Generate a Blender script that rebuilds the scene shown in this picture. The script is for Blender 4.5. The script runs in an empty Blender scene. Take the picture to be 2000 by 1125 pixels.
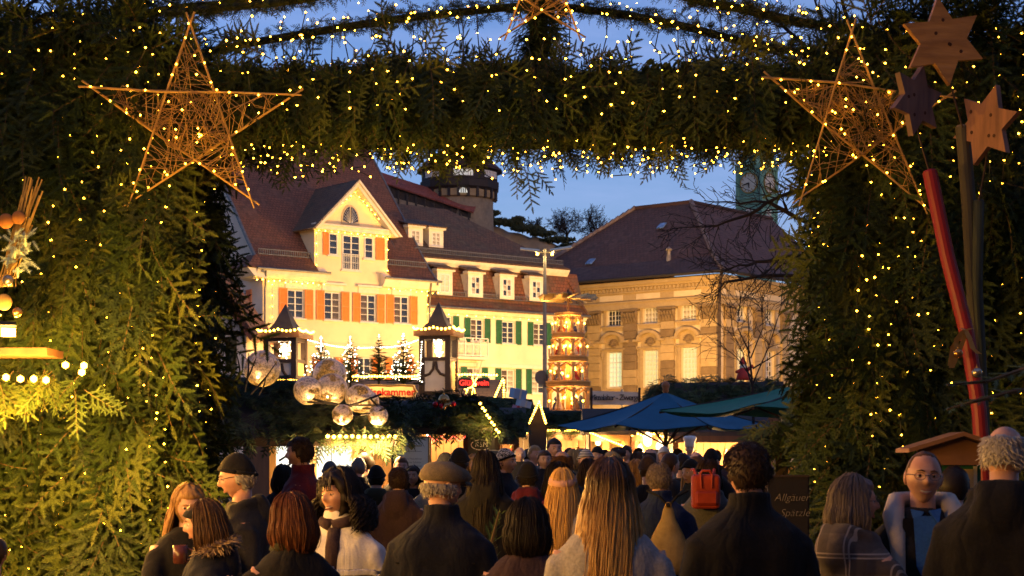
import bpy, bmesh, math, random
import numpy as np
from mathutils import Vector, Matrix, noise as mnoise

# ------------------------------------------------------------------ camera, sky, sun, exposure
S = bpy.context.scene
COL = S.collection
F, HOR, ZC = 3333.0, 890.0, 1.70          # focal length and horizon row in photo pixels, eye height in metres
cam_d = bpy.data.cameras.new('camera')
cam = bpy.data.objects.new('camera', cam_d); COL.objects.link(cam)
cam.location = (0, 0, ZC); cam.rotation_euler = (math.radians(90), 0, 0)
cam_d.sensor_width = 36; cam_d.lens = 60; cam_d.shift_y = (HOR - 562.5) / 2000
cam_d.clip_start = 0.1; cam_d.clip_end = 3000
cam_d.dof.use_dof = True; cam_d.dof.focus_distance = 15.5; cam_d.dof.aperture_fstop = 7.0
S.camera = cam

SUN_EL, SUN_ROT = math.radians(6), math.radians(150)
world = bpy.data.worlds.new('World'); S.world = world; world.use_nodes = True
wn, wl = world.node_tree.nodes, world.node_tree.links
wn.clear()
w_out = wn.new('ShaderNodeOutputWorld'); w_bg = wn.new('ShaderNodeBackground')
w_sky = wn.new('ShaderNodeTexSky'); w_sky.sky_type = 'NISHITA'; w_sky.sun_disc = False
w_sky.sun_elevation = SUN_EL; w_sky.sun_rotation = SUN_ROT; w_sky.ozone_density = 3.0; w_sky.dust_density = 1.0; w_sky.air_density = 1.0
w_geo = wn.new('ShaderNodeTexCoord'); w_map = wn.new('ShaderNodeMapping')
w_map.inputs['Scale'].default_value = (1.4, 1.4, 7.0)
w_noise = wn.new('ShaderNodeTexNoise'); w_noise.inputs['Scale'].default_value = 5.5; w_noise.inputs['Detail'].default_value = 7; w_noise.inputs['Roughness'].default_value = 0.58
w_ramp = wn.new('ShaderNodeValToRGB'); w_ramp.color_ramp.elements[0].position = 0.42; w_ramp.color_ramp.elements[1].position = 0.78
w_tint = wn.new('ShaderNodeMix'); w_tint.data_type = 'RGBA'; w_tint.blend_type = 'MULTIPLY'; w_tint.inputs[0].default_value = 1.0
w_tint.inputs[7].default_value = (1.10, 0.97, 1.34, 1)
w_cl = wn.new('ShaderNodeMix'); w_cl.data_type = 'RGBA'; w_cl.blend_type = 'MIX'
w_cl.inputs[7].default_value = (2.5, 3.2, 5.6, 1)
w_mul = wn.new('ShaderNodeMath'); w_mul.operation = 'MULTIPLY'; w_mul.inputs[1].default_value = 0.55
wl.new(w_geo.outputs['Generated'], w_map.inputs['Vector']); wl.new(w_map.outputs[0], w_noise.inputs['Vector'])
wl.new(w_noise.outputs[0], w_ramp.inputs[0]); wl.new(w_ramp.outputs[0], w_mul.inputs[0]); wl.new(w_mul.outputs[0], w_cl.inputs[0])
wl.new(w_sky.outputs[0], w_tint.inputs[6]); wl.new(w_tint.outputs[2], w_cl.inputs[6])
wl.new(w_cl.outputs[2], w_bg.inputs[0]); wl.new(w_bg.outputs[0], w_out.inputs[0])
w_bg.inputs[1].default_value = 0.17

sun_d = bpy.data.lights.new('sun', 'SUN'); sun_d.energy = 0.05; sun_d.angle = math.radians(12); sun_d.color = (1, .8, .65)
sun = bpy.data.objects.new('sun', sun_d); COL.objects.link(sun)
sun.rotation_euler = (math.radians(90) - SUN_EL, 0, math.radians(180) - SUN_ROT)

vs = S.view_settings
S.display_settings.display_device = 'sRGB'
vs.view_transform = 'Standard'; vs.look = 'None'; vs.exposure = 0.0; vs.gamma = 1.0; vs.use_curve_mapping = False
S.render.engine = 'CYCLES'
S.cycles.use_denoising = True
try: S.cycles.denoiser = 'OPENIMAGEDENOISE'
except Exception: pass
S.cycles.max_bounces = 5; S.cycles.diffuse_bounces = 2; S.cycles.glossy_bounces = 3; S.cycles.transmission_bounces = 4
S.cycles.transparent_max_bounces = 6; S.cycles.volume_bounces = 0
S.cycles.sample_clamp_indirect = 3.0; S.cycles.caustics_reflective = False; S.cycles.caustics_refractive = False
S.cycles.use_light_tree = True
S.cycles.use_adaptive_sampling = True; S.cycles.adaptive_threshold = 0.03

# ------------------------------------------------------------------ helpers
random.seed(11); R = random.Random(5); RN = np.random.RandomState(3)
PI = math.pi
def at(x, y, Y):
    """Point at depth Y metres that is seen at photo pixel x, y (2000 wide)."""
    return Vector(((x - 1000) / F * Y, Y, ZC + (HOR - y) / F * Y))

class MB:
    """Collects shapes into ONE mesh."""
    def __init__(s): s.v = []; s.f = []; s.m = []; s.mi = 0
    def add(s, vs_, fs):
        b = len(s.v); s.v.extend([tuple(p) for p in vs_])
        for f in fs: s.f.append(tuple(b + i for i in f)); s.m.append(s.mi)
        return s
    def box(s, c, d, rz=0, rx=0, ry=0):
        x, y, z = d[0] / 2, d[1] / 2, d[2] / 2
        M_ = Matrix.Rotation(rz, 3, 'Z') @ Matrix.Rotation(ry, 3, 'Y') @ Matrix.Rotation(rx, 3, 'X')
        P = [Vector(c) + M_ @ Vector((i * x, j * y, k * z)) for k in (-1, 1) for j in (-1, 1) for i in (-1, 1)]
        return s.add(P, [(0, 2, 3, 1), (4, 5, 7, 6), (0, 1, 5, 4), (2, 6, 7, 3), (0, 4, 6, 2), (1, 3, 7, 5)])
    def b2(s, lo, hi):
        return s.box([(a + b) / 2 for a, b in zip(lo, hi)], [abs(b - a) for a, b in zip(lo, hi)])
    def prism(s, poly, y0, y1, axis='y'):
        """poly of (x, z) extruded along y (or (x, y) along z, or (y, z) along x)."""
        def p(a, b, t): return (a, t, b) if axis == 'y' else ((a, b, t) if axis == 'z' else (t, a, b))
        n = len(poly)
        V = [p(a, b, y0) for a, b in poly] + [p(a, b, y1) for a, b in poly]
        Fs = [tuple(range(n)), tuple(range(2 * n - 1, n - 1, -1))]
        for i in range(n):
            j = (i + 1) % n; Fs.append((i, i + n, j + n, j))
        return s.add(V, Fs)
    def tube(s, pts, rad, n=6, caps=True, flat=1.0):
        pts = [Vector(p) for p in pts]
        if not hasattr(rad, '__len__'): rad = [rad] * len(pts)
        V = []; prev = None
        for i, p in enumerate(pts):
            t = (pts[min(i + 1, len(pts) - 1)] - pts[max(i - 1, 0)])
            if t.length < 1e-9: t = Vector((0, 0, 1))
            t.normalize()
            if prev is None:
                a = Vector((0, 0, 1)) if abs(t.z) < .9 else Vector((0, 1, 0))
                prev = (a - t * a.dot(t)).normalized()
            else:
                q = prev - t * prev.dot(t)
                if q.length > 1e-6: prev = q.normalized()
            bn = t.cross(prev)
            for k in range(n):
                an = 2 * PI * k / n
                V.append(p + (prev * math.cos(an) * flat + bn * math.sin(an)) * rad[i])
        Fs = []
        for i in range(len(pts) - 1):
            for k in range(n):
                k2 = (k + 1) % n
                Fs.append((i * n + k, i * n + k2, (i + 1) * n + k2, (i + 1) * n + k))
        if caps:
            Fs.append(tuple(range(n - 1, -1, -1))); Fs.append(tuple((len(pts) - 1) * n + k for k in range(n)))
        return s.add(V, Fs)
    def lathe(s, prof, c=(0, 0, 0), n=16, sx=1, sy=1, a0=0):
        """prof of (r, z) turned about z."""
        V = []; Fs = []
        for r, z in prof:
            for k in range(n):
                a = a0 + 2 * PI * k / n
                V.append((c[0] + r * sx * math.cos(a), c[1] + r * sy * math.sin(a), c[2] + z))
        for i in range(len(prof) - 1):
            for k in range(n):
                k2 = (k + 1) % n
                Fs.append((i * n + k, i * n + k2, (i + 1) * n + k2, (i + 1) * n + k))
        if prof[0][0] > 1e-6: Fs.append(tuple(range(n - 1, -1, -1)))
        if prof[-1][0] > 1e-6: Fs.append(tuple((len(prof) - 1) * n + k for k in range(n)))
        return s.add(V, Fs)
    def ball(s, c, r, n=10, m=7, sx=1, sy=1, sz=1):
        return s.lathe([(max(1e-7, r * math.sin(PI * i / m)), -r * sz * math.cos(PI * i / m)) for i in range(m + 1)], c, n, sx, sy)
    def octa(s, c, r):
        x, y, z = c
        return s.add([(x + r, y, z), (x - r, y, z), (x, y + r, z), (x, y - r, z), (x, y, z + r), (x, y, z - r)],
                     [(0, 2, 4), (2, 1, 4), (1, 3, 4), (3, 0, 4), (2, 0, 5), (1, 2, 5), (3, 1, 5), (0, 3, 5)])
    def ico(s, c, r):
        V, Fs = ICO
        return s.add([(c[0] + r * p[0], c[1] + r * p[1], c[2] + r * p[2]) for p in V], Fs)
    def mesh(s, name, mats, smooth=False):
        me = bpy.data.meshes.new(name); me.from_pydata(s.v, [], s.f)
        if not isinstance(mats, (list, tuple)): mats = [mats]
        for m in mats: me.materials.append(m)
        if len(mats) > 1: me.polygons.foreach_set('material_index', s.m)
        if smooth: me.shade_smooth()
        me.update(); return me
    def build(s, name, mats, parent=None, loc=None, smooth=False, rz=0):
        return link(name, s.mesh(name, mats, smooth), parent, loc, rz)
_b = bmesh.new(); bmesh.ops.create_icosphere(_b, subdivisions=1, radius=1); _b.verts.ensure_lookup_table()
ICO = ([tuple(v.co) for v in _b.verts], [tuple(v.index for v in f.verts) for f in _b.faces]); _b.free()

def link(name, me, parent=None, loc=None, rz=0):
    o = bpy.data.objects.new(name, me); COL.objects.link(o)
    if parent is not None: o.parent = parent
    if loc is not None: o.location = loc
    if rz: o.rotation_euler = (0, 0, rz)
    return o
def tag(o, label=None, cat=None, group=None, kind=None):
    if label: o['label'] = label
    if cat: o['category'] = cat
    if group: o['group'] = group
    if kind: o['kind'] = kind
    return o
def empty(name, loc, label=None, cat=None, group=None, rz=0):
    o = bpy.data.objects.new(name, None); COL.objects.link(o); o.location = loc; o.rotation_euler = (0, 0, rz)
    o.empty_display_size = .2
    return tag(o, label, cat, group)
def kids(o): return [c for c in bpy.data.objects if c.parent == o]
def copy_tree(o, parent=None, tree=None):
    c = o.copy(); COL.objects.link(c); c.parent = parent
    for ch in list(o.children): copy_tree(ch, c)
    return c
def lamp(name, parent, loc, power, col=(1, .56, .2), r=.15, kind='POINT'):
    d = bpy.data.lights.new(name, kind); d.energy = power; d.color = col; d.shadow_soft_size = r
    o = bpy.data.objects.new(name, d); COL.objects.link(o); o.location = loc
    if parent is not None: o.parent = parent
    return o

# ------------------------------------------------------------------ materials (all procedural)
MATS = {}
def nt(name):
    m = bpy.data.materials.new(name); m.use_nodes = True
    t = m.node_tree; return m, t, t.nodes['Principled BSDF'], t.nodes['Material Output']
def _coords(t, scale=(1, 1, 1), kind='Object'):
    c = t.nodes.new('ShaderNodeTexCoord'); mp = t.nodes.new('ShaderNodeMapping'); mp.inputs['Scale'].default_value = scale
    t.links.new(c.outputs[kind], mp.inputs['Vector']); return mp.outputs[0]
def _noise(t, vec, scale, detail=4, rough=.6):
    n = t.nodes.new('ShaderNodeTexNoise'); n.inputs['Scale'].default_value = scale; n.inputs['Detail'].default_value = detail; n.inputs['Roughness'].default_value = rough
    t.links.new(vec, n.inputs['Vector']); return n.outputs[0]
def _ramp(t, fac, stops):
    r = t.nodes.new('ShaderNodeValToRGB'); e = r.color_ramp.elements
    while len(e) < len(stops): e.new(.5)
    for el, (p, c) in zip(e, stops): el.position = p; el.color = (*c, 1)
    t.links.new(fac, r.inputs[0]); return r.outputs[0]
def _bump(t, b, h, strength, dist=.02):
    n = t.nodes.new('ShaderNodeBump'); n.inputs['Strength'].default_value = strength; n.inputs['Distance'].default_value = dist
    t.links.new(h, n.inputs['Height']); t.links.new(n.outputs[0], b.inputs['Normal'])
def M(name, col, col2=None, scale=4, rough=.75, bump=0, metal=0, stretch=(1, 1, 1), lo=.35, hi=.65, spec=.4, bdist=.02, sheen=0, detail=5):
    if name in MATS: return MATS[name]
    m, t, b, o = nt(name)
    v = _coords(t, stretch); n = _noise(t, v, scale, detail)
    c2 = col2 or tuple(x * .72 for x in col)
    t.links.new(_ramp(t, n, [(lo, col), (hi, c2)]), b.inputs['Base Color'])
    b.inputs['Roughness'].default_value = rough; b.inputs['Metallic'].default_value = metal
    b.inputs['Specular IOR Level'].default_value = spec
    if sheen: b.inputs['Sheen Weight'].default_value = sheen
    if bump: _bump(t, b, n, bump, bdist)
    MATS[name] = m; return m
def EM(name, col, strength, sampling=None):
    if name in MATS: return MATS[name]
    m, t, b, o = nt(name)
    b.inputs['Base Color'].default_value = (*[min(1, c) for c in col], 1)
    b.inputs['Emission Color'].default_value = (*col, 1); b.inputs['Emission Strength'].default_value = strength
    if sampling: m.cycles.emission_sampling = sampling
    MATS[name] = m; return m
def tiles(name, c1, c2, c3, w, h, bump=.6):
    """overlapping roof tiles: brick pattern on UV-like (x, slope) coordinates kept in the mesh's UV map (metres)."""
    m, t, b, o = nt(name)
    c = t.nodes.new('ShaderNodeUVMap'); br = t.nodes.new('ShaderNodeTexBrick')
    br.inputs['Scale'].default_value = 1; br.inputs['Brick Width'].default_value = w; br.inputs['Row Height'].default_value = h
    br.inputs['Mortar Size'].default_value = .018; br.inputs['Mortar Smooth'].default_value = .4; br.inputs['Bias'].default_value = 0
    br.inputs['Color1'].default_value = (*c1, 1); br.inputs['Color2'].default_value = (*c2, 1); br.inputs['Mortar'].default_value = tuple(x * .25 for x in c1) + (1,)
    t.links.new(c.outputs[0], br.inputs['Vector'])
    n = _noise(t, c.outputs[0], .55, 6, .65)
    mx = t.nodes.new('ShaderNodeMix'); mx.data_type = 'RGBA'
    t.links.new(_ramp(t, n, [(.45, (0, 0, 0)), (.62, (1, 1, 1))]), mx.inputs[0]); t.links.new(br.outputs[0], mx.inputs[6])
    br2 = t.nodes.new('ShaderNodeTexWhiteNoise'); br2.noise_dimensions = '3D'
    mp = t.nodes.new('ShaderNodeMapping'); mp.inputs['Scale'].default_value = (1 / w, 1 / h, 1); t.links.new(c.outputs[0], mp.inputs[0])
    sn = t.nodes.new('ShaderNodeVectorMath'); sn.operation = 'FLOOR'; t.links.new(mp.outputs[0], sn.inputs[0]); t.links.new(sn.outputs[0], br2.inputs[0])
    t.links.new(_ramp(t, br2.outputs[0], [(.1, c3), (.95, tuple(min(1, x * 1.9) for x in c3))]), mx.inputs[7])
    t.links.new(mx.outputs[2], b.inputs['Base Color']); b.inputs['Roughness'].default_value = .8
    # each row tilts up towards its lower edge
    sp = t.nodes.new('ShaderNodeSeparateXYZ'); t.links.new(mp.outputs[0], sp.inputs[0])
    fr = t.nodes.new('ShaderNodeMath'); fr.operation = 'FRACT'; t.links.new(sp.outputs[1], fr.inputs[0])
    ad = t.nodes.new('ShaderNodeMath'); ad.operation = 'SUBTRACT'; t.links.new(fr.outputs[0], ad.inputs[1]); ad.inputs[0].default_value = 1
    a2 = t.nodes.new('ShaderNodeMath'); a2.operation = 'MULTIPLY_ADD'; t.links.new(br2.outputs[0], a2.inputs[0]); a2.inputs[1].default_value = .5; t.links.new(ad.outputs[0], a2.inputs[2])
    _bump(t, b, a2.outputs[0], bump, .05)
    MATS[name] = m; return m
def wood(name, c1, c2, rough=.65, scale=6, stretch=(1, 1, .12)):
    return M(name, c1, c2, scale, rough, .25, stretch=stretch, lo=.3, hi=.7, bdist=.01)
def stone_m(name, c1, c2, c3, scale=1.2, bump=.5):
    if name in MATS: return MATS[name]
    m, t, b, o = nt(name); v = _coords(t)
    n = _noise(t, v, scale, 8, .65); n2 = _noise(t, v, scale * 7, 5, .7)
    mx = t.nodes.new('ShaderNodeMix'); mx.data_type = 'RGBA'; mx.inputs[0].default_value = .4
    t.links.new(_ramp(t, n, [(.32, c1), (.5, c2), (.7, c3)]), mx.inputs[6]); t.links.new(_ramp(t, n2, [(.3, c3), (.7, c1)]), mx.inputs[7])
    t.links.new(mx.outputs[2], b.inputs['Base Color']); b.inputs['Roughness'].default_value = .85
    _bump(t, b, n2, bump, .03); MATS[name] = m; return m
def glass_m(name, col=(.012, .014, .02), rough=.06, bump=.05):
    if name in MATS: return MATS[name]
    m, t, b, o = nt(name); v = _coords(t)
    t.links.new(_ramp(t, _noise(t, v, 3, 3), [(.35, col), (.7, tuple(min(1, x * 3) for x in col))]), b.inputs['Base Color'])
    b.inputs['Roughness'].default_value = rough; b.inputs['Specular IOR Level'].default_value = .8
    _bump(t, b, _noise(t, v, 2.2, 2), bump, .05); MATS[name] = m; return m
def litglass(name, c1, c2, st, scale=1.5):
    if name in MATS: return MATS[name]
    m, t, b, o = nt(name); v = _coords(t, (1, 1, .6), 'Object')
    cc = _ramp(t, _noise(t, v, scale, 3), [(.35, c1), (.65, c2)])
    b.inputs['Base Color'].default_value = (.1, .1, .1, 1); b.inputs['Roughness'].default_value = .1
    t.links.new(cc, b.inputs['Emission Color']); b.inputs['Emission Strength'].default_value = st
    MATS[name] = m; return m

WARM = (1, .56, .19)
bulb_near = EM('bulb_warm_near', (1, .42, .022), 42)
bulb_far = EM('bulb_warm_far', (1, .45, .03), 60)
bulb_white = EM('bulb_cool_far', (1, .86, .62), 14)
wire_m = M('wire_green', (.008, .014, .010), rough=.5)
# ------------------------------------------------------------------ ground
cobble = None
def ground_mat():
    m, t, b, o = nt('cobble_paving'); v = _coords(t)
    vo = t.nodes.new('ShaderNodeTexVoronoi'); vo.inputs['Scale'].default_value = 7; vo.feature = 'DISTANCE_TO_EDGE'; t.links.new(v, vo.inputs['Vector'])
    vc = t.nodes.new('ShaderNodeTexVoronoi'); vc.inputs['Scale'].default_value = 7; t.links.new(v, vc.inputs['Vector'])
    r = _ramp(t, vo.outputs['Distance'], [(.0, (0, 0, 0)), (.06, (1, 1, 1))])
    mx = t.nodes.new('ShaderNodeMix'); mx.data_type = 'RGBA'; t.links.new(r, mx.inputs[0]); mx.inputs[6].default_value = (.02, .018, .016, 1)
    cr = _ramp(t, vc.outputs['Distance'], [(.1, (.13, .115, .10)), (.6, (.07, .065, .06))]); t.links.new(cr, mx.inputs[7])
    t.links.new(mx.outputs[2], b.inputs['Base Color']); b.inputs['Roughness'].default_value = .55
    _bump(t, b, r, .6, .02); return m
g = MB(); g.add([(-900, -60, 0), (900, -60, 0), (900, 1500, 0), (-900, 1500, 0)], [(0, 1, 2, 3)])
tag(g.build('ground', ground_mat()), kind='structure')

# ------------------------------------------------------------------ facade tools
class Fr:
    """A facade frame: local x runs along the wall, -y points out towards the square, z up."""
    def __init__(s, O, ang, name, label, cat='building'):
        s.O = Vector(O); s.a = ang; s.u = Vector((math.cos(ang), math.sin(ang), 0)); s.v = Vector((-math.sin(ang), math.cos(ang), 0))
        s.root = empty(name, O, label, cat, rz=ang) if name else None
    def l(s, px_, py_, y=0.0):
        """photo pixel -> (x, z) on the wall plane local y."""
        d = Vector(((px_ - 1000) / F, 1, (HOR - py_) / F)); c = Vector((0, 0, ZC)); p0 = s.O + s.v * y
        k = (p0 - c).dot(s.v) / d.dot(s.v); p = c + d * k - s.O
        return p.dot(s.u), p.z
    def w(s, x, y, z): return s.O + s.u * x + s.v * y + Vector((0, 0, z))

def wall_holes(mb, x0, x1, z0, z1, holes, y=0.0, depth=.25, top=None):
    """front face at y with rectangular openings (x0,x1,z0,z1) and their reveals."""
    xs = sorted({x0, x1, *[h[0] for h in holes], *[h[1] for h in holes]}); zs = sorted({z0, z1, *[h[2] for h in holes], *[h[3] for h in holes]})
    for i in range(len(xs) - 1):
        for j in range(len(zs) - 1):
            cx, cz = (xs[i] + xs[i + 1]) / 2, (zs[j] + zs[j + 1]) / 2
            if any(h[0] < cx < h[1] and h[2] < cz < h[3] for h in holes): continue
            mb.add([(xs[i], y, zs[j]), (xs[i + 1], y, zs[j]), (xs[i + 1], y, zs[j + 1]), (xs[i], y, zs[j + 1])], [(0, 1, 2, 3)])
    for a, b, c, d in holes:
        P = [(a, c), (b, c), (b, d), (a, d)]
        for k in range(4):
            p, q = P[k], P[(k + 1) % 4]
            mb.add([(p[0], y, p[1]), (p[0], y + depth, p[1]), (q[0], y + depth, q[1]), (q[0], y, q[1])], [(0, 1, 2, 3)])

def sheet(name, polys, mat, parent, thick=.12, smooth=False):
    """roof sheets with a UV map in metres (along the eave, up the slope) and real thickness."""
    V, Fs, UV = [], [], []
    for poly in polys:
        P = [Vector(p) for p in poly]; n = Vector((0, 0, 0))
        for i in range(len(P)):
            a, b = P[i], P[(i + 1) % len(P)]; n += a.cross(b)
        n.normalize()
        if n.z < 0: P.reverse(); n = -n
        e = Vector((0, 0, 1)).cross(n)
        e = e.normalized() if e.length > 1e-4 else Vector((1, 0, 0)); s_ = n.cross(e)
        b = len(V); k = len(P)
        V += P + [p - n * thick for p in P]
        fs = [tuple(range(b, b + k)), tuple(range(b + 2 * k - 1, b + k - 1, -1))] + [(b + i, b + k + i, b + k + (i + 1) % k, b + (i + 1) % k) for i in range(k)]
        for f in fs:
            Fs.append(f)
            for q in f: UV.append((V[q].dot(e), V[q].dot(s_)))
    me = bpy.data.meshes.new(name); me.from_pydata([tuple(v) for v in V], [], Fs)
    uv = me.uv_layers.new(name='UVMap'); uv.data.foreach_set('uv', [c for q in UV for c in q])
    me.materials.append(mat); me.update()
    return link(name, me, parent)

_wc = {}
def window(parent, x, z, w, h, cols, rows, y=.12, glass=None, frame=None, fw=.07, mw=.03, center=True, curtain=None, rz=0, sill=None, transom=None, name='window'):
    key = (round(w, 2), round(h, 2), cols, rows, fw, mw, frame.name, center, transom)
    iw, ih = w - 2 * fw, h - 2 * fw
    if key not in _wc:
        mb = MB()
        mb.b2((-w / 2, -.04, -h / 2), (w / 2, .04, -h / 2 + fw)); mb.b2((-w / 2, -.04, h / 2 - fw), (w / 2, .04, h / 2))
        for s_ in (-1, 1): mb.b2((s_ * w / 2, -.038, -h / 2 + fw), (s_ * (w / 2 - fw), .038, h / 2 - fw))
        for c in range(1, cols):
            xx = -iw / 2 + iw * c / cols; hw = fw * .55 if (center and c * 2 == cols) else mw / 2
            mb.b2((xx - hw, -.034, -ih / 2), (xx + hw, .03, ih / 2))
        for r in range(1, rows):
            zz = -ih / 2 + ih * r / rows; hw = fw * .55 if transom == r else mw / 2
            mb.b2((-iw / 2, -.030, zz - hw), (iw / 2, .026, zz + hw))
        pm = MB(); pm.b2((-iw / cols / 2, 0, -ih / rows / 2), (iw / cols / 2, .012, ih / rows / 2))
        _wc[key] = (mb.mesh('window', frame), {})
    fm, panes = _wc[key]
    o = link(name, fm, parent, (x, y, z), rz)
    gl = glass if isinstance(glass, (list, tuple)) else [glass]
    for c in range(cols):
        for r in range(rows):
            gm = gl[(c * 7 + r * 3 + int(abs(x) * 10)) % len(gl)]
            if gm.name not in panes:
                pm = MB(); pm.b2((-iw / cols / 2, 0, -ih / rows / 2), (iw / cols / 2, .012, ih / rows / 2)); panes[gm.name] = pm.mesh('pane', gm)
            link('pane', panes[gm.name], o, (-iw / 2 + iw * (c + .5) / cols, .005, -ih / 2 + ih * (r + .5) / rows))
    if sill is not None:
        sm = MB(); sm.b2((-w / 2 - .1, -y - .12, -h / 2 - .1), (w / 2 + .1, .02, -h / 2 - .005)); sm.build('sill', sill, o)
    return o

_sc = {}
def shutter(parent, x, z, w, h, mat, y=-.05, panels=2):
    key = (round(w, 2), round(h, 2), mat.name)
    if key not in _sc:
        mb = MB(); f = .07
        for s_ in (-1, 1): mb.b2((s_ * w / 2, -.025, -h / 2), (s_ * (w / 2 - f), .025, h / 2))
        for k in range(panels + 1):
            zz = -h / 2 + f / 2 + (h - f) * k / panels; mb.b2((-w / 2 + f, -.024, zz - f / 2), (w / 2 - f, .024, zz + f / 2))
        n = max(4, int(h / .09))
        for k in range(n): mb.box((0, 0, -h / 2 + h * (k + .5) / n), (w - 2 * f, .012, h / n * 1.15), rx=.5)
        _sc[key] = mb.mesh('shutter', mat)
    return link('shutter', _sc[key], parent, (x, y, z))

def light_string(name, label, pts, r=.02, mat=None, wire=.006, group=None, cat='string lights', socket=False, parent_obj=None, drop=0.0):
    """one strand: a wire through the points and its bulbs."""
    o = empty(name, pts[0], label, cat, group); P = [Vector(p) - Vector(pts[0]) for p in pts]
    if wire:
        m = MB(); m.tube(P, wire, 4); m.build('wire', wire_m, o)
    b = MB()
    for p in P:
        q = p - Vector((0, 0, drop))
        (b.octa if r * F / max(1, pts[0][1]) < 3.2 else b.ico)(q, r * R.uniform(.68, 1.22))
    tag(b.build('bulbs', mat or bulb_far, o, smooth=True), kind='stuff')
    return o
def along(a, b, n, sag=0.0):
    a, b = Vector(a), Vector(b)
    return [a.lerp(b, i / (n - 1)) - Vector((0, 0, sag * 4 * (i / (n - 1)) * (1 - i / (n - 1)))) for i in range(n)]

white_p = M('white_window_paint', (.78, .76, .70), (.68, .66, .6), 6, .5)
cream_p = M('cream_trim', (.80, .73, .58), (.70, .62, .47), 3, .7)
plaster_y = M('yellow_plaster', (.84, .69, .41), (.68, .54, .31), .7, .9, .25, detail=10, lo=.42, hi=.78)
plaster_s = M('pale_gable_plaster', (.78, .66, .50), (.62, .51, .38), .7, .9, .25, detail=10, lo=.42, hi=.78)
plaster_g = M('pale_lemon_plaster', (.80, .72, .50), (.64, .57, .38), .7, .9, .25, detail=10, lo=.42, hi=.78)
orange_sh = M('orange_shutter_paint', (.78, .25, .06), (.66, .20, .045), 5, .55)
green_sh = M('green_shutter_paint', (.02, .105, .055), (.03, .13, .07), 5, .5)
zinc = M('zinc_gutter', (.20, .20, .20), (.14, .14, .14), 5, .45, metal=.6)
tile_a = tiles('brown_roof_tile', (.23, .086, .042), (.155, .060, .032), (.095, .044, .026), .22, .20)
tile_b = tiles('mossy_roof_tile', (.20, .098, .046), (.125, .064, .034), (.08, .052, .027), .24, .22)
tile_m = tiles('rusty_mansard_tile', (.24, .085, .038), (.15, .060, .032), (.085, .055, .034), .26, .24)
tile_c = tiles('dark_plum_roof_tile', (.155, .066, .040), (.120, .053, .033), (.090, .044, .029), .30, .26, .5)
dark_glass = glass_m('dark_window_glass'); dim_glass = glass_m('dim_window_glass', (.05, .035, .015))
curtain_glass = glass_m('curtained_window_glass', (.22, .20, .15), .15)
warm_lit = litglass('lit_window_amber', (1, .62, .20), (.9, .45, .10), 1.1)
room_lit = litglass('lit_window_cream', (1, .78, .32), (1, .60, .18), .9, 1.6)
hall_lit = litglass('lit_window_greenish', (.80, .92, .42), (.95, .95, .55), .9, 1.6)

# ------------------------------------------------------------------ yellow gabled house (frame A)
ANG = math.atan2(.617, .787)
A = Fr((-14.17, 97, 0), ANG, 'yellow_house', 'yellow house with orange shutters, steep brown roof and light-trimmed gable dormer', 'house')
LA = 11.45; ZE = 12.35                     # facade length, eave height
winA = [(578, 593.5), (649.5, 597.5), (719.5, 602), (784.5, 605)]
wA = []; holesA = []
for (cx, cy) in winA:
    x, z = A.l(cx, cy); wA.append((x, z)); holesA.append((x - .56, x + .56, z - .83, z + .83))
# dormer windows
xc, zc_ = A.l(685, 494); zt = A.l(685, 460)[1]; zb = A.l(685, 528)[1]
dW = [(xc, (zt + zb) / 2, 1.22, zt - zb, 2, 5)]
xl, zl = A.l(650, 477); xr, zr = A.l(719.5, 484.5)
dW += [(xl, zl, .62, 1.28, 1, 3), (xr, zr, .62, 1.28, 1, 3)]
DX0, DX1 = A.l(614, 470)[0], A.l(757, 480)[0]; DXC = (DX0 + DX1) / 2 + .1
ZD = A.l(690, 447)[1]; ZAP = A.l(696, 351, -.5)[1]
low = []
for cx, cy in [(640, 722), (712, 722), (780, 724)]:
    x, z = A.l(cx, cy); low.append((x, z)); holesA.append((x - .5, x + .5, z - .75, z + .75))
mb = MB(); wall_holes(mb, 0, LA, 0, ZE, holesA)
wall_holes(mb, DX0, DX1, ZE, ZD, [(x - w / 2, x + w / 2, z - h / 2, z + h / 2) for x, z, w, h, c, r in dW if z - h / 2 >= ZE] or [])
RB, RZ = 7.2, 21.6                            # ridge: distance back and height
mb.add([(LA, 0, 0), (LA, 2 * RB, 0), (LA, 2 * RB, ZE), (LA, RB, RZ - .3), (LA, 0, ZE)], [(0, 1, 2, 3, 4)])
mb.add([(LA, 2 * RB, 0), (0, 2 * RB, 0), (0, 2 * RB, ZE), (LA, 2 * RB, ZE)], [(0, 1, 2, 3)])
# dormer cheeks and pediment
ZBK = ZD
for xx in (DX0, DX1): mb.add([(xx, 0, ZE - .2), (xx, 5, ZE - .2), (xx, 5, ZD), (xx, 0, ZD)], [(0, 1, 2, 3)])
mb.add([(DX0, -.001, ZD), (DX1, -.001, ZD), (DXC, -.001, ZAP - .25)], [(0, 1, 2)])
mb.build('wall', plaster_y, A.root)
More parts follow.
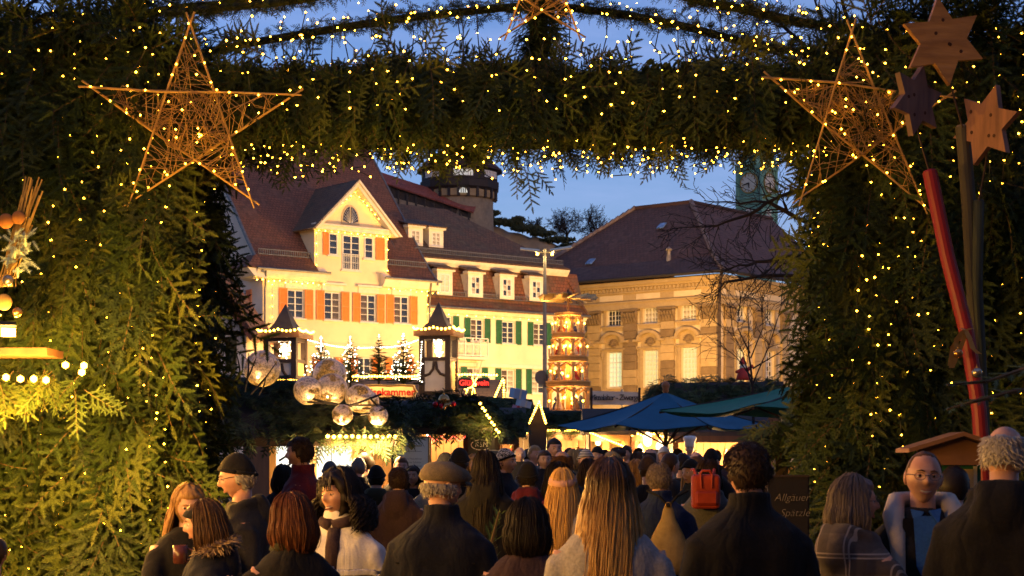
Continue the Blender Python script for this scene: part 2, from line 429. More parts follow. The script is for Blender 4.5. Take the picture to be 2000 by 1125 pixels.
# gable wall on the left, with its own small shuttered window
gx = []
def gl_(px_, py_):
    """pixel on the left gable plane (local x = 0) -> (back distance, z)"""
    d = Vector(((px_ - 1000) / F, 1, (HOR - py_) / F)); c = Vector((0, 0, ZC)); k = (A.O - c).dot(A.u) / d.dot(A.u); p = c + d * k - A.O
    return p.dot(A.v), p.z
PROFA = [(-.62, ZE - .08), (.25, ZE + .75), (1.2, ZE + 1.85), (2.3, ZE + 3.25), (RB, RZ)]
mb = MB(); bw, zw = gl_(471.5, 590)
hy = (bw - .62, bw + .62, zw - .62, zw + .62)
G = [(0, 0), (2 * RB, 0), (2 * RB, ZE)] + [(2 * RB - b, z - .12) for b, z in PROFA[1:-1]] + [(RB, RZ - .14)] + [(b, z - .12) for b, z in PROFA[:0:-1][1:]] + [(0, ZE + .4)]
m_ = MB(); wall_holes(m_, 0, 2 * RB, 0, ZE + .4, [hy])
for f in m_.f: mb.add([(p[1] - 0, p[0], p[2]) for p in [m_.v[i] for i in f]], [tuple(range(len(f)))])
mb.add([(0, a, b) for a, b in [(0, ZE + .4)] + [(b, z - .12) for b, z in PROFA[1:]] + [(2 * RB - b, z - .12) for b, z in PROFA[-2:0:-1]] + [(2 * RB, ZE + .4)]], [tuple(range(2 * len(PROFA) - 1))])
mb.build('gable_wall', plaster_s, A.root)
gw = window(A.root, .12, zw, 1.2, 1.2, 2, 3, y=bw, glass=[dark_glass, dark_glass, dim_glass], frame=white_p, rz=-PI / 2); gw.location = (.12, bw, zw)
for s_ in (-1, 1):
    o = shutter(A.root, 0, 0, .58, 1.3, orange_sh); o.location = (-.05, bw + s_ * .94, zw); o.rotation_euler.z = PI / 2
for i, (x, z) in enumerate(wA):
    window(A.root, x, z, 1.1, 1.64, 2, 4, glass=[dark_glass, dark_glass, dim_glass], frame=white_p, sill=cream_p)
    for s_ in (-1, 1): shutter(A.root, x + s_ * .86, z, .54, 1.72, orange_sh)
    h = MB(); h.b2((x - .72, -.05, z + .88), (x + .72, -.002, z + 1.22)); h.b2((x - .85, -.22, z + 1.22), (x + .85, -.002, z + 1.34)); h.build('window_hood', cream_p, A.root)
for x, z in low:
    window(A.root, x, z, .96, 1.46, 2, 3, glass=dark_glass, frame=white_p)
    for s_ in (-1, 1): shutter(A.root, x + s_ * .78, z, .5, 1.5, orange_sh)
for x, z, w, h, c, r in dW:
    window(A.root, x, z, w, h, c, r, y=-.02, glass=dark_glass, frame=white_p, center=True, sill=cream_p)
rail = MB(); x, z, w, h = dW[0][:4]
for k in range(9): rail.b2((x - w / 2 + .08 + k * (w - .16) / 8 - .012, -.14, z - h / 2 + .05), (x - w / 2 + .08 + k * (w - .16) / 8 + .012, -.116, z - h / 2 + .9))
rail.b2((x - w / 2, -.15, z - h / 2 + .9), (x + w / 2, -.11, z - h / 2 + .94)); rail.build('window_railing', white_p, A.root)
shutter(A.root, A.l(636, 475)[0], zl, .40, 1.32, orange_sh); shutter(A.root, A.l(742, 487)[0], zr, .62, 1.32, orange_sh)
# fanlight in the pediment
fx, fz = A.l(684.5, 437, -.05); fm = MB(); n = 12
arc = [(math.cos(PI * k / n), math.sin(PI * k / n)) for k in range(n + 1)]
fm.mi = 0; fm.prism([(fx + .62 * a, fz + .15 + .95 * b) for a, b in arc] + [(fx - .62, fz - .05), (fx + .62, fz - .05)], -.06, -.03)
fl = fm.build('fanlight', M('fanlight_frame', (.55, .45, .30), (.45, .37, .25)), A.root)
for s_ in (-1, 1):
    pm = MB(); pm.prism([(fx + s_ * .04, fz)] + [(fx + s_ * max(.04, .53 * a), fz + .15 + .84 * b) for a, b in arc[:n // 2 + 1]], -.085, -.065); pm.build('pane', dark_glass, fl)
    for k in range(1, 7):
        a = PI / 2 * k / 7; rm = MB(); rm.tube([(fx + s_ * .06, -.092, fz + .02), (fx + s_ * .5 * math.cos(a), -.092, fz + .15 + .8 * math.sin(a))], .008, 4); rm.build('glazing_bar', white_p, fl)
# pediment mouldings
def rake(xa, za, xb, zb_, y0, y1, th): 
    d = Vector((xb - xa, zb_ - za)).normalized(); n_ = Vector((-d.y, d.x)) * th
    return [(xa, za), (xb, zb_), (xb + n_.x, zb_ + n_.y), (xa + n_.x, za + n_.y)]
PL, PR = (DX0 - .45, ZD - .25), (DX1 + .62, ZD - .32); AP = (DXC, ZAP)
pm = MB()
pm.prism([(PL[0], PL[1]), (AP[0], AP[1]), (AP[0], AP[1] - .42), (PL[0] + .42, PL[1])], -.55, -.002)
pm.prism([(AP[0], AP[1]), (PR[0], PR[1]), (PR[0] - .42, PR[1]), (AP[0], AP[1] - .42)], -.551, -.003)
pm.prism([(PL[0], PL[1]), (AP[0], AP[1]), (AP[0], AP[1] - .16), (PL[0] + .16, PL[1])], -.72, -.56)
pm.prism([(AP[0], AP[1]), (PR[0], PR[1]), (PR[0] - .16, PR[1]), (AP[0], AP[1] - .16)], -.722, -.562)
pm.b2((DX0 - .1, -.30, ZD - .22), (DX1 + .1, -.004, ZD)); pm.b2((DX0 - .2, -.42, ZD), (DX1 + .2, -.006, ZD + .1))
pm.build('pediment_moulding', cream_p, A.root)
# roofs
polys = []; X0, X1 = -.3, LA + .3
def strip(xa, xb, prof): return [[(xa, b0, z0), (xb, b0, z0), (xb, b1, z1), (xa, b1, z1)] for (b0, z0), (b1, z1) in zip(prof[:-1], prof[1:])]
polys += strip(X0, DX0, PROFA) + strip(DX1, X1, PROFA)
k0 = (ZD - PROFA[3][1]) / (RZ - PROFA[3][1]); bD = PROFA[3][0] + k0 * (RB - PROFA[3][0])
polys += strip(DX0, DX1, [(0.02, ZE + .3), (.25, ZE + .75)]) if False else []
polys += [[(DX0, bD, ZD), (DX1, bD, ZD), (DX1, RB, RZ), (DX0, RB, RZ)]]
polys += [[(X0, 2 * RB - b0, z0), (X1, 2 * RB - b0, z0), (X1, 2 * RB - b1, z1), (X0, 2 * RB - b1, z1)] for (b0, z0), (b1, z1) in zip(PROFA[:-1], PROFA[1:])]
sheet('roof', polys, tile_a, A.root, .14)
def roof_b(z): return PROFA[3][0] + (z - PROFA[3][1]) / (RZ - PROFA[3][1]) * (RB - PROFA[3][0])
for sx, P_ in ((-1, PL), (1, PR)):
    sheet('dormer_roof', [[(P_[0], -.72, P_[1] + .02), (AP[0], -.72, AP[1] + .02), (AP[0], roof_b(AP[1]) + .3, AP[1] + .02), (P_[0], roof_b(P_[1]) + .3, P_[1] + .02)]], tile_b, A.root, .10)
# verge boards
for xx in (X0 - .04, X1 + .04):
    vb = MB()
    for (b0, z0), (b1, z1) in zip(PROFA[:-1], PROFA[1:]): vb.add([(xx + a, b, z) for a in (-.06, .06) for b, z in ((b0, z0 - .22), (b0, z0 + .05), (b1, z1 + .05), (b1, z1 - .22))], [(0, 1, 2, 3), (7, 6, 5, 4), (0, 4, 5, 1), (1, 5, 6, 2), (2, 6, 7, 3), (3, 7, 4, 0)])
    vb.build('verge_board', zinc, A.root)
# box eaves with their lights, gutters, snow guards, downpipes
for xa, xb in ((X0 - .35, DX0 + .65), (DX1 - .55, X1 + .25)):
    e = MB(); e.prism([(-.60, ZE - .12), (-.02, ZE + .28), (-.02, ZE - .62), (-.32, ZE - .55), (-.52, ZE - .30)], xa, xb, 'x'); e.build('eave_cornice', cream_p, A.root)
    gu = MB(); gu.tube([(xa - .05, -.68, ZE - .07), (xb + .05, -.68, ZE - .07)], .075, 8); gu.build('gutter', zinc, A.root)
for xa, xb in ((X0 + .2, DX0 - .1), (DX1 + .1, X1 - .2)):
    sg = MB(); n = int((xb - xa) / .14)
    for k in range(n + 1): sg.box((xa + (xb - xa) * k / n, .28, ZE + 1.0), (.03, .03, .34))
    for zz in (.86, 1.15): sg.b2((xa, .265, ZE + zz - .02), (xb, .295, ZE + zz + .02))
    sg.build('snow_guard', zinc, A.root)
for xx in (.05, LA + .05):
    dp = MB(); dp.tube([(xx - .2, -.62, ZE - .2), (xx, -.22, ZE - .95), (xx, -.16, ZE - 1.3), (xx, -.16, 0)], .055, 8); dp.build('downpipe', zinc, A.root)
lr = MB(); lr.prism([(-.75, ZE - .1), (-.05, ZE + .95), (.0, ZE - .1)], -.2, .9, 'x')
ca = MB(); ca.prism([(-1.25, ZE - .05), (-.02, ZE - .05), (-.02, ZE - .62), (-.8, ZE - .5)], -.5, 1.6, 'y'); ca.build('corner_cornice', cream_p, A.root)
sheet('corner_roof', [[(-1.35, -.62, ZE - .02), (-1.35, 1.7, ZE - .02), (-.02, 1.7, ZE + .9), (-.5, -.0, ZE + .75)], [(-1.35, -.62, ZE - .02), (-.5, 0, ZE + .75), (-.3, 0.0, ZE + .75), (-.3, -.62, ZE - .02)]], tile_a, A.root, .06)
bd = MB(); zb2 = A.l(640, 672)[1]; bd.b2((-.02, -.16, zb2 - .12), (LA + .02, -.001, zb2 + .06)); bd.build('string_course', plaster_y, A.root)
sk = MB(); sx_, sz_ = DX1 + 1.05, ZE + 2.6
b_s = .25 + (sz_ - ZE - .75) * .9
sk.add([(sx_ - .35, b_s - .42 - .12, sz_ - .62), (sx_ + .35, b_s - .42 - .12, sz_ - .62), (sx_ + .35, b_s + .42 - .12, sz_ + .50), (sx_ - .35, b_s + .42 - .12, sz_ + .50)], [(0, 1, 2, 3)])
so = sk.build('skylight', curtain_glass, A.root)
kf = MB()
for a, b in (((-.4, -.66), (.4, -.66)), ((-.4, .66), (.4, .66)), ((-.4, -.66), (-.4, .66)), ((.4, -.66), (.4, .66))):
    kf.tube([(sx_ + a[0], b_s - .14 + a[1] * .68, sz_ - .06 + a[1] * .9), (sx_ + b[0], b_s - .14 + b[1] * .68, sz_ - .06 + b[1] * .9)], .05, 4)
kf.build('frame', zinc, so)
# lights of the yellow house
eb = lambda xa, xb, z, n, y=-.5: [A.w(xa + (xb - xa) * i / (n - 1), y, z + .05 * math.sin(i * 2.1)) for i in range(n)]
light_string('light_string', 'bulbs under the left eave of the yellow house', eb(-.6, DX0 + .4, ZE - .72, 13, -.42), .042)
light_string('light_string', 'bulbs under the right eave of the yellow house', eb(DX1 - .2, X1 + .2, ZE - .72, 10, -.42), .042)
light_string('light_string', 'bulbs running down the left corner of the yellow house', [A.w(.55, -.12, ZE - .9 - i * .62) for i in range(11)], .042)
light_string('light_string', 'bulbs running down the right corner of the yellow house', [A.w(LA - .1, -.15, ZE - .9 - i * .55) for i in range(12)], .042)
P1 = [A.w(DX0 + .1 + (DX1 - DX0 - .2) * i / 11, -.33, ZD - .33) for i in range(12)]
light_string('light_string', 'bulbs in a row below the dormer pediment', P1, .042)
light_string('light_string', 'bulbs lining the two rakes of the dormer pediment', [A.w(PL[0] + .75 + (AP[0] - PL[0] - .75) * i / 8, -.25, ZD + .3 + (AP[1] - .72 - ZD - .3) * i / 8) for i in range(9)] + [A.w(AP[0] + (PR[0] - .85 - AP[0]) * i / 8, -.25, AP[1] - .72 + (ZD + .25 - AP[1] + .72) * i / 8) for i in range(1, 9)], .042)
light_string('light_string', 'bulbs down the left edge of the dormer front', [A.w(DX0 + .08, -.10, ZD - .45 - i * .62) for i in range(5)], .042)
light_string('light_string', 'bulbs down the right edge of the dormer front', [A.w(DX1 - .08, -.10, ZD - .45 - i * .62) for i in range(5)], .042)

# ------------------------------------------------------------------ lemon house with green shutters (frame B)
B = Fr(A.w(LA + .05, .55, 0), ANG, 'lemon_house', 'pale lemon house with green shutters and mossy mansard roof', 'house')
LB = B.l(1138, 640)[0]; ZEB = B.l(985, 606)[1]; ZM = B.l(960, 519, .9)[1]
rowB = [(870, 640), (932, 645), (993, 649.5), (1054, 653)]; lowB = [(885, 742), (926, 742), (992.5, 744.5), (1052, 746)]
holes = []; W1 = []
for cx, cy in rowB: x, z = B.l(cx, cy); W1.append((x, z, .98, 1.42)); 
for cx, cy in lowB: x, z = B.l(cx, cy); W1.append((x, z, 1.05, 1.5))
for x, z, w, h in W1: holes.append((x - w / 2 - .02, x + w / 2 + .02, z - h / 2 - .02, z + h / 2 + .02))
mb = MB(); wall_holes(mb, 0, LB, 0, ZEB, holes)
mb.add([(LB, 0, 0), (LB, 10, 0), (LB, 10, ZEB), (LB, 0, ZEB)], [(0, 1, 2, 3)]); mb.add([(0, 0, ZEB - .01), (LB, 0, ZEB - .01), (LB, 10, ZEB - .01), (0, 10, ZEB - .01)], [(0, 1, 2, 3)])
mb.build('wall', plaster_g, B.root)
for i, (x, z, w, h) in enumerate(W1):
    window(B.root, x, z, w, h, 2, 4, glass=[dark_glass, dark_glass, dim_glass] if i < 4 else [dim_glass, curtain_glass, dark_glass], frame=white_p, sill=cream_p)
    for s_ in (-1, 1): shutter(B.root, x + s_ * (w / 2 + .30), z, .46, h + .1, green_sh)
zl2 = B.l(1000, 716)[1]; s2 = MB(); s2.b2((.01, -.2, zl2 - .1), (LB, -.001, zl2 + .12)); s2.build('string_course', cream_p, B.root)
# mansard: steep lower slope, cornice, flat upper slope with a hip at the right
YM = .9
PROFB = [(-.5, ZEB - .1), (.12, ZEB + .5), (YM, ZM - .1)]
sheet('mansard_roof', strip(-.0, LB + .25, PROFB) + [[(LB + .25, -.5, ZEB - .1), (LB + .25, 9, ZEB - .1), (LB - .75, 9, ZM - .1), (LB - .75, YM, ZM - .1)]], tile_m, B.root)
ZR = B.l(830, 404, 5.2)[1]; XR = B.l(872, 409, 5.2)[0]
sheet('upper_roof', [[(-.0, YM - .35, ZM + .18), (LB - .6, YM - .35, ZM + .18), (XR, 5.2, ZR), (0, 5.2, ZR)], [(LB - .6, YM - .35, ZM + .18), (LB - .6, 9.6, ZM + .18), (XR, 5.2, ZR)], [(0, 9.6, ZM + .18), (LB - .6, 9.6, ZM + .18), (XR, 5.2, ZR), (0, 5.2, ZR)]], tile_b, B.root)
ec = MB(); ec.prism([(YM - .45, ZM + .08), (YM, ZM + .12), (YM, ZM - .32), (YM - .15, ZM - .32), (YM - .35, ZM - .1)], .0, LB - .7, 'x'); ec.build('roof_cornice', cream_p, B.root)
ec = MB(); ec.prism([(-.48, ZEB - .12), (-.01, ZEB - .12), (-.01, ZEB - .42), (-.2, ZEB - .40)], .0, LB + .1, 'x'); ec.build('eave_cornice', cream_p, B.root)
gu = MB(); gu.tube([(0, -.56, ZEB - .10), (LB + .2, -.56, ZEB - .10)], .07, 8); gu.build('gutter', zinc, B.root)
for zz, yy, xe in ((ZEB + .75, .02, LB - .1), (ZM + .55, YM + .05, LB - 1.0)):
    sg = MB(); n = int(xe / .15)
    for k in range(n + 1): sg.box((xe * k / n, yy - .1, zz + .05), (.03, .03, .3))
    for q in (-.08, .17): sg.b2((0, yy - .115, zz + q - .018), (xe, yy - .085, zz + q + .018))
    sg.build('snow_guard', zinc, B.root)
def dormer(cx, cy, y, w, h, dep, glass, tilt=.35):
    x, z = B.l(cx, cy, y); d = MB(); W, H = w / 2 + .22, h / 2 + .16
    d.b2((x - W, y, z - H), (x + W, y + .07, z - h / 2)); d.b2((x - W, y, z + h / 2), (x + W, y + .07, z + H))
    for s_ in (-1, 1): d.b2((x + s_ * w / 2, y, z - h / 2), (x + s_ * W, y + .07, z + h / 2)); d.b2((x + s_ * (W - .08), y + .07, z - H), (x + s_ * W, y + dep, z + H))
    d.b2((x - W, y + .10, z - H), (x + W, y + .16, z + H))
    d.b2((x - W - .12, y - .14, z + H), (x + W + .12, y + .4, z + H + .16))
    o = d.build('dormer', cream_p, B.root)
    sheet('dormer_roof', [[(x - W - .16, y - .2, z + H + .18), (x + W + .16, y - .2, z + H + .18), (x + W + .16, y + dep, z + H + .2 + tilt * dep), (x - W - .16, y + dep, z + H + .2 + tilt * dep)]], tile_b, o, .08)
    ww = window(o, x, z, w, h, 2, 3, y=y + .04, glass=glass, frame=white_p)
for i, (cx, cy) in enumerate([(869, 553), (929, 557.5), (990.5, 562), (1048, 566)]): dormer(cx, cy, -.02 - .1, .72, 1.14, 1.2, [room_lit] if i == 0 else [dark_glass, curtain_glass])
for cx, cy in [(812, 463), (852, 467)]: dormer(cx, cy, YM + .55, .66, .86, 2.2, [curtain_glass], .3)
bulbsB = [B.w(.3 + (LB - .9) * i / 17, -.34, ZEB - .52) for i in range(18)]
light_string('light_string', 'bulbs under the eave of the lemon house', bulbsB, .042)
# balcony with a white lattice railing
x0, z0 = B.l(893, 695, -1.0); x1, z1 = B.l(953, 662, -1.0); zt = z1
bl = MB(); bl.b2((x0, -1.05, z0 - .18), (x1, -.002, z0 - .02)); bal = bl.build('balcony', cream_p, B.root)
bars = MB(); n = 4
for k in range(n + 1): xx = x0 + (x1 - x0) * k / n; bars.b2((xx - .03, -1.03, z0), (xx + .03, -.97, zt))
for zz in (z0 + .06, (z0 + zt) / 2 + .2, zt): bars.b2((x0, -1.025, zz - .025), (x1, -.975, zz + .025))
for k in range(n):
    xa, xb = x0 + (x1 - x0) * k / n, x0 + (x1 - x0) * (k + 1) / n; zm_, xm = (z0 + zt) / 2 + .02, (xa + xb) / 2
    for p, q in (((xa, z0), (xm, zm_)), ((xb, z0), (xm, zm_)), ((xa, zt), (xm, zm_)), ((xb, zt), (xm, zm_))): bars.tube([(p[0], -1, p[1]), (q[0], -1, q[1])], .018, 4)
    bars.tube([(xm + .16 * math.cos(a), -1, zm_ + .16 * math.sin(a)) for a in np.linspace(0, 2 * PI, 13)], .016, 4)
for xx in (x0, x1): bars.b2((xx - .02, -1, zt - .03), (xx + .02, 0, zt + .02)); bars.b2((xx - .02, -1, z0 + .04), (xx + .02, 0, z0 + .08))
bars.build('railing', white_p, bal)
dp = MB(); dp.tube([(x1 - .2, -.12, ZEB - .4), (x1 - .2, -.12, 0)], .05, 6) if False else dp.tube([(x1 - .35, -.9, z0 - .2), (x1 - .35, -.5, z0 - 1.2), (x1 - .35, -.1, z0 - 1.5)], .06, 6); dp.build('bracket', cream_p, bal)

# ------------------------------------------------------------------ sandstone town hall at the right (frames C and D)
ANGC = math.atan2(-.637, .771); Pc = Vector((.1209 * 110, 110, 0)); uC = Vector((.771, -.637, 0)); LC = 17.2
C = Fr(Pc - uC * LC, ANGC, 'sandstone_hall', 'baroque sandstone town hall with pilasters, shell pediments and dark hipped roof', 'building')
sand = stone_m('sandstone', (.50, .37, .19), (.43, .31, .15), (.31, .22, .11), .8, .35)
sand_p = M('pale_render', (.70, .58, .38), (.62, .50, .31), 1.2, .9, .15)
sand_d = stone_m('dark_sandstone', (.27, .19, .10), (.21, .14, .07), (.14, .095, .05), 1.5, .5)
ZG = 13.55
LD = 17.0
class Side:   # the side wall, in the same root: local coords turned
    pass
D = Fr(Pc, ANGC + PI / 2, None, None)
def hall_face(fr, L, ups, lows, pil, place, lit):
    """place(mesh-builder or object transform) maps the frame's local coordinates to the root's."""
    holes = []; U = []; Lw = []
    for cx, cy in ups: x, z = fr.l(cx, cy); U.append((x, z)); holes.append((x - .60, x + .60, z - .72, z + .72))
    for cx, cy in lows: x, z = fr.l(cx, cy); Lw.append((x, z)); holes.append((x - .64, x + .64, z - 1.2, z + 1.2))
    mb = MB(); wall_holes(mb, 0, L, 0, ZG - .1, holes, depth=.35); w = mb.build('wall', sand_p, place)
    for x, z in U:
        window(place, x, z, 1.16, 1.40, 4, 4, y=.2, glass=lit(x, 0), frame=white_p, fw=.06, mw=.035)
        s_ = MB(); s_.b2((x - .85, -.10, z - .73 - .30), (x + .85, -.002, z - .73 - .10)); s_.b2((x - .95, -.2, z - .73 - .10), (x + .95, -.003, z - .725))
        for k in (-1, 1): s_.b2((x + k * .62, -.09, z - .72), (x + k * .80, -.004, z + .82))
        s_.b2((x - .62, -.09, z + .72), (x + .62, -.004, z + .82)); s_.b2((x - .92, -.16, z + .82), (x + .92, -.005, z + .92))
        s_.build('window_surround', sand, place)
    for x, z in Lw:
        window(place, x, z, 1.24, 2.36, 4, 7, y=.22, glass=lit(x, 1), frame=white_p, fw=.06, mw=.028, transom=5)
        s_ = MB()
        for k in (-1, 1):
            s_.b2((x + k * .64, -.14, z - 1.3), (x + k * .86, -.002, z + 1.32)); s_.tube([(x + k * .95, -.1, z + .7), (x + k * 1.03, -.1, z + 1.05), (x + k * .98, -.1, z + 1.25), (x + k * 1.12, -.1, z + 1.36), (x + k * 1.08, -.1, z + 1.5)], .06, 6)
            s_.b2((x + k * .86, -.08, z - 1.3), (x + k * 1.02, -.003, z + .7))
        s_.b2((x - .64, -.14, z + 1.2), (x + .64, -.002, z + 1.32)); s_.b2((x - .93, -.22, z + 1.321), (x + .93, -.003, z + 1.39))
        n = 14; a_ = [(math.cos(PI * k / n), math.sin(PI * k / n)) for k in range(n + 1)]
        for k in range(n):
            c0, s0 = a_[k]; c1, s1 = a_[k + 1]
            s_.prism([(x + .95 * c0, z + 1.92 + .60 * s0), (x + .95 * c1, z + 1.92 + .60 * s1), (x + .74 * c1, z + 1.88 + .46 * s1), (x + .74 * c0, z + 1.88 + .46 * s0)], -.42, -.004)
        for k in (-1, 1): s_.b2((x + k * .73, -.415, z + 1.78), (x + k * 1.26, -.006, z + 1.93))
        s_.build('window_pediment', sand, place)
        pf = MB(); pf.prism([(x + .76 * c_, z + 1.88 + .48 * s__) for c_, s__ in a_] + [(x - .78, z + 1.40), (x + .78, z + 1.40)], -.07, -.001); pf.build('tympanum', sand, place)
        sh = MB()
        for k in range(9):
            a = PI * (k + .5) / 9 ; sh.tube([(x, -.12, z + 1.62), (x + .22 * math.cos(a), -.17, z + 1.62 + .24 * math.sin(a)), (x + .40 * math.cos(a), -.11, z + 1.62 + .42 * math.sin(a))], [.02, .05, .065], 6)
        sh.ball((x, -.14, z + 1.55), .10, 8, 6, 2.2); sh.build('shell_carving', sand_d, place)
        ap = MB()
        ap.b2((x - .9, -.12, z - 1.75), (x + .9, -.002, z - 1.42)); ap.b2((x - 1.0, -.2, z - 1.42), (x + 1.0, -.003, z - 1.3)); ap.build('apron', sand, place)
    # pilasters of separate stone blocks, with base and leafy capital
    zt_, zb_ = ZG - 2.05, 5.9
    for xp, wp in pil:
        nb = 9; h = (zt_ - .95 - zb_) / nb
        for k in range(nb):
            j = R.uniform(-.012, .012); b = MB(); b.b2((xp - wp / 2 + j, -.20 + R.uniform(-.015, .015), zb_ + k * h + .012), (xp + wp / 2 + j, -.002, zb_ + (k + 1) * h - .012)); b.build('stone_block', R.choice([sand, sand, sand_d, M('tan_sandstone', (.52, .38, .19), (.42, .3, .14), 2, .85, .2)]), place)
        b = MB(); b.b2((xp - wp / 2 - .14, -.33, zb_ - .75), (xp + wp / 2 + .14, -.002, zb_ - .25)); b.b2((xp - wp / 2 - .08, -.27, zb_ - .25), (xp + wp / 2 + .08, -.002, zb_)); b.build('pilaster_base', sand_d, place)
        cp = MB(); z_ = zt_ - .95
        cp.b2((xp - wp / 2, -.2, z_), (xp + wp / 2, -.002, zt_ - .14)); cp.b2((xp - wp / 2 - .2, -.36, zt_ - .14), (xp + wp / 2 + .2, -.002, zt_ + .0))
        for r_ in range(2):
            for k in range(5):
                xx = xp - wp / 2 + wp * (k + .5 * (r_ % 2 + 1) - .25) / 4.6; zz = z_ + .08 + r_ * .3
                cp.tube([(xx, -.22, zz), (xx, -.30, zz + .2), (xx, -.36, zz + .3), (xx, -.30, zz + .34)], [.09, .08, .06, .03], 5)
        for k in (-1, 1): cp.ball((xp + k * (wp / 2 + .04), -.28, zt_ - .27), .14, 8, 6)
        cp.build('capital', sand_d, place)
    # entablature: architrave, frieze with pale panels, dentils, cornice
    e = MB(); e.b2((-.05, -.26, zt_ + .0), (L + .26, -.002, zt_ + .42)); e.b2((-.05, -.34, zt_ + .42), (L + .34, -.002, zt_ + .52)); e.b2((-.05, -.2, zt_ + .52), (L + .2, -.003, zt_ + 1.08)); e.b2((-.05, -.36, zt_ + 1.08), (L + .36, -.002, zt_ + 1.18))
    e.b2((-.05, -.52, zt_ + 1.42), (L + .52, -.002, zt_ + 1.56)); e.b2((-.05, -.70, zt_ + 1.561), (L + .70, -.002, zt_ + 1.80)); e.b2((-.05, -.3, zt_ + 1.18), (L + .3, -.002, zt_ + 1.42)); e.build('entablature', sand, place)
    dn = MB(); n = int(L / .3)
    for k in range(n): xx = .1 + k * L / n; dn.b2((xx, -.44, zt_ + 1.20), (xx + .15, -.3, zt_ + 1.40))
    tag(dn.build('dentils', sand, place), kind='stuff')
    xs = [-.6] + [p for p, _ in pil] + [L + .6]
    for a, b in zip(xs[:-1], xs[1:]):
        if b - a > 1.4: p = MB(); p.b2((max(.1, a + .55), -.225, zt_ + .62), (min(L, b - .55), -.2, zt_ + .99)); p.build('frieze_panel', sand_p, place)
lit_front = lambda x, r: ([dark_glass, glass_m('night_blue_glass', (.02, .022, .03))] if x < LC - 7.2 else [curtain_glass]) if r == 0 else ([hall_lit] if x < LC - 7.2 else [room_lit])
hall_face(C, LC, [(1137, 628), (1199, 617), (1270.5, 611), (1345, 605)], [(1137, 729), (1201, 722), (1272, 719), (1347, 714)],
          [(C.l(p, 650)[0], 1.05) for p in (1162, 1233, 1306)] + [(LC - .62, 1.2)], C.root, lit_front)
side = empty('side_wing', (LC, 0, 0)); side.parent = C.root; side.rotation_euler = (0, 0, PI / 2)
hall_face(D, LD, [(1447, 608), (1502, 616)], [(1447, 716), (1502, 720)], [(D.l(1421, 650)[0], 1.0), (D.l(1477, 650)[0], .9), (D.l(1530, 650)[0], .9)], side, lambda x, r: [curtain_glass, dark_glass] if (r == 0 or x > 5) else [room_lit])
for o in list(side.children):
    pass
# roof with rounded corner hips
a_ = 6.2; O_ = .95; ZA = 19.3; Zg = ZG - .02
r0 = (LC - a_ - 4.8 if False else a_, a_, ZA); r1 = (LC - a_, a_, ZA)
prof = lambda k: None
eL, eR, eB = (-O_, -O_, Zg), (LC + O_, -O_, Zg), (LC + O_, LD, Zg)
fl_ = .16
def hipmid(e, r, k): return tuple(e[i] + (r[i] - e[i]) * k - (0.38 if i == 2 else 0) for i in range(3))
q0, q1, q2 = hipmid(eL, r0, .28), hipmid(eR, r1, .28), (LC + O_ - 2.0, LD, hipmid(eR, r1, .28)[2])
rB = (LC - a_, LD, ZA)
sheet('roof', [[eL, eR, q1, q0], [q0, q1, r1, r0], [eR, eB, q2, q1], [q1, q2, rB, r1], [(-O_, LD, Zg), eL, q0, (q0[0], LD, q0[2])], [(q0[0], LD, q0[2]), q0, r0, (r0[0], LD, ZA)], [r0, r1, rB, (r0[0], LD, ZA)]], tile_c, C.root, .16)
for p in ((eR, q1, r1), (eL, q0, r0)):
    rd = MB(); n = 26; pts = []
    for k in range(n + 1):
        t = k / n; s_ = t / .28 if t < .28 else (t - .28) / .72
        a, b = (p[0], p[1]) if t < .28 else (p[1], p[2]); pts.append(Vector(a).lerp(Vector(b), s_))
    for k in range(n): rd.tube([pts[k] + Vector((0, 0, .03)), pts[k].lerp(pts[k + 1], 1.12) + Vector((0, 0, .10))], [.13, .17], 6)
    rd.build('hip_tiles', M('hip_tile_mortar', (.22, .17, .15), (.12, .08, .075), 3), C.root)
rd = MB(); rd.tube([Vector(r0) + Vector((0, 0, .05)), Vector(r1) + Vector((0, 0, .05)), Vector(rB) + Vector((0, 0, .05))], .15, 6); rd.build('ridge_tiles', tile_c, C.root)
gu = MB(); gu.tube([(-O_ - .08, -O_ - .08, Zg - .05), (LC + O_ + .08, -O_ - .08, Zg - .05), (LC + O_ + .08, LD, Zg - .05)], .10, 8); gu.build('gutter', M('dark_gutter', (.03, .025, .022)), C.root)
dp = MB(); dp.tube([(LC + O_ * .9, -O_, Zg - .1), (LC + .28, -.30, Zg - 1.2), (LC + .28, -.30, Zg - 2), (LC + .28, -.30, 0)], .10, 8); dp.build('downpipe', M('brown_downpipe', (.06, .04, .03)), C.root)
blue_sky_glass = glass_m('roof_window_glass', (.10, .16, .26), .05)
def onroof(px_, py_):
    """point on the front roof slope seen at a pixel."""
    best = None
    for k in np.linspace(.05, 1, 400):
        y = -O_ + k * (a_ + O_); x, z = C.l(px_, py_, y); zz = Zg + (ZA - Zg) * k - (0.38 * min(k / .28, (1 - k) / .72))
        if best is None or abs(z - zz) < best[0]: best = (abs(z - zz), x, y, zz)
    return best[1:]
for pxy, nm in (((1292, 444), 's'), ((1153, 514), 's')):
    x, y, z = onroof(*pxy); sl = (ZA - Zg) / (a_ + O_)
    s_ = MB(); s_.box((x, y, z + .12), (.55, .62, .06), rx=math.atan(sl)); s_.build('roof_window', blue_sky_glass, C.root)
x, y, z = onroof(1306, 508); vt = MB(); vt.lathe([(.16, -.3), (.16, .35), (.13, .4), (.13, .62), (.24, .66), (.24, .74), (0.001, .9)], (x, y, z), 10); vt.build('roof_vent', M('vent_tin', (.35, .30, .25), (.2, .16, .13)), C.root)
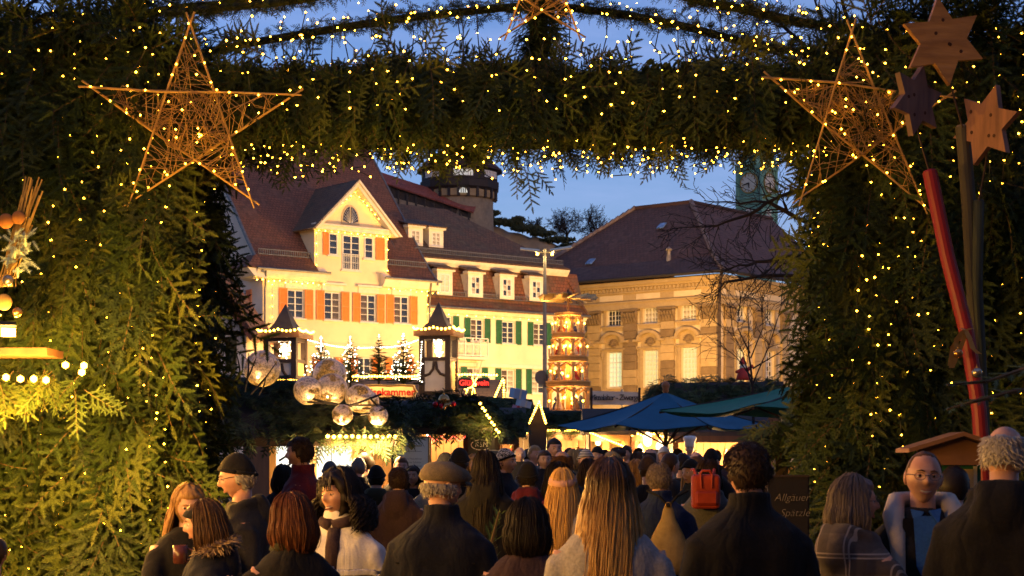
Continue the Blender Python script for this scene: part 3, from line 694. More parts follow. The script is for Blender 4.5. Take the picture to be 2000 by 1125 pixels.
# ------------------------------------------------------------------ added unseen houses behind and beside the viewer, cutting sky light on the gate
def sky_block_house(label, x, y, w, d, h, rz, wall, seed):
    rr = random.Random(seed); o = empty('sky_block_house', (x, y, 0), label, 'house', 'added houses behind the viewer', rz)
    holes = []; cols = int(w / 2.4)
    for r in range(1, 4):
        for c in range(cols): cx = -w / 2 + w * (c + .5) / cols; cz = .6 + r * 3.1; holes.append((cx - .55, cx + .55, cz - .8, cz + .8))
    m = MB(); wall_holes(m, -w / 2, w / 2, 0, h, holes); m.add([(-w / 2, 0, 0), (-w / 2, d, 0), (-w / 2, d, h), (-w / 2, 0, h)], [(0, 1, 2, 3)]); m.add([(w / 2, 0, 0), (w / 2, d, 0), (w / 2, d, h), (w / 2, 0, h)], [(0, 1, 2, 3)]); m.add([(-w / 2, d, 0), (w / 2, d, 0), (w / 2, d, h), (-w / 2, d, h)], [(0, 1, 2, 3)])
    m.add([(-w / 2, 0, h), (-w / 2, d, h), (-w / 2, d / 2, h + d * .45)], [(0, 1, 2)]); m.add([(w / 2, 0, h), (w / 2, d, h), (w / 2, d / 2, h + d * .45)], [(0, 1, 2)]); m.build('wall', wall, o)
    sheet('roof', [[(-w / 2 - .3, -.5, h - .2), (w / 2 + .3, -.5, h - .2), (w / 2 + .3, d / 2, h + d * .45 + .1), (-w / 2 - .3, d / 2, h + d * .45 + .1)], [(-w / 2 - .3, d + .5, h - .2), (w / 2 + .3, d + .5, h - .2), (w / 2 + .3, d / 2, h + d * .45 + .1), (-w / 2 - .3, d / 2, h + d * .45 + .1)]], tile_b, o)
    for a, b, c, e in holes: window(o, (a + b) / 2, (c + e) / 2, 1.1, 1.6, 2, 3, glass=dark_glass, frame=white_p)
grey_pl = M('grey_plaster', (.34, .30, .25), (.28, .25, .21), 1, .9)
sky_block_house('added unseen sky-blocking house directly behind the viewer', 0, -9, 16, 9, 14, PI, grey_pl, 1)
sky_block_house('added unseen sky-blocking house behind the viewer to the left', -17.5, -9, 18, 9, 14.5, PI, grey_pl, 2)
sky_block_house('added unseen sky-blocking house behind the viewer to the right', 17.5, -9, 18, 9, 13.5, PI, grey_pl, 3)
sky_block_house('added unseen sky-blocking house along the street left of the viewer', -13.5, 3, 18, 8, 14, PI / 2, grey_pl, 4)
sky_block_house('added unseen sky-blocking house along the street right of the viewer', 13.5, 3, 18, 8, 14, -PI / 2, grey_pl, 5)
# ------------------------------------------------------------------ bare trees
bark = M('bare_bark', (.030, .022, .018), (.018, .013, .011), 8, .9, .3)
def grow(mb, p, d, r, length, level, rng, n=5, droop=0.0, twig=.004, kids_=3, spread=.7, tw=None):
    """one limb with its side limbs; finer levels go to tw when given."""
    tgt = tw if (tw is not None and level <= 1) else mb
    seg = 5 if level > 0 else 3; pts = [p.copy()]; q = p.copy(); dd = d.normalized()
    for i in range(seg):
        dd = (dd + Vector((rng.gauss(0, .16), rng.gauss(0, .16), rng.gauss(0, .13) - droop))).normalized(); q = q + dd * (length / seg); pts.append(q.copy())
    rr = [max(twig, r * (1 - .62 * i / seg)) for i in range(seg + 1)]
    tgt.tube(pts, rr, n if level > 1 else 3, caps=False)
    if level <= 0: return
    k = kids_ + (level > 2)
    for j in range(k):
        i = 1 + int((j + rng.random()) / k * (seg - 0.01)); i = min(i, seg); base = pts[i]
        ax = Vector((rng.gauss(0, 1), rng.gauss(0, 1), rng.gauss(0, .7))); ax = (ax - dd * ax.dot(dd)).normalized()
        nd = (dd * (1 - spread * .45) + ax * spread).normalized()
        grow(mb, base, nd, rr[i] * rng.uniform(.5, .72), length * rng.uniform(.52, .78), level - 1, rng, max(3, n - 1), droop, twig, kids_, spread, tw)
    grow(mb, pts[-1], dd, rr[-1], length * rng.uniform(.55, .75), level - 1, rng, max(3, n - 1), droop, twig, kids_, spread, tw)
def bare_tree(name, label, base, h, seed, levels=5, r=.2, kids_=3, spread=.75, twig=.012, group=None):
    rng = random.Random(seed); o = empty(name, base, label, 'tree', group); a = MB(); b = MB()
    a.tube([(0, 0, -.3), (0, 0, h * .12), (rng.uniform(-.1, .1), 0, h * .24)], [r * 1.25, r, r * .9], 8, caps=False)
    for k in range(4):
        an = k * PI / 2 + rng.uniform(-.5, .5); grow(a, Vector((0, 0, h * .22)), Vector((math.cos(an) * .5, math.sin(an) * .5, .9)), r * .62, h * .34, levels - 1, rng, 6, 0, twig, kids_, spread, b)
    a.build('trunk', bark, o); b.build('crown', bark, o); return o

# ------------------------------------------------------------------ castle hill, wall and tower
YH = 235
def P(x, y, Y=YH): return at(x, y, Y)
hill_m = stone_m('castle_rock', (.42, .33, .22), (.31, .24, .16), (.15, .12, .085), .12, 1.0)
prof = [(560, 470), (700, 455), (800, 440), (900, 430), (945, 434), (1000, 450), (1060, 468), (1120, 484), (1160, 500), (1220, 540), (1330, 600), (1500, 620), (1700, 640), (2100, 660)]
prof_lo = [(x, 700) for x, _ in prof]
NX, NZ = 150, 22; V = []; Fs = []
xs_ = np.linspace(prof[0][0], prof[-1][0], NX); ys_ = np.interp(xs_, [p[0] for p in prof], [p[1] for p in prof])
for i in range(NX):
    for j in range(NZ + 6):
        k = min(1, j / NZ); Y = YH - 14 * (1 - k) ** 1.5; p = at(xs_[i], 900 + (ys_[i] - 900) * k, YH); p.y = Y
        if j > NZ: p.y = YH + (j - NZ) * 14; p.z -= (j - NZ) * .4
        q = p * .11; dsp = mnoise.fractal(Vector((q.x * 2, q.y, q.z * 2.5)), .8, 2.1, 6) * 2.2 * (.3 + .7 * (j <= NZ))
        p.y -= dsp; p.z += .3 * dsp; V.append(tuple(p))
for i in range(NX - 1):
    for j in range(NZ + 5): a = i * (NZ + 6) + j; Fs.append((a, a + NZ + 6, a + NZ + 7, a + 1))
me = bpy.data.meshes.new('hill'); me.from_pydata(V, [], Fs); me.materials.append(hill_m); me.shade_smooth()
tag(link('hill', me), kind='structure')
# shrubs on the hill's edge: clumps of small leaf faces
def leaf_clump(mb, c, rx, ry, rz, n, size, rng):
    for _ in range(n):
        while True:
            d = Vector((rng.uniform(-1, 1), rng.uniform(-1, 1), rng.uniform(-1, 1)))
            if d.length <= 1: break
        d = d * (.65 + .35 * rng.random()) if d.length > .4 else d
        p = Vector(c) + Vector((d.x * rx, d.y * ry, d.z * rz)) * (1 + .25 * mnoise.noise(d * 3 + Vector(c) * .2))
        a = Vector((rng.gauss(0, 1), rng.gauss(0, 1), rng.gauss(0, 1))).normalized(); b = a.orthogonal().normalized(); s = size * rng.uniform(.6, 1.3)
        mb.add([p - a * s, p + b * s * .55, p + a * s, p - b * s * .55], [(0, 1, 2, 3)])
ivy = M('dark_shrub_leaf', (.030, .042, .018), (.055, .062, .026), 2, .8)
rng = random.Random(4)
for i, (x, y, w, h) in enumerate([(735, 445, 30, 18), (940, 435, 22, 24), (955, 428, 22, 18), (975, 445, 30, 22), (1000, 448, 26, 22), (1030, 458, 34, 22), (1060, 468, 30, 18), (1090, 480, 34, 18), (1120, 492, 30, 18), (1012, 440, 14, 14), (1150, 500, 30, 20), (1185, 520, 30, 20)]):
    mb = MB(); c = P(x, y - 12, YH - 1); k = (YH - 5) / F
    leaf_clump(mb, (0, 0, 0), w * k * 1.1, w * k * .5, h * k * .36, 900, .26, rng)
    mb.tube([(0, 0, -h * k * .5), (0, 0, 0)], .15, 5)
    tag(mb.build('hill_shrub', ivy, loc=c), ['dark evergreen shrub on the castle rock left of the covered walk', 'dark shrub at the foot of the castle tower', 'shrub right beside the tower wall', 'rounded shrub on the rim just right of the tower', 'second shrub from the tower along the rock rim', 'broad shrub midway along the rock rim', 'shrub below the small bare tree on the rim', 'shrub left of the big bare trees on the rock rim', 'shrub under the big bare hill trees', 'small upright shrub poking above the rim near the tower', 'shrub at the foot of the right hill trees', 'lowest shrub at the right end of the rock rim'][i], 'shrub', 'shrubs on the castle hill')
bare_tree('hill_tree', 'broad bare tree on the hill, left of the pair', P(1108, 478, YH), 5.4, 21, 5, .2, 3, .85, .022)
bare_tree('hill_tree', 'slender bare tree on the hill, right of the pair', P(1156, 486, YH), 5.8, 22, 5, .18, 3, .7, .022)
bare_tree('hill_tree', 'small faint bare tree on the hill between tower and big trees', P(1044, 452, YH + 6), 2.6, 8, 4, .1, 3, .8, .03)
fence_m = wood('grey_fence_wood', (.09, .075, .06), (.05, .04, .035))
fe = empty('hill_fence', P(1128, 530, YH - 16), 'grey paling fence at the foot of the castle rock', 'fence')
k = (YH - 16) / F
for i in range(26): m = MB(); m.b2((i * 3 * k - 4.3, -.03, -2), (i * 3 * k - 4.3 + .15, .03, 1.2 + .1 * (i % 3))); m.build('paling', fence_m, fe)
# round tower
kT = 225 / F
T = empty('castle_tower', P(898, 461, 225), 'round stone castle tower with dark timber gallery and red conical roof', 'tower')
rs = stone_m('rubble_stone', (.33, .26, .17), (.25, .19, .12), (.14, .11, .08), .5, 1.2)
zz = lambda y: (445 - y) * kT
m = MB(); rr = 66 * kT; m.lathe([(rr * 1.02, -14), (rr * 1.0, zz(440)), (rr * .985, zz(377))], n=40); m.build('stone_drum', rs, T)
timber = wood('dark_timber', (.030, .020, .016), (.016, .011, .009)); infill = M('timber_infill', (.34, .25, .13), (.27, .19, .1), 2, .9)
oct_ = 12
m = MB(); m.lathe([(67 * kT, zz(377)), (71 * kT, zz(375)), (71 * kT, zz(357))], n=24); m.build('infill_band', infill, T)
for i in range(24):
    a = 2 * PI * i / 24; m = MB(); m.box((math.cos(a) * 71.6 * kT, math.sin(a) * 71.6 * kT, (zz(377) + zz(357)) / 2), (.28, .34, zz(357) - zz(377)), rz=a); m.build('post', timber, T)
m = MB(); m.lathe([(72 * kT, zz(362)), (78 * kT, zz(357)), (79 * kT, zz(344)), (76 * kT, zz(342)), (76 * kT, zz(322)), (80 * kT, zz(320)), (84 * kT, zz(317))], n=oct_, a0=PI / 12); m.build('timber_gallery', timber, T)
m = MB(); m.lathe([(86 * kT, zz(321)), (60 * kT, zz(296)), (12 * kT, zz(262)), (0.001, zz(255))], n=oct_, a0=PI / 12); m.build('cone_roof', tiles('tower_red_tile', (.17, .055, .045), (.12, .045, .04), (.08, .04, .036), .5, .4), T)
tw_white = litglass('tower_lit_glass', (.9, .85, .7), (.8, .8, .75), .75)
for a, gm in ((-PI / 2 + .12, tw_white), (-PI / 2 - .75, curtain_glass), (-PI / 2 + .95, curtain_glass)):
    for j in range(4):
        aa = a + (j - 1.5) * .125
        wo = window(T, math.cos(aa) * 76.6 * kT, zz(332), 9.5 * kT, 13 * kT, 2, 2, y=math.sin(aa) * 76.6 * kT, glass=gm, frame=white_p, fw=.08, mw=.06, rz=aa + PI / 2)
hw = MB(); hw.prism([(-8 * kT, zz(371))] + [(-8 * kT * math.cos(PI * q / 10), zz(370) + 8 * kT * math.sin(PI * q / 10)) for q in range(11)] + [(8 * kT, zz(371))], -.1, .1)
ho = hw.build('half_round_window', tw_white, T, loc=(math.cos(-PI / 2 + .12) * 72.5 * kT, math.sin(-PI / 2 + .12) * 72.5 * kT, 0)); ho.rotation_euler.z = .12
m = MB()
for q in (-4, 0, 4): m.b2((q * kT - .06, -.16, zz(371)), (q * kT + .06, -.1, zz(363)))
m.build('glazing_bar', timber, ho)
# covered battlement walk
W_ = empty('covered_walk', P(845, 430, 222), 'long red-roofed covered wall walk climbing to the castle tower', 'wall')
k2 = 222 / F; L2 = lambda x, y: Vector(((x - 845) * k2, 0, (430 - y) * k2))
red_tile = tiles('walk_red_tile', (.30, .075, .045), (.24, .06, .04), (.17, .05, .035), .5, .4)
a, b, c, d = L2(700, 344), L2(700, 322), L2(932, 397), L2(926, 419)
def off(p, y): return (p.x, y, p.z)
sheet('roof', [[off(a, -2.2), off(d, -2.2), off(c, 0), off(b, 0)], [off(b, 0), off(c, 0), off(d, 2.2), off(a, 2.2)]], red_tile, W_, .2)
m = MB(); m.add([off(L2(700, 346), -1.4), off(L2(920, 418), -1.4), off(L2(920, 432), -1.4), off(L2(700, 372), -1.4), off(L2(700, 346), 1.4), off(L2(920, 418), 1.4), off(L2(920, 432), 1.4), off(L2(700, 372), 1.4)], [(0, 1, 2, 3), (7, 6, 5, 4), (0, 4, 5, 1), (1, 5, 6, 2), (2, 6, 7, 3), (3, 7, 4, 0)]); m.build('timber_gallery', timber, W_)
for i in range(13):
    x = 712 + i * 17; y = 346 + (x - 700) * .327; m = MB(); p = L2(x, y); m.b2((p.x - .12, -1.75, p.z - 2.1), (p.x + .12, -1.42, p.z - .1)); m.build('post', timber, W_)
m = MB(); m.add([off(L2(700, 371), -1.6), off(L2(925, 431), -1.6), off(L2(925, 520), -1.6), off(L2(700, 520), -1.6), off(L2(700, 371), 1.6), off(L2(925, 431), 1.6), off(L2(925, 520), 1.6), off(L2(700, 520), 1.6)], [(0, 1, 2, 3), (7, 6, 5, 4), (0, 4, 5, 1), (1, 5, 6, 2), (2, 6, 7, 3), (3, 7, 4, 0)]); m.build('stone_wall', rs, W_)
# copper clock tower behind the hall
kc = 150 / F; Cc = empty('clock_tower', P(1478, 700, 150), 'green copper clock tower rising behind the sandstone hall', 'tower', rz=math.radians(-40))
copper = M('verdigris_copper', (.17, .36, .26), (.11, .25, .19), 1.5, .6, .2, lo=.35, hi=.7)
hw_ = 27 * kc; zc2 = lambda y: (700 - y) * kc
m = MB(); m.b2((-hw_, -hw_, 0), (hw_, hw_, zc2(330))); m.build('shaft', copper, Cc)
m = MB()
for y0, y1, e in ((392, 387, 2.5), (334, 326, 4), (402, 399, 1.5)): m.b2((-hw_ - e * kc, -hw_ - e * kc, zc2(y0)), (hw_ + e * kc, hw_ + e * kc, zc2(y1)))
for sx in (-1, 1):
    for sy in (-1, 1): m.b2((sx * hw_ - .12, sy * hw_ - .12, zc2(520)), (sx * hw_ + .12, sy * hw_ + .12, zc2(334)))
m.build('mouldings', copper, Cc)
m = MB(); m.lathe([(hw_ * 1.5, zc2(326)), (hw_ * 1.2, zc2(300)), (hw_ * .7, zc2(285)), (.6, zc2(262)), (.001, zc2(225))], n=8, a0=PI / 8); m.build('dome', copper, Cc)
dial_m = M('clock_dial', (.62, .60, .50), (.5, .5, .42), 3); gold_m = M('gilt', (.45, .28, .08), (.3, .18, .05), 5, .4, metal=.7)
for face in (0, 1):
    f = empty('clock_face', (0, 0, 0)); f.parent = Cc; f.rotation_euler.z = PI / 2 * face
    zc3 = zc2(361); y = -hw_ - .04; ra = 19 * kc
    m = MB(); m.prism([(ra * math.cos(2 * PI * q / 28), zc3 + ra * math.sin(2 * PI * q / 28)) for q in range(28)], y - .05, y + .04); m.build('dial', dial_m, f)
    m = MB(); m.tube([(ra * math.cos(2 * PI * q / 28), y - .04, zc3 + ra * math.sin(2 * PI * q / 28)) for q in range(29)], .07, 5); m.build('ring', gold_m, f)
    for q in range(12):
        a = PI / 6 * q; m = MB(); m.box((ra * .8 * math.sin(a), y - .075, zc3 + ra * .8 * math.cos(a)), (.07, .03, .2), ry=a); m.build('hour_mark', gold_m, f)
    for a, l, w in ((math.radians(255), ra * .78, .07), (math.radians(173), ra * .52, .10)):
        m = MB(); m.tube([(0, y - .10, zc3), (math.sin(a) * l, y - .10, zc3 + math.cos(a) * l)], [w, w * .5], 4); m.build('hand', M('clock_hand_dark', (.02, .02, .02)), f)
    window(f, 0, zc2(428), .62, 1.5, 2, 4, y=-hw_ - .02, glass=curtain_glass, frame=white_p)
# ------------------------------------------------------------------ fir sprigs
def fir_mat(name, c1, c2, c3):
    m, t, b, o = nt(name)
    oi = t.nodes.new('ShaderNodeObjectInfo'); v = _coords(t); n = _noise(t, v, 3, 2)
    ad = t.nodes.new('ShaderNodeMath'); ad.operation = 'MULTIPLY_ADD'; ad.inputs[1].default_value = .35; t.links.new(n, ad.inputs[0])
    ml = t.nodes.new('ShaderNodeMath'); ml.operation = 'MULTIPLY'; ml.inputs[1].default_value = .75; t.links.new(oi.outputs['Random'], ml.inputs[0]); t.links.new(ml.outputs[0], ad.inputs[2])
    t.links.new(_ramp(t, ad.outputs[0], [(.1, c1), (.5, c2), (.95, c3)]), b.inputs['Base Color'])
    b.inputs['Roughness'].default_value = .55; b.inputs['Specular IOR Level'].default_value = .22
    MATS[name] = m; return m
fir_g = fir_mat('fir_needles', (.018, .036, .010), (.042, .068, .014), (.085, .100, .020))
fir_d = fir_mat('fir_needles_dark', (.012, .024, .010), (.024, .042, .015), (.042, .060, .018))
fir_r = fir_mat('fir_needles_roof', (.028, .050, .024), (.055, .085, .036), (.09, .12, .045))
twig_m = M('fir_twig', (.11, .07, .03), (.07, .045, .02), 10, .8)
leaf_m = M('broad_leaf', (.06, .10, .02), (.10, .12, .03), 6, .5)

def needles(mb, p, d, up, L, n, nl, nw):
    """flat comb of needles along one twig: p start, d direction, up the frond's normal."""
    d = d.normalized(); side = d.cross(up).normalized()
    for i in range(n):
        t = (i + .3) / n; q = p + d * (L * t); k = nl * (1 - .45 * t * t)
        for s in (-1, 1):
            e = (d * .75 + side * s + up * R.uniform(-.25, .45)).normalized() * k * R.uniform(.85, 1.1)
            w = d * nw
            mb.add([q - w, q + w, q + e], [(0, 1, 2)])
        if i % 2 == 0:
            e = (d * .9 + up * .8 + side * R.uniform(-.3, .3)).normalized() * k * .8; mb.add([q - side * nw, q + side * nw, q + e], [(0, 1, 2)])
    if L > .05: mb.add([p, p + d * L * .3 + side * nl * .25 + up * .002, p + d * L * .75 + side * nl * .20 + up * .004, p + d * (L + nl * .2), p + d * L * .75 - side * nl * .20 + up * .004, p + d * L * .3 - side * nl * .25 + up * .002], [(0, 1, 2, 3, 4, 5)])
    mb.add([p + d * (L - .004) - side * nw * 1.2, p + d * (L - .004) + side * nw * 1.2, p + d * (L + nl * .8)], [(0, 1, 2)])
def frond(seed, L=.5, pairs=6, nl=.027, nw=.0062, mat=None, droop=.5):
    """hangs along -z, its flat face towards -y."""
    global R
    keep = R; R = random.Random(seed); mb = MB(); mb.mi = 0
    pts = []; N = pairs * 2 + 2
    for i in range(N + 1): t = i / N; pts.append(Vector((.03 * math.sin(t * 3 + seed), -.16 * math.sin(t * 2.2) * droop, -L * t)))
    up = Vector((0, -1, .15)).normalized()
    mb.mi = 1; mb.tube(pts[::2] if len(pts[::2]) > 1 else pts, [.006 - .004 * i / len(pts[::2]) for i in range(len(pts[::2]))], 3, caps=False); mb.mi = 0
    for i in range(2, N):
        d = (pts[min(i + 1, N)] - pts[i - 1]).normalized(); s = 1 if i % 2 else -1
        side = d.cross(up).normalized() * s; tl = L * .46 * (1 - .68 * i / N) * R.uniform(.75, 1.15)
        td = (d * .72 + side * .85 + up * R.uniform(-.1, .35)).normalized()
        needles(mb, pts[i], td, up, tl, max(6, int(tl / .0095)), nl, nw)
        if tl > .15:
            for s2 in (-1, 1):
                q = pts[i] + td * tl * .45; sd = td.cross(up).normalized() * s2
                needles(mb, q, (td * .8 + sd * .7).normalized(), up, tl * .42, max(4, int(tl * .42 / .011)), nl, nw)
        needles(mb, pts[i - 1], d, up, L / N * 1.02, 2, nl, nw)
    needles(mb, pts[-1], pts[-1] - pts[-2], up, L * .14, 6, nl, nw)
    me = mb.mesh('fir_branch', [mat or fir_g, twig_m]); R = keep; return me
def oak_sprig(seed):
    rr = random.Random(seed); mb = MB()
    for k in range(7):
        d = Vector((rr.uniform(-1, 1), -.5 - rr.random() * .4, rr.uniform(-1, .5))).normalized(); a = d.orthogonal().normalized(); p = d * .02; L = rr.uniform(.09, .15)
        n = 9; pts = []
        for i in range(n): t = i / (n - 1); w = .035 * math.sin(PI * min(1, t * .95 + .05)) * (1 + .35 * math.cos(t * 18)); pts.append((t, w))
        V = [p + d * (L * t) + a * w + Vector((0, 0, -.04 * t * t)) for t, w in pts] + [p + d * (L * t) - a * w + Vector((0, 0, -.04 * t * t)) for t, w in pts[::-1]]
        mb.add(V, [tuple(range(len(V)))])
    return mb.mesh('leaf_sprig', leaf_m)
FR = [frond(s, L, p, mat=m) for s, L, p, m in ((1, .52, 5, fir_g), (2, .44, 4, fir_g), (3, .60, 6, fir_g), (4, .38, 4, fir_d), (5, .48, 5, fir_d))]
BIG = [frond(s, .74, 7, .030, .0068, m) for s, m in ((11, fir_g), (12, fir_g), (13, fir_d))]
def stash(name, meshes):
    c = bpy.data.collections.new(name)
    for i, me in enumerate(meshes): c.objects.link(bpy.data.objects.new('%s_%d' % (name, i), me))
    return c
SPR = stash('sprig_kit', FR + [oak_sprig(3)])
SPD = stash('sprig_kit_dark', [frond(s, L, p, mat=fir_r) for s, L, p in ((21, .36, 5), (22, .44, 6), (23, .3, 5))])
def scatter_nodes(col_):
    ng = bpy.data.node_groups.new('scatter_' + col_.name, 'GeometryNodeTree')
    ng.interface.new_socket('Geometry', in_out='INPUT', socket_type='NodeSocketGeometry'); ng.interface.new_socket('Geometry', in_out='OUTPUT', socket_type='NodeSocketGeometry')
    N_ = ng.nodes; gi = N_.new('NodeGroupInput'); go = N_.new('NodeGroupOutput'); ip = N_.new('GeometryNodeInstanceOnPoints'); ci = N_.new('GeometryNodeCollectionInfo')
    ci.inputs['Collection'].default_value = col_; ci.inputs['Separate Children'].default_value = True; ci.inputs['Reset Children'].default_value = True
    def na(nm, ty): n = N_.new('GeometryNodeInputNamedAttribute'); n.data_type = ty; n.inputs['Name'].default_value = nm; return n.outputs[0]
    ip.inputs['Pick Instance'].default_value = True
    ng.links.new(gi.outputs[0], ip.inputs['Points']); ng.links.new(ci.outputs[0], ip.inputs['Instance'])
    er = N_.new('FunctionNodeEulerToRotation'); ng.links.new(na('rot', 'FLOAT_VECTOR'), er.inputs[0]); ng.links.new(er.outputs[0], ip.inputs['Rotation'])
    ng.links.new(na('idx', 'INT'), ip.inputs['Instance Index']); ng.links.new(na('scl', 'FLOAT'), ip.inputs['Scale'])
    ng.links.new(ip.outputs[0], go.inputs[0]); return ng
NG = {}
def scatter(name, recs, parent=None, kit=None, loc=None):
    """recs: (pos, euler, scale, index); one object that instances the sprigs."""
    kit = kit or SPR
    if kit.name not in NG: NG[kit.name] = scatter_nodes(kit)
    me = bpy.data.meshes.new(name); me.from_pydata([tuple(r[0]) for r in recs], [], [])
    a = me.attributes.new('rot', 'FLOAT_VECTOR', 'POINT'); a.data.foreach_set('vector', [c for r in recs for c in r[1]])
    a = me.attributes.new('scl', 'FLOAT', 'POINT'); a.data.foreach_set('value', [r[2] for r in recs])
    a = me.attributes.new('idx', 'INT', 'POINT'); a.data.foreach_set('value', [r[3] for r in recs])
    o = link(name, me, parent, loc); md = o.modifiers.new('scatter', 'NODES'); md.node_group = NG[kit.name]
    return tag(o, kind='stuff')

# ------------------------------------------------------------------ the fir gate
YA, YB = 12.0, 13.2; XI, ZU, ZT = 2.42, 3.95, 4.55
GATE = empty('fir_gate', (0, YA, 0), 'huge gateway clad in hanging fir branches and fairy lights framing the market', 'gate')
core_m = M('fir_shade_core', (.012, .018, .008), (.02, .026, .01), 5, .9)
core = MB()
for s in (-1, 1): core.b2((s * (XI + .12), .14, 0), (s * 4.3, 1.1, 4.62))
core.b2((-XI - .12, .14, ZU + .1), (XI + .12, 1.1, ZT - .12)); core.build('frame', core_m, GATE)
recs = []; big = []
def put(p, out, down=True, s=1.0, tilt=None):
    """a frond rooted at p (gate space), hanging, its face turned to 'out' (angle about z)."""
    idx = R.choice([0, 0, 1, 1, 2, 2, 3, 4, 4]) if R.random() > .035 else 5
    t = R.gauss(.12, .2) if tilt is None else tilt
    recs.append((p, (-t, R.gauss(0, .35) if R.random() < .72 else R.gauss(0, 1.2), out + R.gauss(0, .55)), s * R.uniform(.6, 1.25), idx))
hmap = lambda x, z: .13 * mnoise.noise(Vector((x * 1.7, z * 1.2, 1.3))) + .05 * mnoise.noise(Vector((x * 5, z * 5, 4)))
for s in (-1, 1):
    for _ in range(1900):
        x = s * R.uniform(XI + .02, 4.12); z = R.uniform(.3, 4.86 - .12 * abs(abs(x) - 3)); put((x, .06 + hmap(x, z), z), 0)
    for _ in range(620): z = R.uniform(.3, 4.15); y = R.uniform(.05, 1.15); put((s * (XI + .03) + hmap(y, z) * .5, y, z), s * -PI / 2)
    for _ in range(160): put((s * R.uniform(XI, 4.2), R.uniform(.1, 1.0), 4.72), R.uniform(-1, 1), tilt=R.uniform(.3, 1.3))
    for _ in range(60): put((s * R.uniform(XI + .1, 4.2), R.uniform(.0, .4), 4.66 + R.uniform(-.05, .12)), R.uniform(-.6, .6), tilt=R.uniform(1.6, 2.9), s=.7)
for _ in range(1150): x = R.uniform(-XI, XI); z = R.uniform(ZU + .30, ZT - .04); put((x, .05 + hmap(x, z), z), 0, s=.72)
for _ in range(230): x = R.uniform(-XI, XI); put((x, .03 + .1 * R.random(), ZU + .30 + R.uniform(-.04, .08)), 0, s=.55)
for _ in range(420): put((R.uniform(-XI, XI), R.uniform(.1, 1.1), ZU + .12), R.uniform(-PI, PI), s=.5, tilt=R.uniform(.6, 1.35))
for _ in range(270): put((R.uniform(-XI - .1, XI + .1), R.uniform(.95, 1.3), ZU + R.uniform(.10, .20)), R.uniform(-.8, .8), s=.40)
for _ in range(200): put((R.uniform(-XI, XI), R.uniform(.05, 1.0), ZT - .08), R.uniform(-PI, PI), s=.5, tilt=R.uniform(.7, 1.45))
for _ in range(18): put((R.uniform(-XI, XI), R.uniform(.0, .5), ZT - .10), R.uniform(-.6, .6), s=.32, tilt=R.uniform(1.8, 2.8))
# a few long sprays that stick out below the beam and at the pillars' inner edges
for x, y, L in ((1020, 350, 1.0), (1045, 348, .95), (1005, 340, .8), (1290, 335, .8), (1200, 333, .6), (1330, 334, .55), (850, 335, .7), (610, 340, .9), (660, 345, .8), (560, 335, .8), (500, 330, .8), (900, 338, .6), (1100, 335, .6), (1150, 330, .6), (1400, 330, .7)):
    p = at(x, y - 22, YB - .05) - Vector((0, YA, 0)); recs.append((tuple(p), (R.uniform(-.5, .1), R.uniform(-.7, .7), R.uniform(-.7, .7)), L * .62, R.choice([0, 1, 3])))
for s in (-1, 1):
    for _ in range(55): z = R.uniform(1.0, 4.0); recs.append(((s * (XI - .02), 1.12, z), (R.uniform(-.6, .0), s * R.uniform(.3, 1.1), R.uniform(-.5, .5)), R.uniform(.5, .9), R.choice([0, 1, 3])))
scatter('fir_cover', recs, GATE)
# the 300 largest fronds, each its own part
for i in range(300):
    k = i % 10
    if k < 5: s = -1; x = -R.uniform(XI + .05, 3.75); z = R.uniform(1.1, 4.6)
    elif k < 9: x = R.uniform(XI + .05, 3.8); z = R.uniform(1.1, 4.6)
    else: x = R.uniform(-XI, XI); z = R.uniform(ZU + .45, ZT)
    o = link('fir_branch', R.choice(BIG), GATE, (x, .0 + hmap(x, z) - .03, z)); o.rotation_euler = (R.gauss(-.10, .12), R.gauss(0, .22), R.gauss(0, .4))
    sc = R.uniform(.75, 1.25) * (.7 if k == 9 else 1); o.scale = (sc, sc, sc)
# garlands arching over the beam
def garland(name, label, px_pts, Y, rad, dens, seed):
    rr = random.Random(seed); pts = [at(x, y, Y) for x, y in px_pts]; base = pts[0].copy()
    # resample with Catmull-Rom
    P_ = [pts[0]] + pts + [pts[-1]]; cur = []
    for i in range(1, len(P_) - 2):
        for t in np.linspace(0, 1, 9)[:-1]:
            a, b, c, d = P_[i - 1], P_[i], P_[i + 1], P_[i + 2]
            cur.append(.5 * ((2 * b) + (c - a) * t + (2 * a - 5 * b + 4 * c - d) * t * t + (3 * b - a - 3 * c + d) * t ** 3))
    cur.append(pts[-1])
    o = empty(name, base, label, 'garland', 'garlands over the gate'); m = MB(); m.tube([p - base for p in cur], rad * .32, 7); m.build('rope', core_m, o)
    rc = []; n = int(dens * sum((cur[i + 1] - cur[i]).length for i in range(len(cur) - 1)))
    for _ in range(n):
        i = rr.randrange(len(cur) - 1); p = cur[i].lerp(cur[i + 1], rr.random()) - base; d = cur[i + 1] - cur[i]
        th = rr.uniform(-PI, PI); q = p + Vector((0, math.cos(th), math.sin(th))) * rad * .5
        yaw = math.atan2(d.y, d.x) + rr.choice((1, -1)) * PI / 2 + rr.gauss(0, .5)
        rc.append((tuple(q), (-rr.uniform(.2, 2.3), rr.gauss(0, .8), yaw if rr.random() < .5 else rr.uniform(-PI, PI)), rad * rr.uniform(1.7, 3.0), rr.choice([0, 1, 3, 4])))
    scatter('fir_cover', rc, o); return cur
arc1 = garland('fir_garland', 'lower fir garland arching just above the beam', [(360, 112), (480, 86), (620, 62), (760, 40), (900, 24), (1050, 12), (1200, 26), (1330, 50), (1460, 84), (1580, 104), (1680, 112)], 13.0, .095, 230, 1)
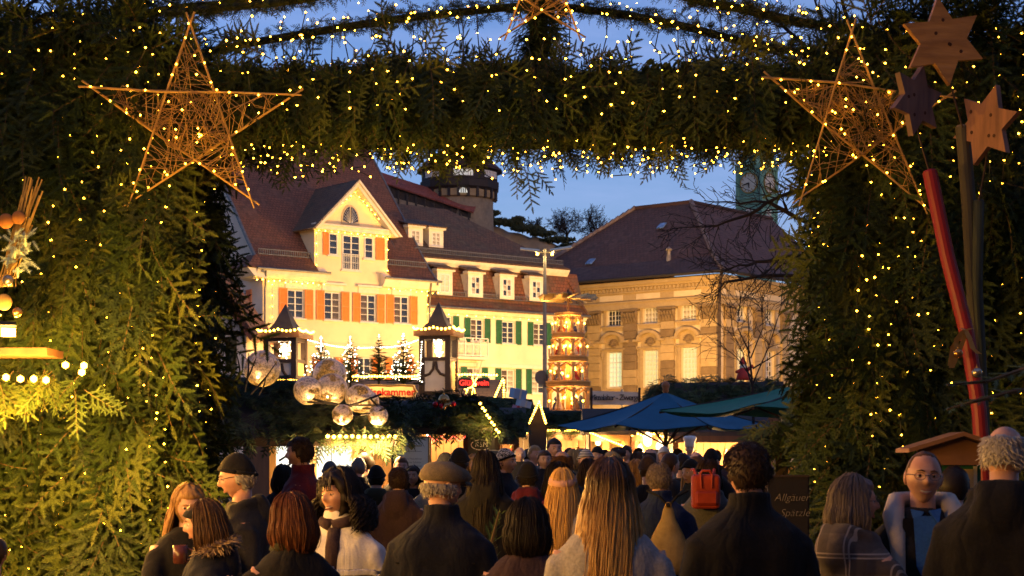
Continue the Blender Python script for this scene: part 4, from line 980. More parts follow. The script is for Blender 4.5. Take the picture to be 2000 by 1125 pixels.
arc2 = garland('fir_garland', 'upper fir garland rising out of the top of the picture', [(120, 60), (240, 36), (350, 16), (470, 6), (600, -18), (800, -70), (1050, -95), (1200, -60), (1340, -6), (1450, 18), (1560, 42), (1680, 62), (1800, 92), (1900, 110)], 12.3, .10, 230, 2)
arc3 = garland('fir_garland', 'thin fir garland hugging the top left of the gate', [(330, 26), (450, 14), (560, 4), (640, -10), (720, -30)], 12.0, .08, 200, 3)
p0 = at(1052, 118, 12.5); post = empty('gate_post', p0, 'short fir-wrapped post carrying the middle straw star', 'post'); m = MB(); m.tube([(0, 0, -.3), (0, 0, .75)], .07, 7); m.build('core', core_m, post)
scatter('fir_cover', [((R.uniform(-.06, .06), R.uniform(-.09, .05), R.uniform(.0, .7)), (-R.uniform(.1, .7), R.gauss(0, .3), R.uniform(-1.6, 1.6)), R.uniform(.4, .65), R.choice([0, 1, 3])) for _ in range(150)], post)

# ------------------------------------------------------------------ fairy lights of the gate
def strand(label, pts, r=.0125, grp=None, wire=.004): return light_string('light_strand', label, pts, r, bulb_near, wire, grp)
ORD = lambda n: '%d%s' % (n, {1: 'st', 2: 'nd', 3: 'rd'}.get(n if n < 20 else n % 10, 'th'))
def jit(p, a=.02): return Vector((p[0] + R.gauss(0, a), p[1] + R.gauss(0, a * .6), p[2] + R.gauss(0, a)))
for s, lab, grp, xs in ((-1, 'fairy light strand hanging down the left fir wall', 'strands on the left wall', [-3.55, -3.35, -3.17, -3.0, -2.84, -2.68, -2.54, -2.44]), (1, 'fairy light strand hanging down the right fir wall', 'strands on the right wall', [2.44, 2.52, 2.62, 2.74, 2.86, 3.02, 3.2, 3.38, 3.52, 3.66])):
    for si, x in enumerate(xs):
        z = 4.6 + R.uniform(-.1, .1); pts = []; xx = x
        while z > .9:
            xx = x + .05 * math.sin(z * 3 + x * 9) + R.gauss(0, .022); pts.append((xx, YA - .16 + hmap(xx, z) + R.uniform(-.05, .05), z)); z -= R.uniform(.07, .165)
        strand(lab + ', %s from the left' % ORD(si + 1), pts, 0.0076, grp)
    for k in range(3):
        z = 3.95; pts = []; y = YA + .25 + k * .33
        while z > 1.0: pts.append((s * (XI - .14 + R.uniform(-.04, .03)), y + R.gauss(0, .05), z)); z -= R.uniform(.09, .2)
        strand('fairy light strand on the %s inner side of the gateway, %s' % ('left' if s < 0 else 'right', ['nearest the front', 'in the middle', 'nearest the back'][k]), pts, 0.0076, 'inner side strands')
for k in range(30):
    x = -2.2 + 4.4 * (k + R.uniform(-.3, .3)) / 29; pts = []; z = ZT + .03
    while z > ZU + .12: pts.append((x + R.gauss(0, .04), YA - .17 + hmap(x, z) + R.uniform(-.05, .05), z)); z -= R.uniform(.07, .15)
    y = YA + .06
    while y < YB + .05: pts.append((x + R.gauss(0, .05), y, ZU - .05 + R.gauss(0, .03))); y += R.uniform(.10, .20)
    strand('fairy light strand draped over the fir beam, %s from the left' % ORD(k + 1), pts, 0.0076, 'strands over the beam')
nsky = 0
for k in range(22):
    x = 480 + 1040 * (k + R.uniform(-.35, .35)) / 21
    if 985 < x < 1120: continue
    i = min(range(len(arc2)), key=lambda j: abs(1000 + arc2[j].x / arc2[j].y * F - x)); top = arc2[i]; top = Vector((top.x, top.y + .25, min(top.z, 4.95)))
    z = top.z; pts = []
    while z > ZT + .02: pts.append(jit((top.x, top.y, z), .018)); z -= R.uniform(.09, .22)
    if len(pts) > 1: strand('thin fairy light strand hanging against the sky, %s from the left' % ORD(nsky := nsky + 1), pts, .008, 'strands against the sky')
for cur, lab in ((arc1, 'lower'), (arc2, 'upper')):
    strand('fairy lights wound along the %s garland' % lab, [jit(p + Vector((0, -.13, R.uniform(-.08, .08))), .03) for p in cur], .0076, None, 0)

# ------------------------------------------------------------------ straw stars with lights
straw_m = M('golden_straw', (.42, .26, .075), (.28, .16, .04), 12, .6)
rod_m = wood('peeled_willow_rod', (.45, .29, .10), (.33, .2, .06))
def straw_star(label, T5, Y, n_straw, seed):
    """T5: pixel tips top, left, right, bottom-left, bottom-right."""
    rr = random.Random(seed); tips = [at(x, y, Y) for x, y in T5]; c = sum(tips, Vector()) / 5; o = empty('straw_star', c, label, 'star', 'lit straw stars on the gate')
    t, l, r_, bl, br = [p - c for p in tips]; L_ = [(l, r_), (t, bl), (t, br), (l, br), (r_, bl)]
    for i, (a, b) in enumerate(L_):
        d = (b - a).normalized(); y = Vector((0, -.02 + .012 * i, 0)); m = MB(); m.tube([a - d * .09 + y, a.lerp(b, .35) + y + Vector((0, 0, rr.uniform(-.02, .02))), a.lerp(b, .7) + y, b + d * .07 + y], [.008, .009, .008, .006], 6); m.build('rod', rod_m, o)
    # inner pentagon and the star outline for the straw web
    def X(p, q, u, v):
        x1, z1, x2, z2, x3, z3, x4, z4 = p.x, p.z, q.x, q.z, u.x, u.z, v.x, v.z
        dn = (x1 - x2) * (z3 - z4) - (z1 - z2) * (x3 - x4); k = ((x1 - x3) * (z3 - z4) - (z1 - z3) * (x3 - x4)) / dn
        return p + (q - p) * k
    n1, n2, n3, n4, n5 = X(l, r_, t, bl), X(l, r_, t, br), X(t, br, r_, bl), X(l, br, r_, bl), X(t, bl, l, br)
    outline = [(n1, t), (t, n2), (n2, r_), (r_, n3), (n3, br), (br, n4), (n4, bl), (bl, n5), (n5, l), (l, n1)]
    m = MB()
    for _ in range(n_straw):
        arm = rr.randrange(7)
        if arm < 5:
            pr = [(n1, t, n2), (n2, r_, n3), (n3, br, n4), (n4, bl, n5), (n5, l, n1)][arm]; k1, k2 = rr.random() ** 1.4 * .8, rr.random() ** 1.4 * .8
            a = pr[0].lerp(pr[1], k1); b = pr[2].lerp(pr[1], k2)
            if rr.random() < .35: b = (pr[0].lerp(pr[2], rr.random()) * .6)
        else:
            pn = [n1, n2, n3, n4, n5]; i1 = rr.randrange(5); i2 = (i1 + rr.choice((1, 2, 2, 3, 3, 4))) % 5; a = pn[i1].lerp(pn[(i1 + 1) % 5], rr.random()); b = pn[i2].lerp(pn[(i2 + 1) % 5], rr.random())
            if (a - b).length > .75: b = a.lerp(b, .7 / (a - b).length)
        y = Vector((0, rr.uniform(-.04, .03), 0)); md = a.lerp(b, .5) + Vector((rr.gauss(0, .03), rr.uniform(-.05, .03), rr.gauss(0, .03)))
        m.tube([a + y, md, b - y * .5], .0025, 3, caps=False)
    tag(m.build('straw_web', straw_m, o), kind='stuff')
    b = MB()
    for p, q in outline:
        for k in range(3): b.octa(p.lerp(q, (k + rr.random()) / 3) + Vector((rr.gauss(0, .012), -.04, rr.gauss(0, .012))), 0.0076)
    for _ in range(9): b.octa(Vector((rr.gauss(0, .12), -.045, rr.gauss(0, .12))), 0.0076)
    tag(b.build('bulbs', bulb_near, o), kind='stuff'); return o
straw_star('large golden straw star with fairy lights on the left fir wall', [(372, 48), (180, 171), (570, 186), (255, 392), (490, 388)], 11.72, 230, 1)
straw_star('large golden straw star with fairy lights on the right fir wall', [(1664, 62), (1512, 155), (1848, 190), (1566, 384), (1804, 400)], 11.72, 230, 2)
straw_star('small straw star at the top centre of the gate', [(1060, -122), (958, -42), (1160, -42), (992, 62), (1128, 62)], 12.1, 90, 3)

# ------------------------------------------------------------------ wooden candles with star flames, in front of the right wall
plank_star = M('varnished_star_wood', (.42, .22, .07), (.17, .075, .022), 7, .5, .3, stretch=(.35, 1, 2.2), lo=.35, hi=.72, detail=9)
grey_star = M('weathered_star_wood', (.22, .12, .085), (.085, .05, .045), 7, .6, .3, stretch=(2.2, 1, .35), lo=.35, hi=.72, detail=9)
def six_star(label, c, R1, rot, yaw, mat, rod_to, cat='star'):
    p = at(*c); r1 = R1 / F * c[2]; o = empty('wooden_star', p, label, cat, 'wooden stars on the candle poles'); o.rotation_euler = (0, 0, yaw)
    m = MB(); m.prism([((r1 if k % 2 == 0 else r1 * .55) * math.sin(rot + PI / 6 * k), (r1 if k % 2 == 0 else r1 * .55) * math.cos(rot + PI / 6 * k)) for k in range(12)], -.022, .022); m.build('star_board', mat, o)
    for k in range(5):
        kx, kz = R.uniform(-.45, .45) * r1, R.uniform(-.5, .5) * r1; kn = MB(); kn.prism([(kx + .011 * math.cos(a), kz + .012 * math.sin(a)) for a in np.linspace(0, 2 * PI, 9)[:-1]], -.0245, -.018); kn.build('wood_knot', M('knot_brown', (.07, .025, .01)), o)
    q = at(*rod_to); q = Matrix.Rotation(-yaw, 3, 'Z') @ (q - p); b = MB(); b.tube([(0, .03, 0), (q.x * .5, .03 + q.y * .5, q.z * .5), (q.x, q.y, q.z)], .007, 5); b.build('rod', M('rusty_rod', (.06, .035, .02)), o); return o
six_star('largest honey-coloured six-pointed wooden star at top right', (1841, 82, 11.0), 86, math.radians(-8), .12, plank_star, (1880, 250, 11.05))
six_star('grey-brown wooden star lower left of the honey-coloured one', (1789, 197, 11.0), 72, math.radians(12), .62, grey_star, (1816, 340, 11.05))
six_star('reddish wooden star at far right below the others', (1927, 245, 11.0), 79, math.radians(20), -.95, M('reddish_star_wood', (.34, .16, .09), (.15, .07, .042), 7, .6, .3, stretch=(2.2, 1, .35), lo=.35, hi=.72, detail=9), (1912, 392, 11.05))
def pole(label, pts, r, mat, top=None):
    P_ = [at(*p) for p in pts]; o = empty('candle_pole', P_[-1], label, 'pole', 'wooden candle poles'); m = MB(); m.tube([p - P_[-1] for p in P_], r, 14); m.build('shaft', mat, o, smooth=False)
    w = MB(); d = (P_[0] - P_[1]).normalized(); w.tube([P_[0] - P_[-1] - d * .001, P_[0] - P_[-1] + d * .012], [r[0] * 1.0 if hasattr(r, '__len__') else r, (r[0] if hasattr(r, '__len__') else r) * .8], 14); w.build('cut_end', top or mat, o); return o
red_m = M('worn_red_paint', (.24, .012, .012), (.10, .05, .025), 4, .45, .3, lo=.60, hi=.66, stretch=(1, 1, .3), detail=9); old_m = wood('mossy_weathered_wood', (.075, .062, .04), (.03, .03, .022)); old2 = wood('green_weathered_wood', (.05, .065, .048), (.022, .032, .026))
pole('leaning red candle pole in front of the right fir wall', [(1816, 336, 11.05), (1850, 500, 11.0), (1888, 650, 10.95), (1912, 800, 10.9), (1960, 1420, 10.8)], .048, red_m)
pole('mossy brown pole standing behind the red candle pole', [(1880, 248, 11.15), (1892, 400, 11.15), (1905, 640, 11.15), (1935, 1400, 11.1)], .047, old_m, wood('split_wood_end', (.16, .13, .08), (.09, .07, .05)))
pole('short green weathered pole at the right edge behind the red one', [(1911, 394, 11.1), (1908, 560, 11.12), (1920, 800, 11.15), (1950, 1400, 11.1)], .036, old2)
rib = empty('gold_ribbon', at(1878, 645, 10.86), 'gold ribbon bow tied round the red candle pole', 'ribbon'); m = MB(); rb_m = M('gold_organza', (.50, .28, .05), (.34, .18, .03), 6, .4, sheen=.4)
k = 10.86 / F
for pts in ([(6, 0), (-6, -14), (-18, -34), (-24, -70)], [(4, 0), (2, -20), (-8, -48), (-22, -74)], [(6, 0), (14, -18), (20, -36), (34, -46)], [(-2, 4), (8, 0), (20, 4)], [(0, -2), (-12, -20), (-10, -52)]):
    a = [Vector((x * k, R.uniform(-.03, 0), z * k)) for x, z in pts]
    for i in range(len(a) - 1):
        w0 = Vector((.016, .008, 0)); m.add([a[i] - w0, a[i] + w0, a[i + 1] + w0 * 1.3, a[i + 1] - w0 * 1.3], [(0, 1, 2, 3)])
m.build('tails', rb_m, rib)
def bauble(label, c, r, mat, cat='bauble', grp=None):
    o = empty('bauble', c, label, cat, grp); m = MB(); m.ball((0, 0, 0), r, 20, 14); m.build('ball', mat, o, smooth=True); h = MB(); h.lathe([(r * .22, r * .95), (r * .22, r * 1.2), (r * .05, r * 1.22)], n=8); h.tube([(0, 0, r * 1.2), (0, r * .2, r * 1.5), (0, 0, r * 1.7)], r * .05, 4); h.build('cap', gold_m, o); return o
gold_ball = M('gold_bauble', (.60, .34, .12), (.5, .26, .09), 2, .22, metal=.9); red_ball = M('red_bauble', (.42, .010, .018), (.3, .006, .012), 2, .18, metal=.5); sil_ball = M('champagne_bauble', (.55, .48, .36), (.45, .38, .27), 2, .25, metal=.9)
bauble('gold bauble hanging below the ribbon on the red pole', at(1871, 690, 10.8), .031, gold_ball); bauble('champagne bauble by the fir bough at the right edge', at(1908, 728, 10.6), .033, sil_ball)
# fir boughs reaching in from the right edge
def bough(label, pts, seed, width, mat, dens=70):
    rr = random.Random(seed); P_ = [at(*p) for p in pts]; o = empty('fir_bough', P_[0], label, 'branch'); m = MB(); Q = [p - P_[0] for p in P_]; m.tube(Q, [.016, .012, .006][:len(Q)] if len(Q) <= 3 else [.016 - .011 * i / (len(Q) - 1) for i in range(len(Q))], 5); m.build('stem', twig_m, o)
    f = MB()
    for i in range(len(Q) - 1):
        d = (Q[i + 1] - Q[i]); up = Vector((0, -.3, 1)).normalized(); L = d.length
        needles(f, Q[i], d, up, L, int(L / .008), .03, .003); n = max(2, int(L / .07))
        for j in range(n):
            p = Q[i] + d * (j + .5) / n
            for s in (-1, 1):
                sd = d.normalized().cross(up).normalized() * s; tl = width * rr.uniform(.5, 1) * (1 - .6 * (i + j / n) / (len(Q) - 1)); td = (d.normalized() * .8 + sd * .75 + up * rr.uniform(-.2, .3)).normalized()
                needles(f, p, td, up, tl, int(tl / .008), .026, .003)
    f.build('needles', mat, o); return o
pale_fir = M('pale_fir_needles', (.06, .11, .06), (.09, .14, .07), 6, .6)
bough('pale green fir bough reaching in at the right edge', [(2060, 700, 8.2), (1990, 725, 8.2), (1930, 745, 8.1), (1850, 752, 8.0)], 1, .14, pale_fir)
bough('lower fir bough at the right edge above the grey-haired man', [(2060, 760, 8.4), (1980, 765, 8.3), (1900, 785, 8.2), (1850, 800, 8.2)], 2, .12, pale_fir)
# ------------------------------------------------------------------ lettering
def text_mesh(txt, size, mat, ext=.01, shear=0, bold=0.0, space=1.0):
    c = bpy.data.curves.new('txt', 'FONT'); c.body = txt; c.size = size; c.extrude = ext; c.align_x = 'CENTER'; c.align_y = 'CENTER'; c.shear = shear; c.offset = bold; c.space_character = space; c.resolution_u = 3
    o = bpy.data.objects.new('txt', c); COL.objects.link(o); dg = bpy.context.evaluated_depsgraph_get(); me = bpy.data.meshes.new_from_object(o.evaluated_get(dg)); bpy.data.objects.remove(o); bpy.data.curves.remove(c)
    me.transform(Matrix.Rotation(PI / 2, 4, 'X')); me.materials.clear(); me.materials.append(mat); return me
def lettering(name, txt, size, mat, parent, loc, **k): return link(name, text_mesh(txt, size, mat, **k), parent, loc)

pine_w = wood('honey_pine', (.42, .22, .07), (.32, .16, .05)); brown_w = wood('brown_stall_wood', (.16, .075, .03), (.10, .045, .02)); dark_w = wood('dark_stall_wood', (.045, .026, .016), (.026, .016, .011)); grey_w = wood('grey_shingle', (.06, .045, .04), (.035, .028, .026))
bulb_stall = EM('bulb_stall', (1, .50, .05), 22)
def plank_wall(name, parent, x0, x1, z0, z1, y, mat, w=.14, th=.03, gap=.008, vertical=True):
    n = max(1, round(((x1 - x0) if vertical else (z1 - z0)) / w)); me = None
    for i in range(n):
        s = ((x1 - x0) if vertical else (z1 - z0)) / n
        if me is None:
            m = MB(); m.b2((-(s - gap) / 2 if vertical else -(x1 - x0) / 2, -th / 2, -(z1 - z0) / 2 if vertical else -(s - gap) / 2), ((s - gap) / 2 if vertical else (x1 - x0) / 2, th / 2, (z1 - z0) / 2 if vertical else (s - gap) / 2)); me = m.mesh('plank', mat)
        link('plank', me, parent, (x0 + (i + .5) * s if vertical else (x0 + x1) / 2, y + R.uniform(-.004, .004), (z0 + z1) / 2 if vertical else z0 + (i + .5) * s))
def fir_on(parent, polys, dens, scale=.6, kit=None, seed=1, out=.0, name='fir_cover'):
    """cover roof polygons (lists of 4 corners, eave first) with fir sprigs pointing down the slope."""
    rr = random.Random(seed); rc = []
    for q in polys:
        q = [Vector(p) for p in q]; nrm = (q[1] - q[0]).cross(q[3] - q[0]).normalized(); nrm = nrm if nrm.z > 0 else -nrm
        area = (q[1] - q[0]).cross(q[3] - q[0]).length * .5 + (q[2] - q[1]).cross(q[3] - q[1]).length * .5
        for _ in range(int(area * dens)):
            a, b = rr.random(), rr.random(); p = q[0].lerp(q[1], a).lerp(q[3].lerp(q[2], a), b) + nrm * rr.uniform(.0, .08)
            yaw = math.atan2(nrm.x, -nrm.y) if (abs(nrm.x) + abs(nrm.y)) > .05 else rr.uniform(-PI, PI); sl = math.acos(max(-1, min(1, nrm.z)))
            rc.append((tuple(p), (sl - PI / 2 + rr.gauss(.10, .22), rr.gauss(0, .3), yaw + rr.gauss(0, .5)), scale * rr.uniform(.7, 1.25), rr.randrange(3)))
    return scatter(name, rc, parent, kit or SPD)
def bulbs_on(o, pts, r, mat=None, wire=True, power=0, nl=1, name='bulbs', lift=0.0, col=WARM):
    """bulb chain as a part of a stall; its light comes from lamps at a few of its bulbs."""
    m = MB()
    for p in pts: m.ico(p, r)
    b = tag(m.build(name, mat or bulb_stall, o, smooth=True), kind='stuff')
    if wire: w = MB(); w.tube([Vector(p) + Vector((0, 0, r)) for p in pts], .008, 3); w.build('wire', wire_m, o)
    if power:
        for k in range(nl): p = Vector(pts[int((k + .5) / nl * len(pts))]); lamp('bulb_lamp', o, p + Vector((0, -.05, -.12 + lift)), power / nl, col, .06)
    return b
def rel(root, x, y, Y): return at(x, y, Y) - root.location

# ------------------------------------------------------------------ fir-roofed stall with glass balls (left)
S1 = empty('fir_roofed_stall', at(560, 890, 20) * 1.0, 'market stall with thick fir roof at left, carrying large glass balls', 'stall'); S1.location.z = 0
r_ = lambda x, y, Y: at(x, y, Y) - S1.location
e0, e1, g1, g0 = r_(250, 852, 19.2), r_(775, 850, 19.2), r_(585, 745, 20.6), r_(250, 715, 20.6)
h1 = r_(770, 852, 22.0); h0 = r_(250, 852, 22.0)
m = MB(); V_ = [e0, e1, g1, g0, h1, h0]; m.add([v - Vector((0, 0, .02)) for v in V_] + [v - Vector((0, 0, .12)) for v in V_], [(0, 1, 2, 3), (1, 4, 2), (3, 2, 4, 5), (6, 9, 8, 7), (7, 8, 10), (9, 11, 10, 8), (0, 6, 7, 1), (1, 7, 10, 4), (4, 10, 11, 5)]); m.build('roof', dark_w, S1)
fir_on(S1, [(e0, e1, g1, g0), (e1, h1, g1, g1), (e0 + Vector((0, -.05, -.05)), e1 + Vector((.1, -.05, -.05)), e1 + Vector((.1, -.1, .1)), e0 + Vector((0, -.1, .1)))], 150, .72, seed=3)
fir_on(S1, [(r_(620, 858, 19.15), r_(785, 856, 19.15), r_(785, 846, 19.2), r_(620, 848, 19.2))], 500, .26, SPR, seed=4, name='lit_fir_fringe')
for x in (533, 612, 694): m = MB(); c = r_(x, 852, 19.6); m.b2((c.x - .035, c.y - .035, 0), (c.x + .035, c.y + .035, c.z)); m.build('post', pine_w, S1)
c0, c1 = r_(530, 852, 19.5), r_(800, 852, 19.5); plank_wall('counter', S1, c0.x, c1.x, 0, .95, c0.y, pine_w)
m = MB(); m.b2((c0.x - .05, c0.y - .12, .95), (c1.x + .05, c0.y + .4, 1.0)); m.build('counter_top', pine_w, S1)
plank_wall('side', S1, r_(700, 850, 20).x, r_(765, 850, 20).x, .9, 1.95, r_(700, 850, 20).y, pine_w, .1)
def lit_panel_mat(name, c1, c2, st):
    m, t, b, o = nt(name); tc = t.nodes.new('ShaderNodeTexCoord'); sp = t.nodes.new('ShaderNodeSeparateXYZ'); t.links.new(tc.outputs['Generated'], sp.inputs[0])
    ad = t.nodes.new('ShaderNodeMath'); ad.operation = 'MULTIPLY_ADD'; ad.inputs[1].default_value = .25; t.links.new(_noise(t, tc.outputs['Generated'], 3, 4), ad.inputs[0]); t.links.new(sp.outputs[2], ad.inputs[2])
    t.links.new(_ramp(t, ad.outputs[0], [(.15, c1), (1.0, c2)]), b.inputs['Emission Color']); b.inputs['Emission Strength'].default_value = st; b.inputs['Base Color'].default_value = (.2, .2, .2, 1); return m
p_w = lit_panel_mat('backlit_white_panel', (1, .92, .72), (.92, .95, .9), 1.3); p_b = lit_panel_mat('backlit_sky_poster', (1, .82, .50), (.42, .78, .86), 1.0)
for (xa, xb, mt) in ((536, 608, p_w), (617, 646, p_w), (648, 691, p_b)):
    a, b = r_(xa, 858, 19.85), r_(xb, 858, 19.85); m = MB(); m.b2((a.x, a.y, 1.02), (b.x, a.y + .03, a.z)); o = m.build('lit_display', mt, S1)
bulbs_on(S1, [r_(640 + i * 12, 852 + (i % 2), 19.02) for i in range(12)], .024, power=220, nl=3)
lamp('ceiling_lamp', S1, r_(620, 880, 19.4) , 22, (1, .78, .5), .1)
# glass balls with a light inside
def ball_mat():
    m, t, b, o = nt('crackled_glass_ball'); v = _coords(t)
    n1 = _noise(t, v, 5.5, 5, .62); n2 = _noise(t, v, 45, 3, .7); n3 = _noise(t, v, 60, 2)
    foil = _ramp(t, n2, [(.40, (.36, .27, .22)), (.56, (.78, .68, .64))])
    mx = t.nodes.new('ShaderNodeMix'); mx.data_type = 'RGBA'; t.links.new(_ramp(t, n1, [(.52, (0, 0, 0)), (.56, (1, 1, 1))]), mx.inputs[0]); t.links.new(foil, mx.inputs[6]); mx.inputs[7].default_value = (.035, .020, .010, 1)
    t.links.new(mx.outputs[2], b.inputs['Base Color']); b.inputs['Roughness'].default_value = .28; b.inputs['Metallic'].default_value = .25
    tr = t.nodes.new('ShaderNodeBsdfTranslucent'); tr.inputs[0].default_value = (1, .72, .34, 1)
    ms = t.nodes.new('ShaderNodeMixShader'); t.links.new(_ramp(t, n2, [(.45, (.02,) * 3), (.65, (.40,) * 3)]), ms.inputs[0]); t.links.new(b.outputs[0], ms.inputs[1]); t.links.new(tr.outputs[0], ms.inputs[2]); t.links.new(ms.outputs[0], o.inputs[0])
    _bump(t, b, n2, .5, .01); return m
gball = ball_mat(); inner_bulb = EM('ball_inner_bulb', (1, .62, .22), 30)
for i, (x, y, rp, Y, lab) in enumerate([(512, 720, 36, 19.6, 'lone crackled glass ball at the left on the fir roof'), (601, 763, 28, 19.3, 'crackled glass ball at the lower left of the cluster'), (644, 733, 33, 19.9, 'tallest crackled glass ball at the back of the cluster'), (648, 760, 31, 19.4, 'crackled glass ball in the middle of the cluster'), (702, 778, 28, 19.3, 'crackled glass ball at the right end of the big ones'), (669, 810, 20.5, 18.9, 'small golden glass ball near the roof edge'), (738, 812, 20, 19.0, 'small golden glass ball farthest right'), (716, 786, 25, 19.7, 'half-hidden glass ball behind the right one')]):
    p = at(x, y, Y); r = rp / F * Y; o = empty('glass_ball', p, lab, 'glass ball', 'glass balls on the fir roof'); m = MB(); m.ball((0, 0, 0), r, 32, 20); b = m.build('shell', gball, o, smooth=True); b.rotation_euler = (R.uniform(0, 6), R.uniform(0, 6), R.uniform(0, 6))
    q = Vector((R.uniform(-.3, .3) * r, -r * .88, -r * .52)); m = MB(); m.ico(q, .013); m.build('bulb', inner_bulb, o)
    lamp('ball_lamp', o, (0, -r * .2, -r * .45), 2.2 * (rp / 30) ** 2, (1, .6, .2), .03); lamp('ball_lamp', o, (q.x, q.y - .06, q.z), .8, (1, .6, .2), .02)
bb = empty('branch_bundle', at(670, 795, 19.1), 'bare brown sticks lying between the glass balls', 'sticks')
for a, b in (((590, 775, 19.2), (735, 800, 19.2)), ((600, 785, 19.2), (760, 792, 19.1)), ((650, 800, 19.0), (745, 770, 19.1)), ((705, 810, 18.95), (752, 798, 18.9)), ((722, 776, 19.0), (752, 806, 18.95))):
    m = MB(); m.tube([at(*a) - bb.location, at((a[0] + b[0]) / 2, (a[1] + b[1]) / 2 + 3, (a[2] + b[2]) / 2) - bb.location, at(*b) - bb.location], .012, 4); m.build('stick', bark, bb)
# bare stems sticking out of the fir at the left of the roof
tw_ = empty('bare_twigs', at(490, 765, 18.6), 'bare twigs poking up beside the left glass ball', 'twigs')
for a, b in (((470, 760), (500, 700)), ((478, 765), (486, 690)), ((490, 770), (540, 708)), ((505, 772), (520, 735)), ((468, 745), (462, 690)), ((540, 925), (585, 890)), ((536, 940), (590, 872)), ((545, 900), (570, 880))):
    m = MB(); m.tube([at(a[0], a[1], 18.6) - tw_.location, at((a[0] + b[0]) / 2 + 3, (a[1] + b[1]) / 2, 18.6) - tw_.location, at(b[0], b[1], 18.6) - tw_.location], [.012, .009, .005], 4); m.build('twig', bark, tw_)

# ------------------------------------------------------------------ second fir stall with baubles and slatted front
S2 = empty('fir_roofed_stall', Vector((at(840, 890, 26).x, 26, 0)), 'market stall with domed fir roof and red and gold baubles', 'stall')
r_ = lambda x, y, Y: at(x, y, Y) - S2.location
e0, e1, t1, t0 = r_(690, 838, 25), r_(958, 832, 25), r_(935, 775, 26.4), r_(720, 786, 26.4); b0, b1 = r_(690, 838, 28), r_(968, 832, 28); kx = r_(975, 838, 25.2)
m = MB(); V_ = [e0, e1, t1, t0, b1, b0]; m.add([v for v in V_] + [v - Vector((0, 0, .1)) for v in V_], [(0, 1, 2, 3), (1, 4, 2), (3, 2, 4, 5), (6, 9, 8, 7), (7, 8, 10), (0, 6, 7, 1), (1, 7, 10, 4)]); m.build('roof', dark_w, S2)
fir_on(S2, [(e0, e1, t1, t0), (e1, b1, t1, t1), (e0, e1, e1 + Vector((0, -.1, .18)), e0 + Vector((0, -.1, .18)))], 110, .85, seed=9)
fir_on(S2, [(r_(905, 838, 24.9), r_(972, 850, 24.9), r_(952, 800, 25.3), r_(900, 790, 25.6))], 160, .75, SPR, seed=10, name='lit_fir_fringe')
bulbs_on(S2, [r_(938 + i * 4.5, 788 + i * 7 + (i % 2) * 2, 24.75) for i in range(9)], .022, power=30, nl=2)
a, b = r_(845, 820, 25.2), r_(906, 850, 25.2); plank_wall('slats', S2, a.x, b.x, b.z, a.z + .05, a.y, pine_w, .045, .03, .018)
for x in (838, 910, 968, 782): m = MB(); c = r_(x, 835, 25.4); m.b2((c.x - .04, c.y - .04, 0), (c.x + .04, c.y + .04, c.z)); m.build('post', dark_w if x > 905 else pine_w, S2)
a, b = r_(780, 850, 26.4), r_(910, 890, 26.4); plank_wall('back', S2, a.x, b.x, 0, 2.05, a.y, pine_w, .12)
a, b = r_(835, 890, 25.3), r_(915, 890, 25.3); plank_wall('counter', S2, a.x, b.x, 0, .9, a.y, pine_w, .12); m = MB(); m.b2((a.x, a.y - .1, .9), (b.x, a.y + .5, .95)); m.build('counter_top', pine_w, S2)
lamp('ceiling_lamp', S2, r_(870, 850, 25.7), 110, (1, .62, .26), .1)
m = MB(); garn = []
for i in range(46): t = i / 45; garn.append(r_(838 + 72 * t, 852 + 9 * math.sin(t * PI * 3) ** 2, 25.15))
bulbs_on(S2, garn[::2], .014, EM('bulb_red', (1, .10, .05), 6), name='red_bulbs')
bulbs_on(S2, [r_(834 + R.uniform(-4, 4), 845 + i * 5, 25.1) for i in range(12)] , .013, bulb_white, name='white_bulbs')
a = r_(940, 869, 25.25); m = MB(); m.b2((a.x - .2, a.y, a.z - .13), (a.x + .2, a.y + .03, a.z + .13)); sg = m.build('sign_board', M('slate_sign', (.02, .02, .018), (.035, .03, .025), 3, .5), S2)
lettering('sign_letters', 'RSM', .105, M('chalk_white', (.7, .66, .58), (.6, .55, .45), 8), sg, (a.x, a.y - .012, a.z + .005), shear=.15)
m = MB(); m.tube([(a.x + .15 * math.cos(t), a.y - .012, a.z + .075 * math.sin(t)) for t in np.linspace(.9, 5.6, 20)], .006, 4); m.build('sign_swirl', MATS['chalk_white'], sg)
m = MB(); a, b = r_(913, 842, 25.3), r_(967, 842, 25.3); m.b2((a.x, a.y + .05, 0), (b.x, a.y + .12, a.z)); m.build('dark_panel', dark_w, S2)
for i, (x, y, rp, mt, lab) in enumerate([(867, 781, 11, gold_ball, 'large gold bauble on top of the fir roof bunch'), (851, 790, 6, red_ball, 'red bauble at the left of the roof bunch'), (862, 793, 5.2, red_ball, 'red bauble front centre of the roof bunch'), (872, 792, 5, gold_ball, 'small gold bauble right of centre in the bunch'), (879, 791, 5, gold_ball, 'small gold bauble near the right of the bunch'), (886, 789, 5, red_ball, 'red bauble at the right of the roof bunch'), (868, 797, 4, gold_ball, 'lowest small gold bauble of the roof bunch')]): bauble(lab, at(x, y, 25.2 - .03 * i), rp / F * 25.2, mt, grp='baubles on the fir roof')
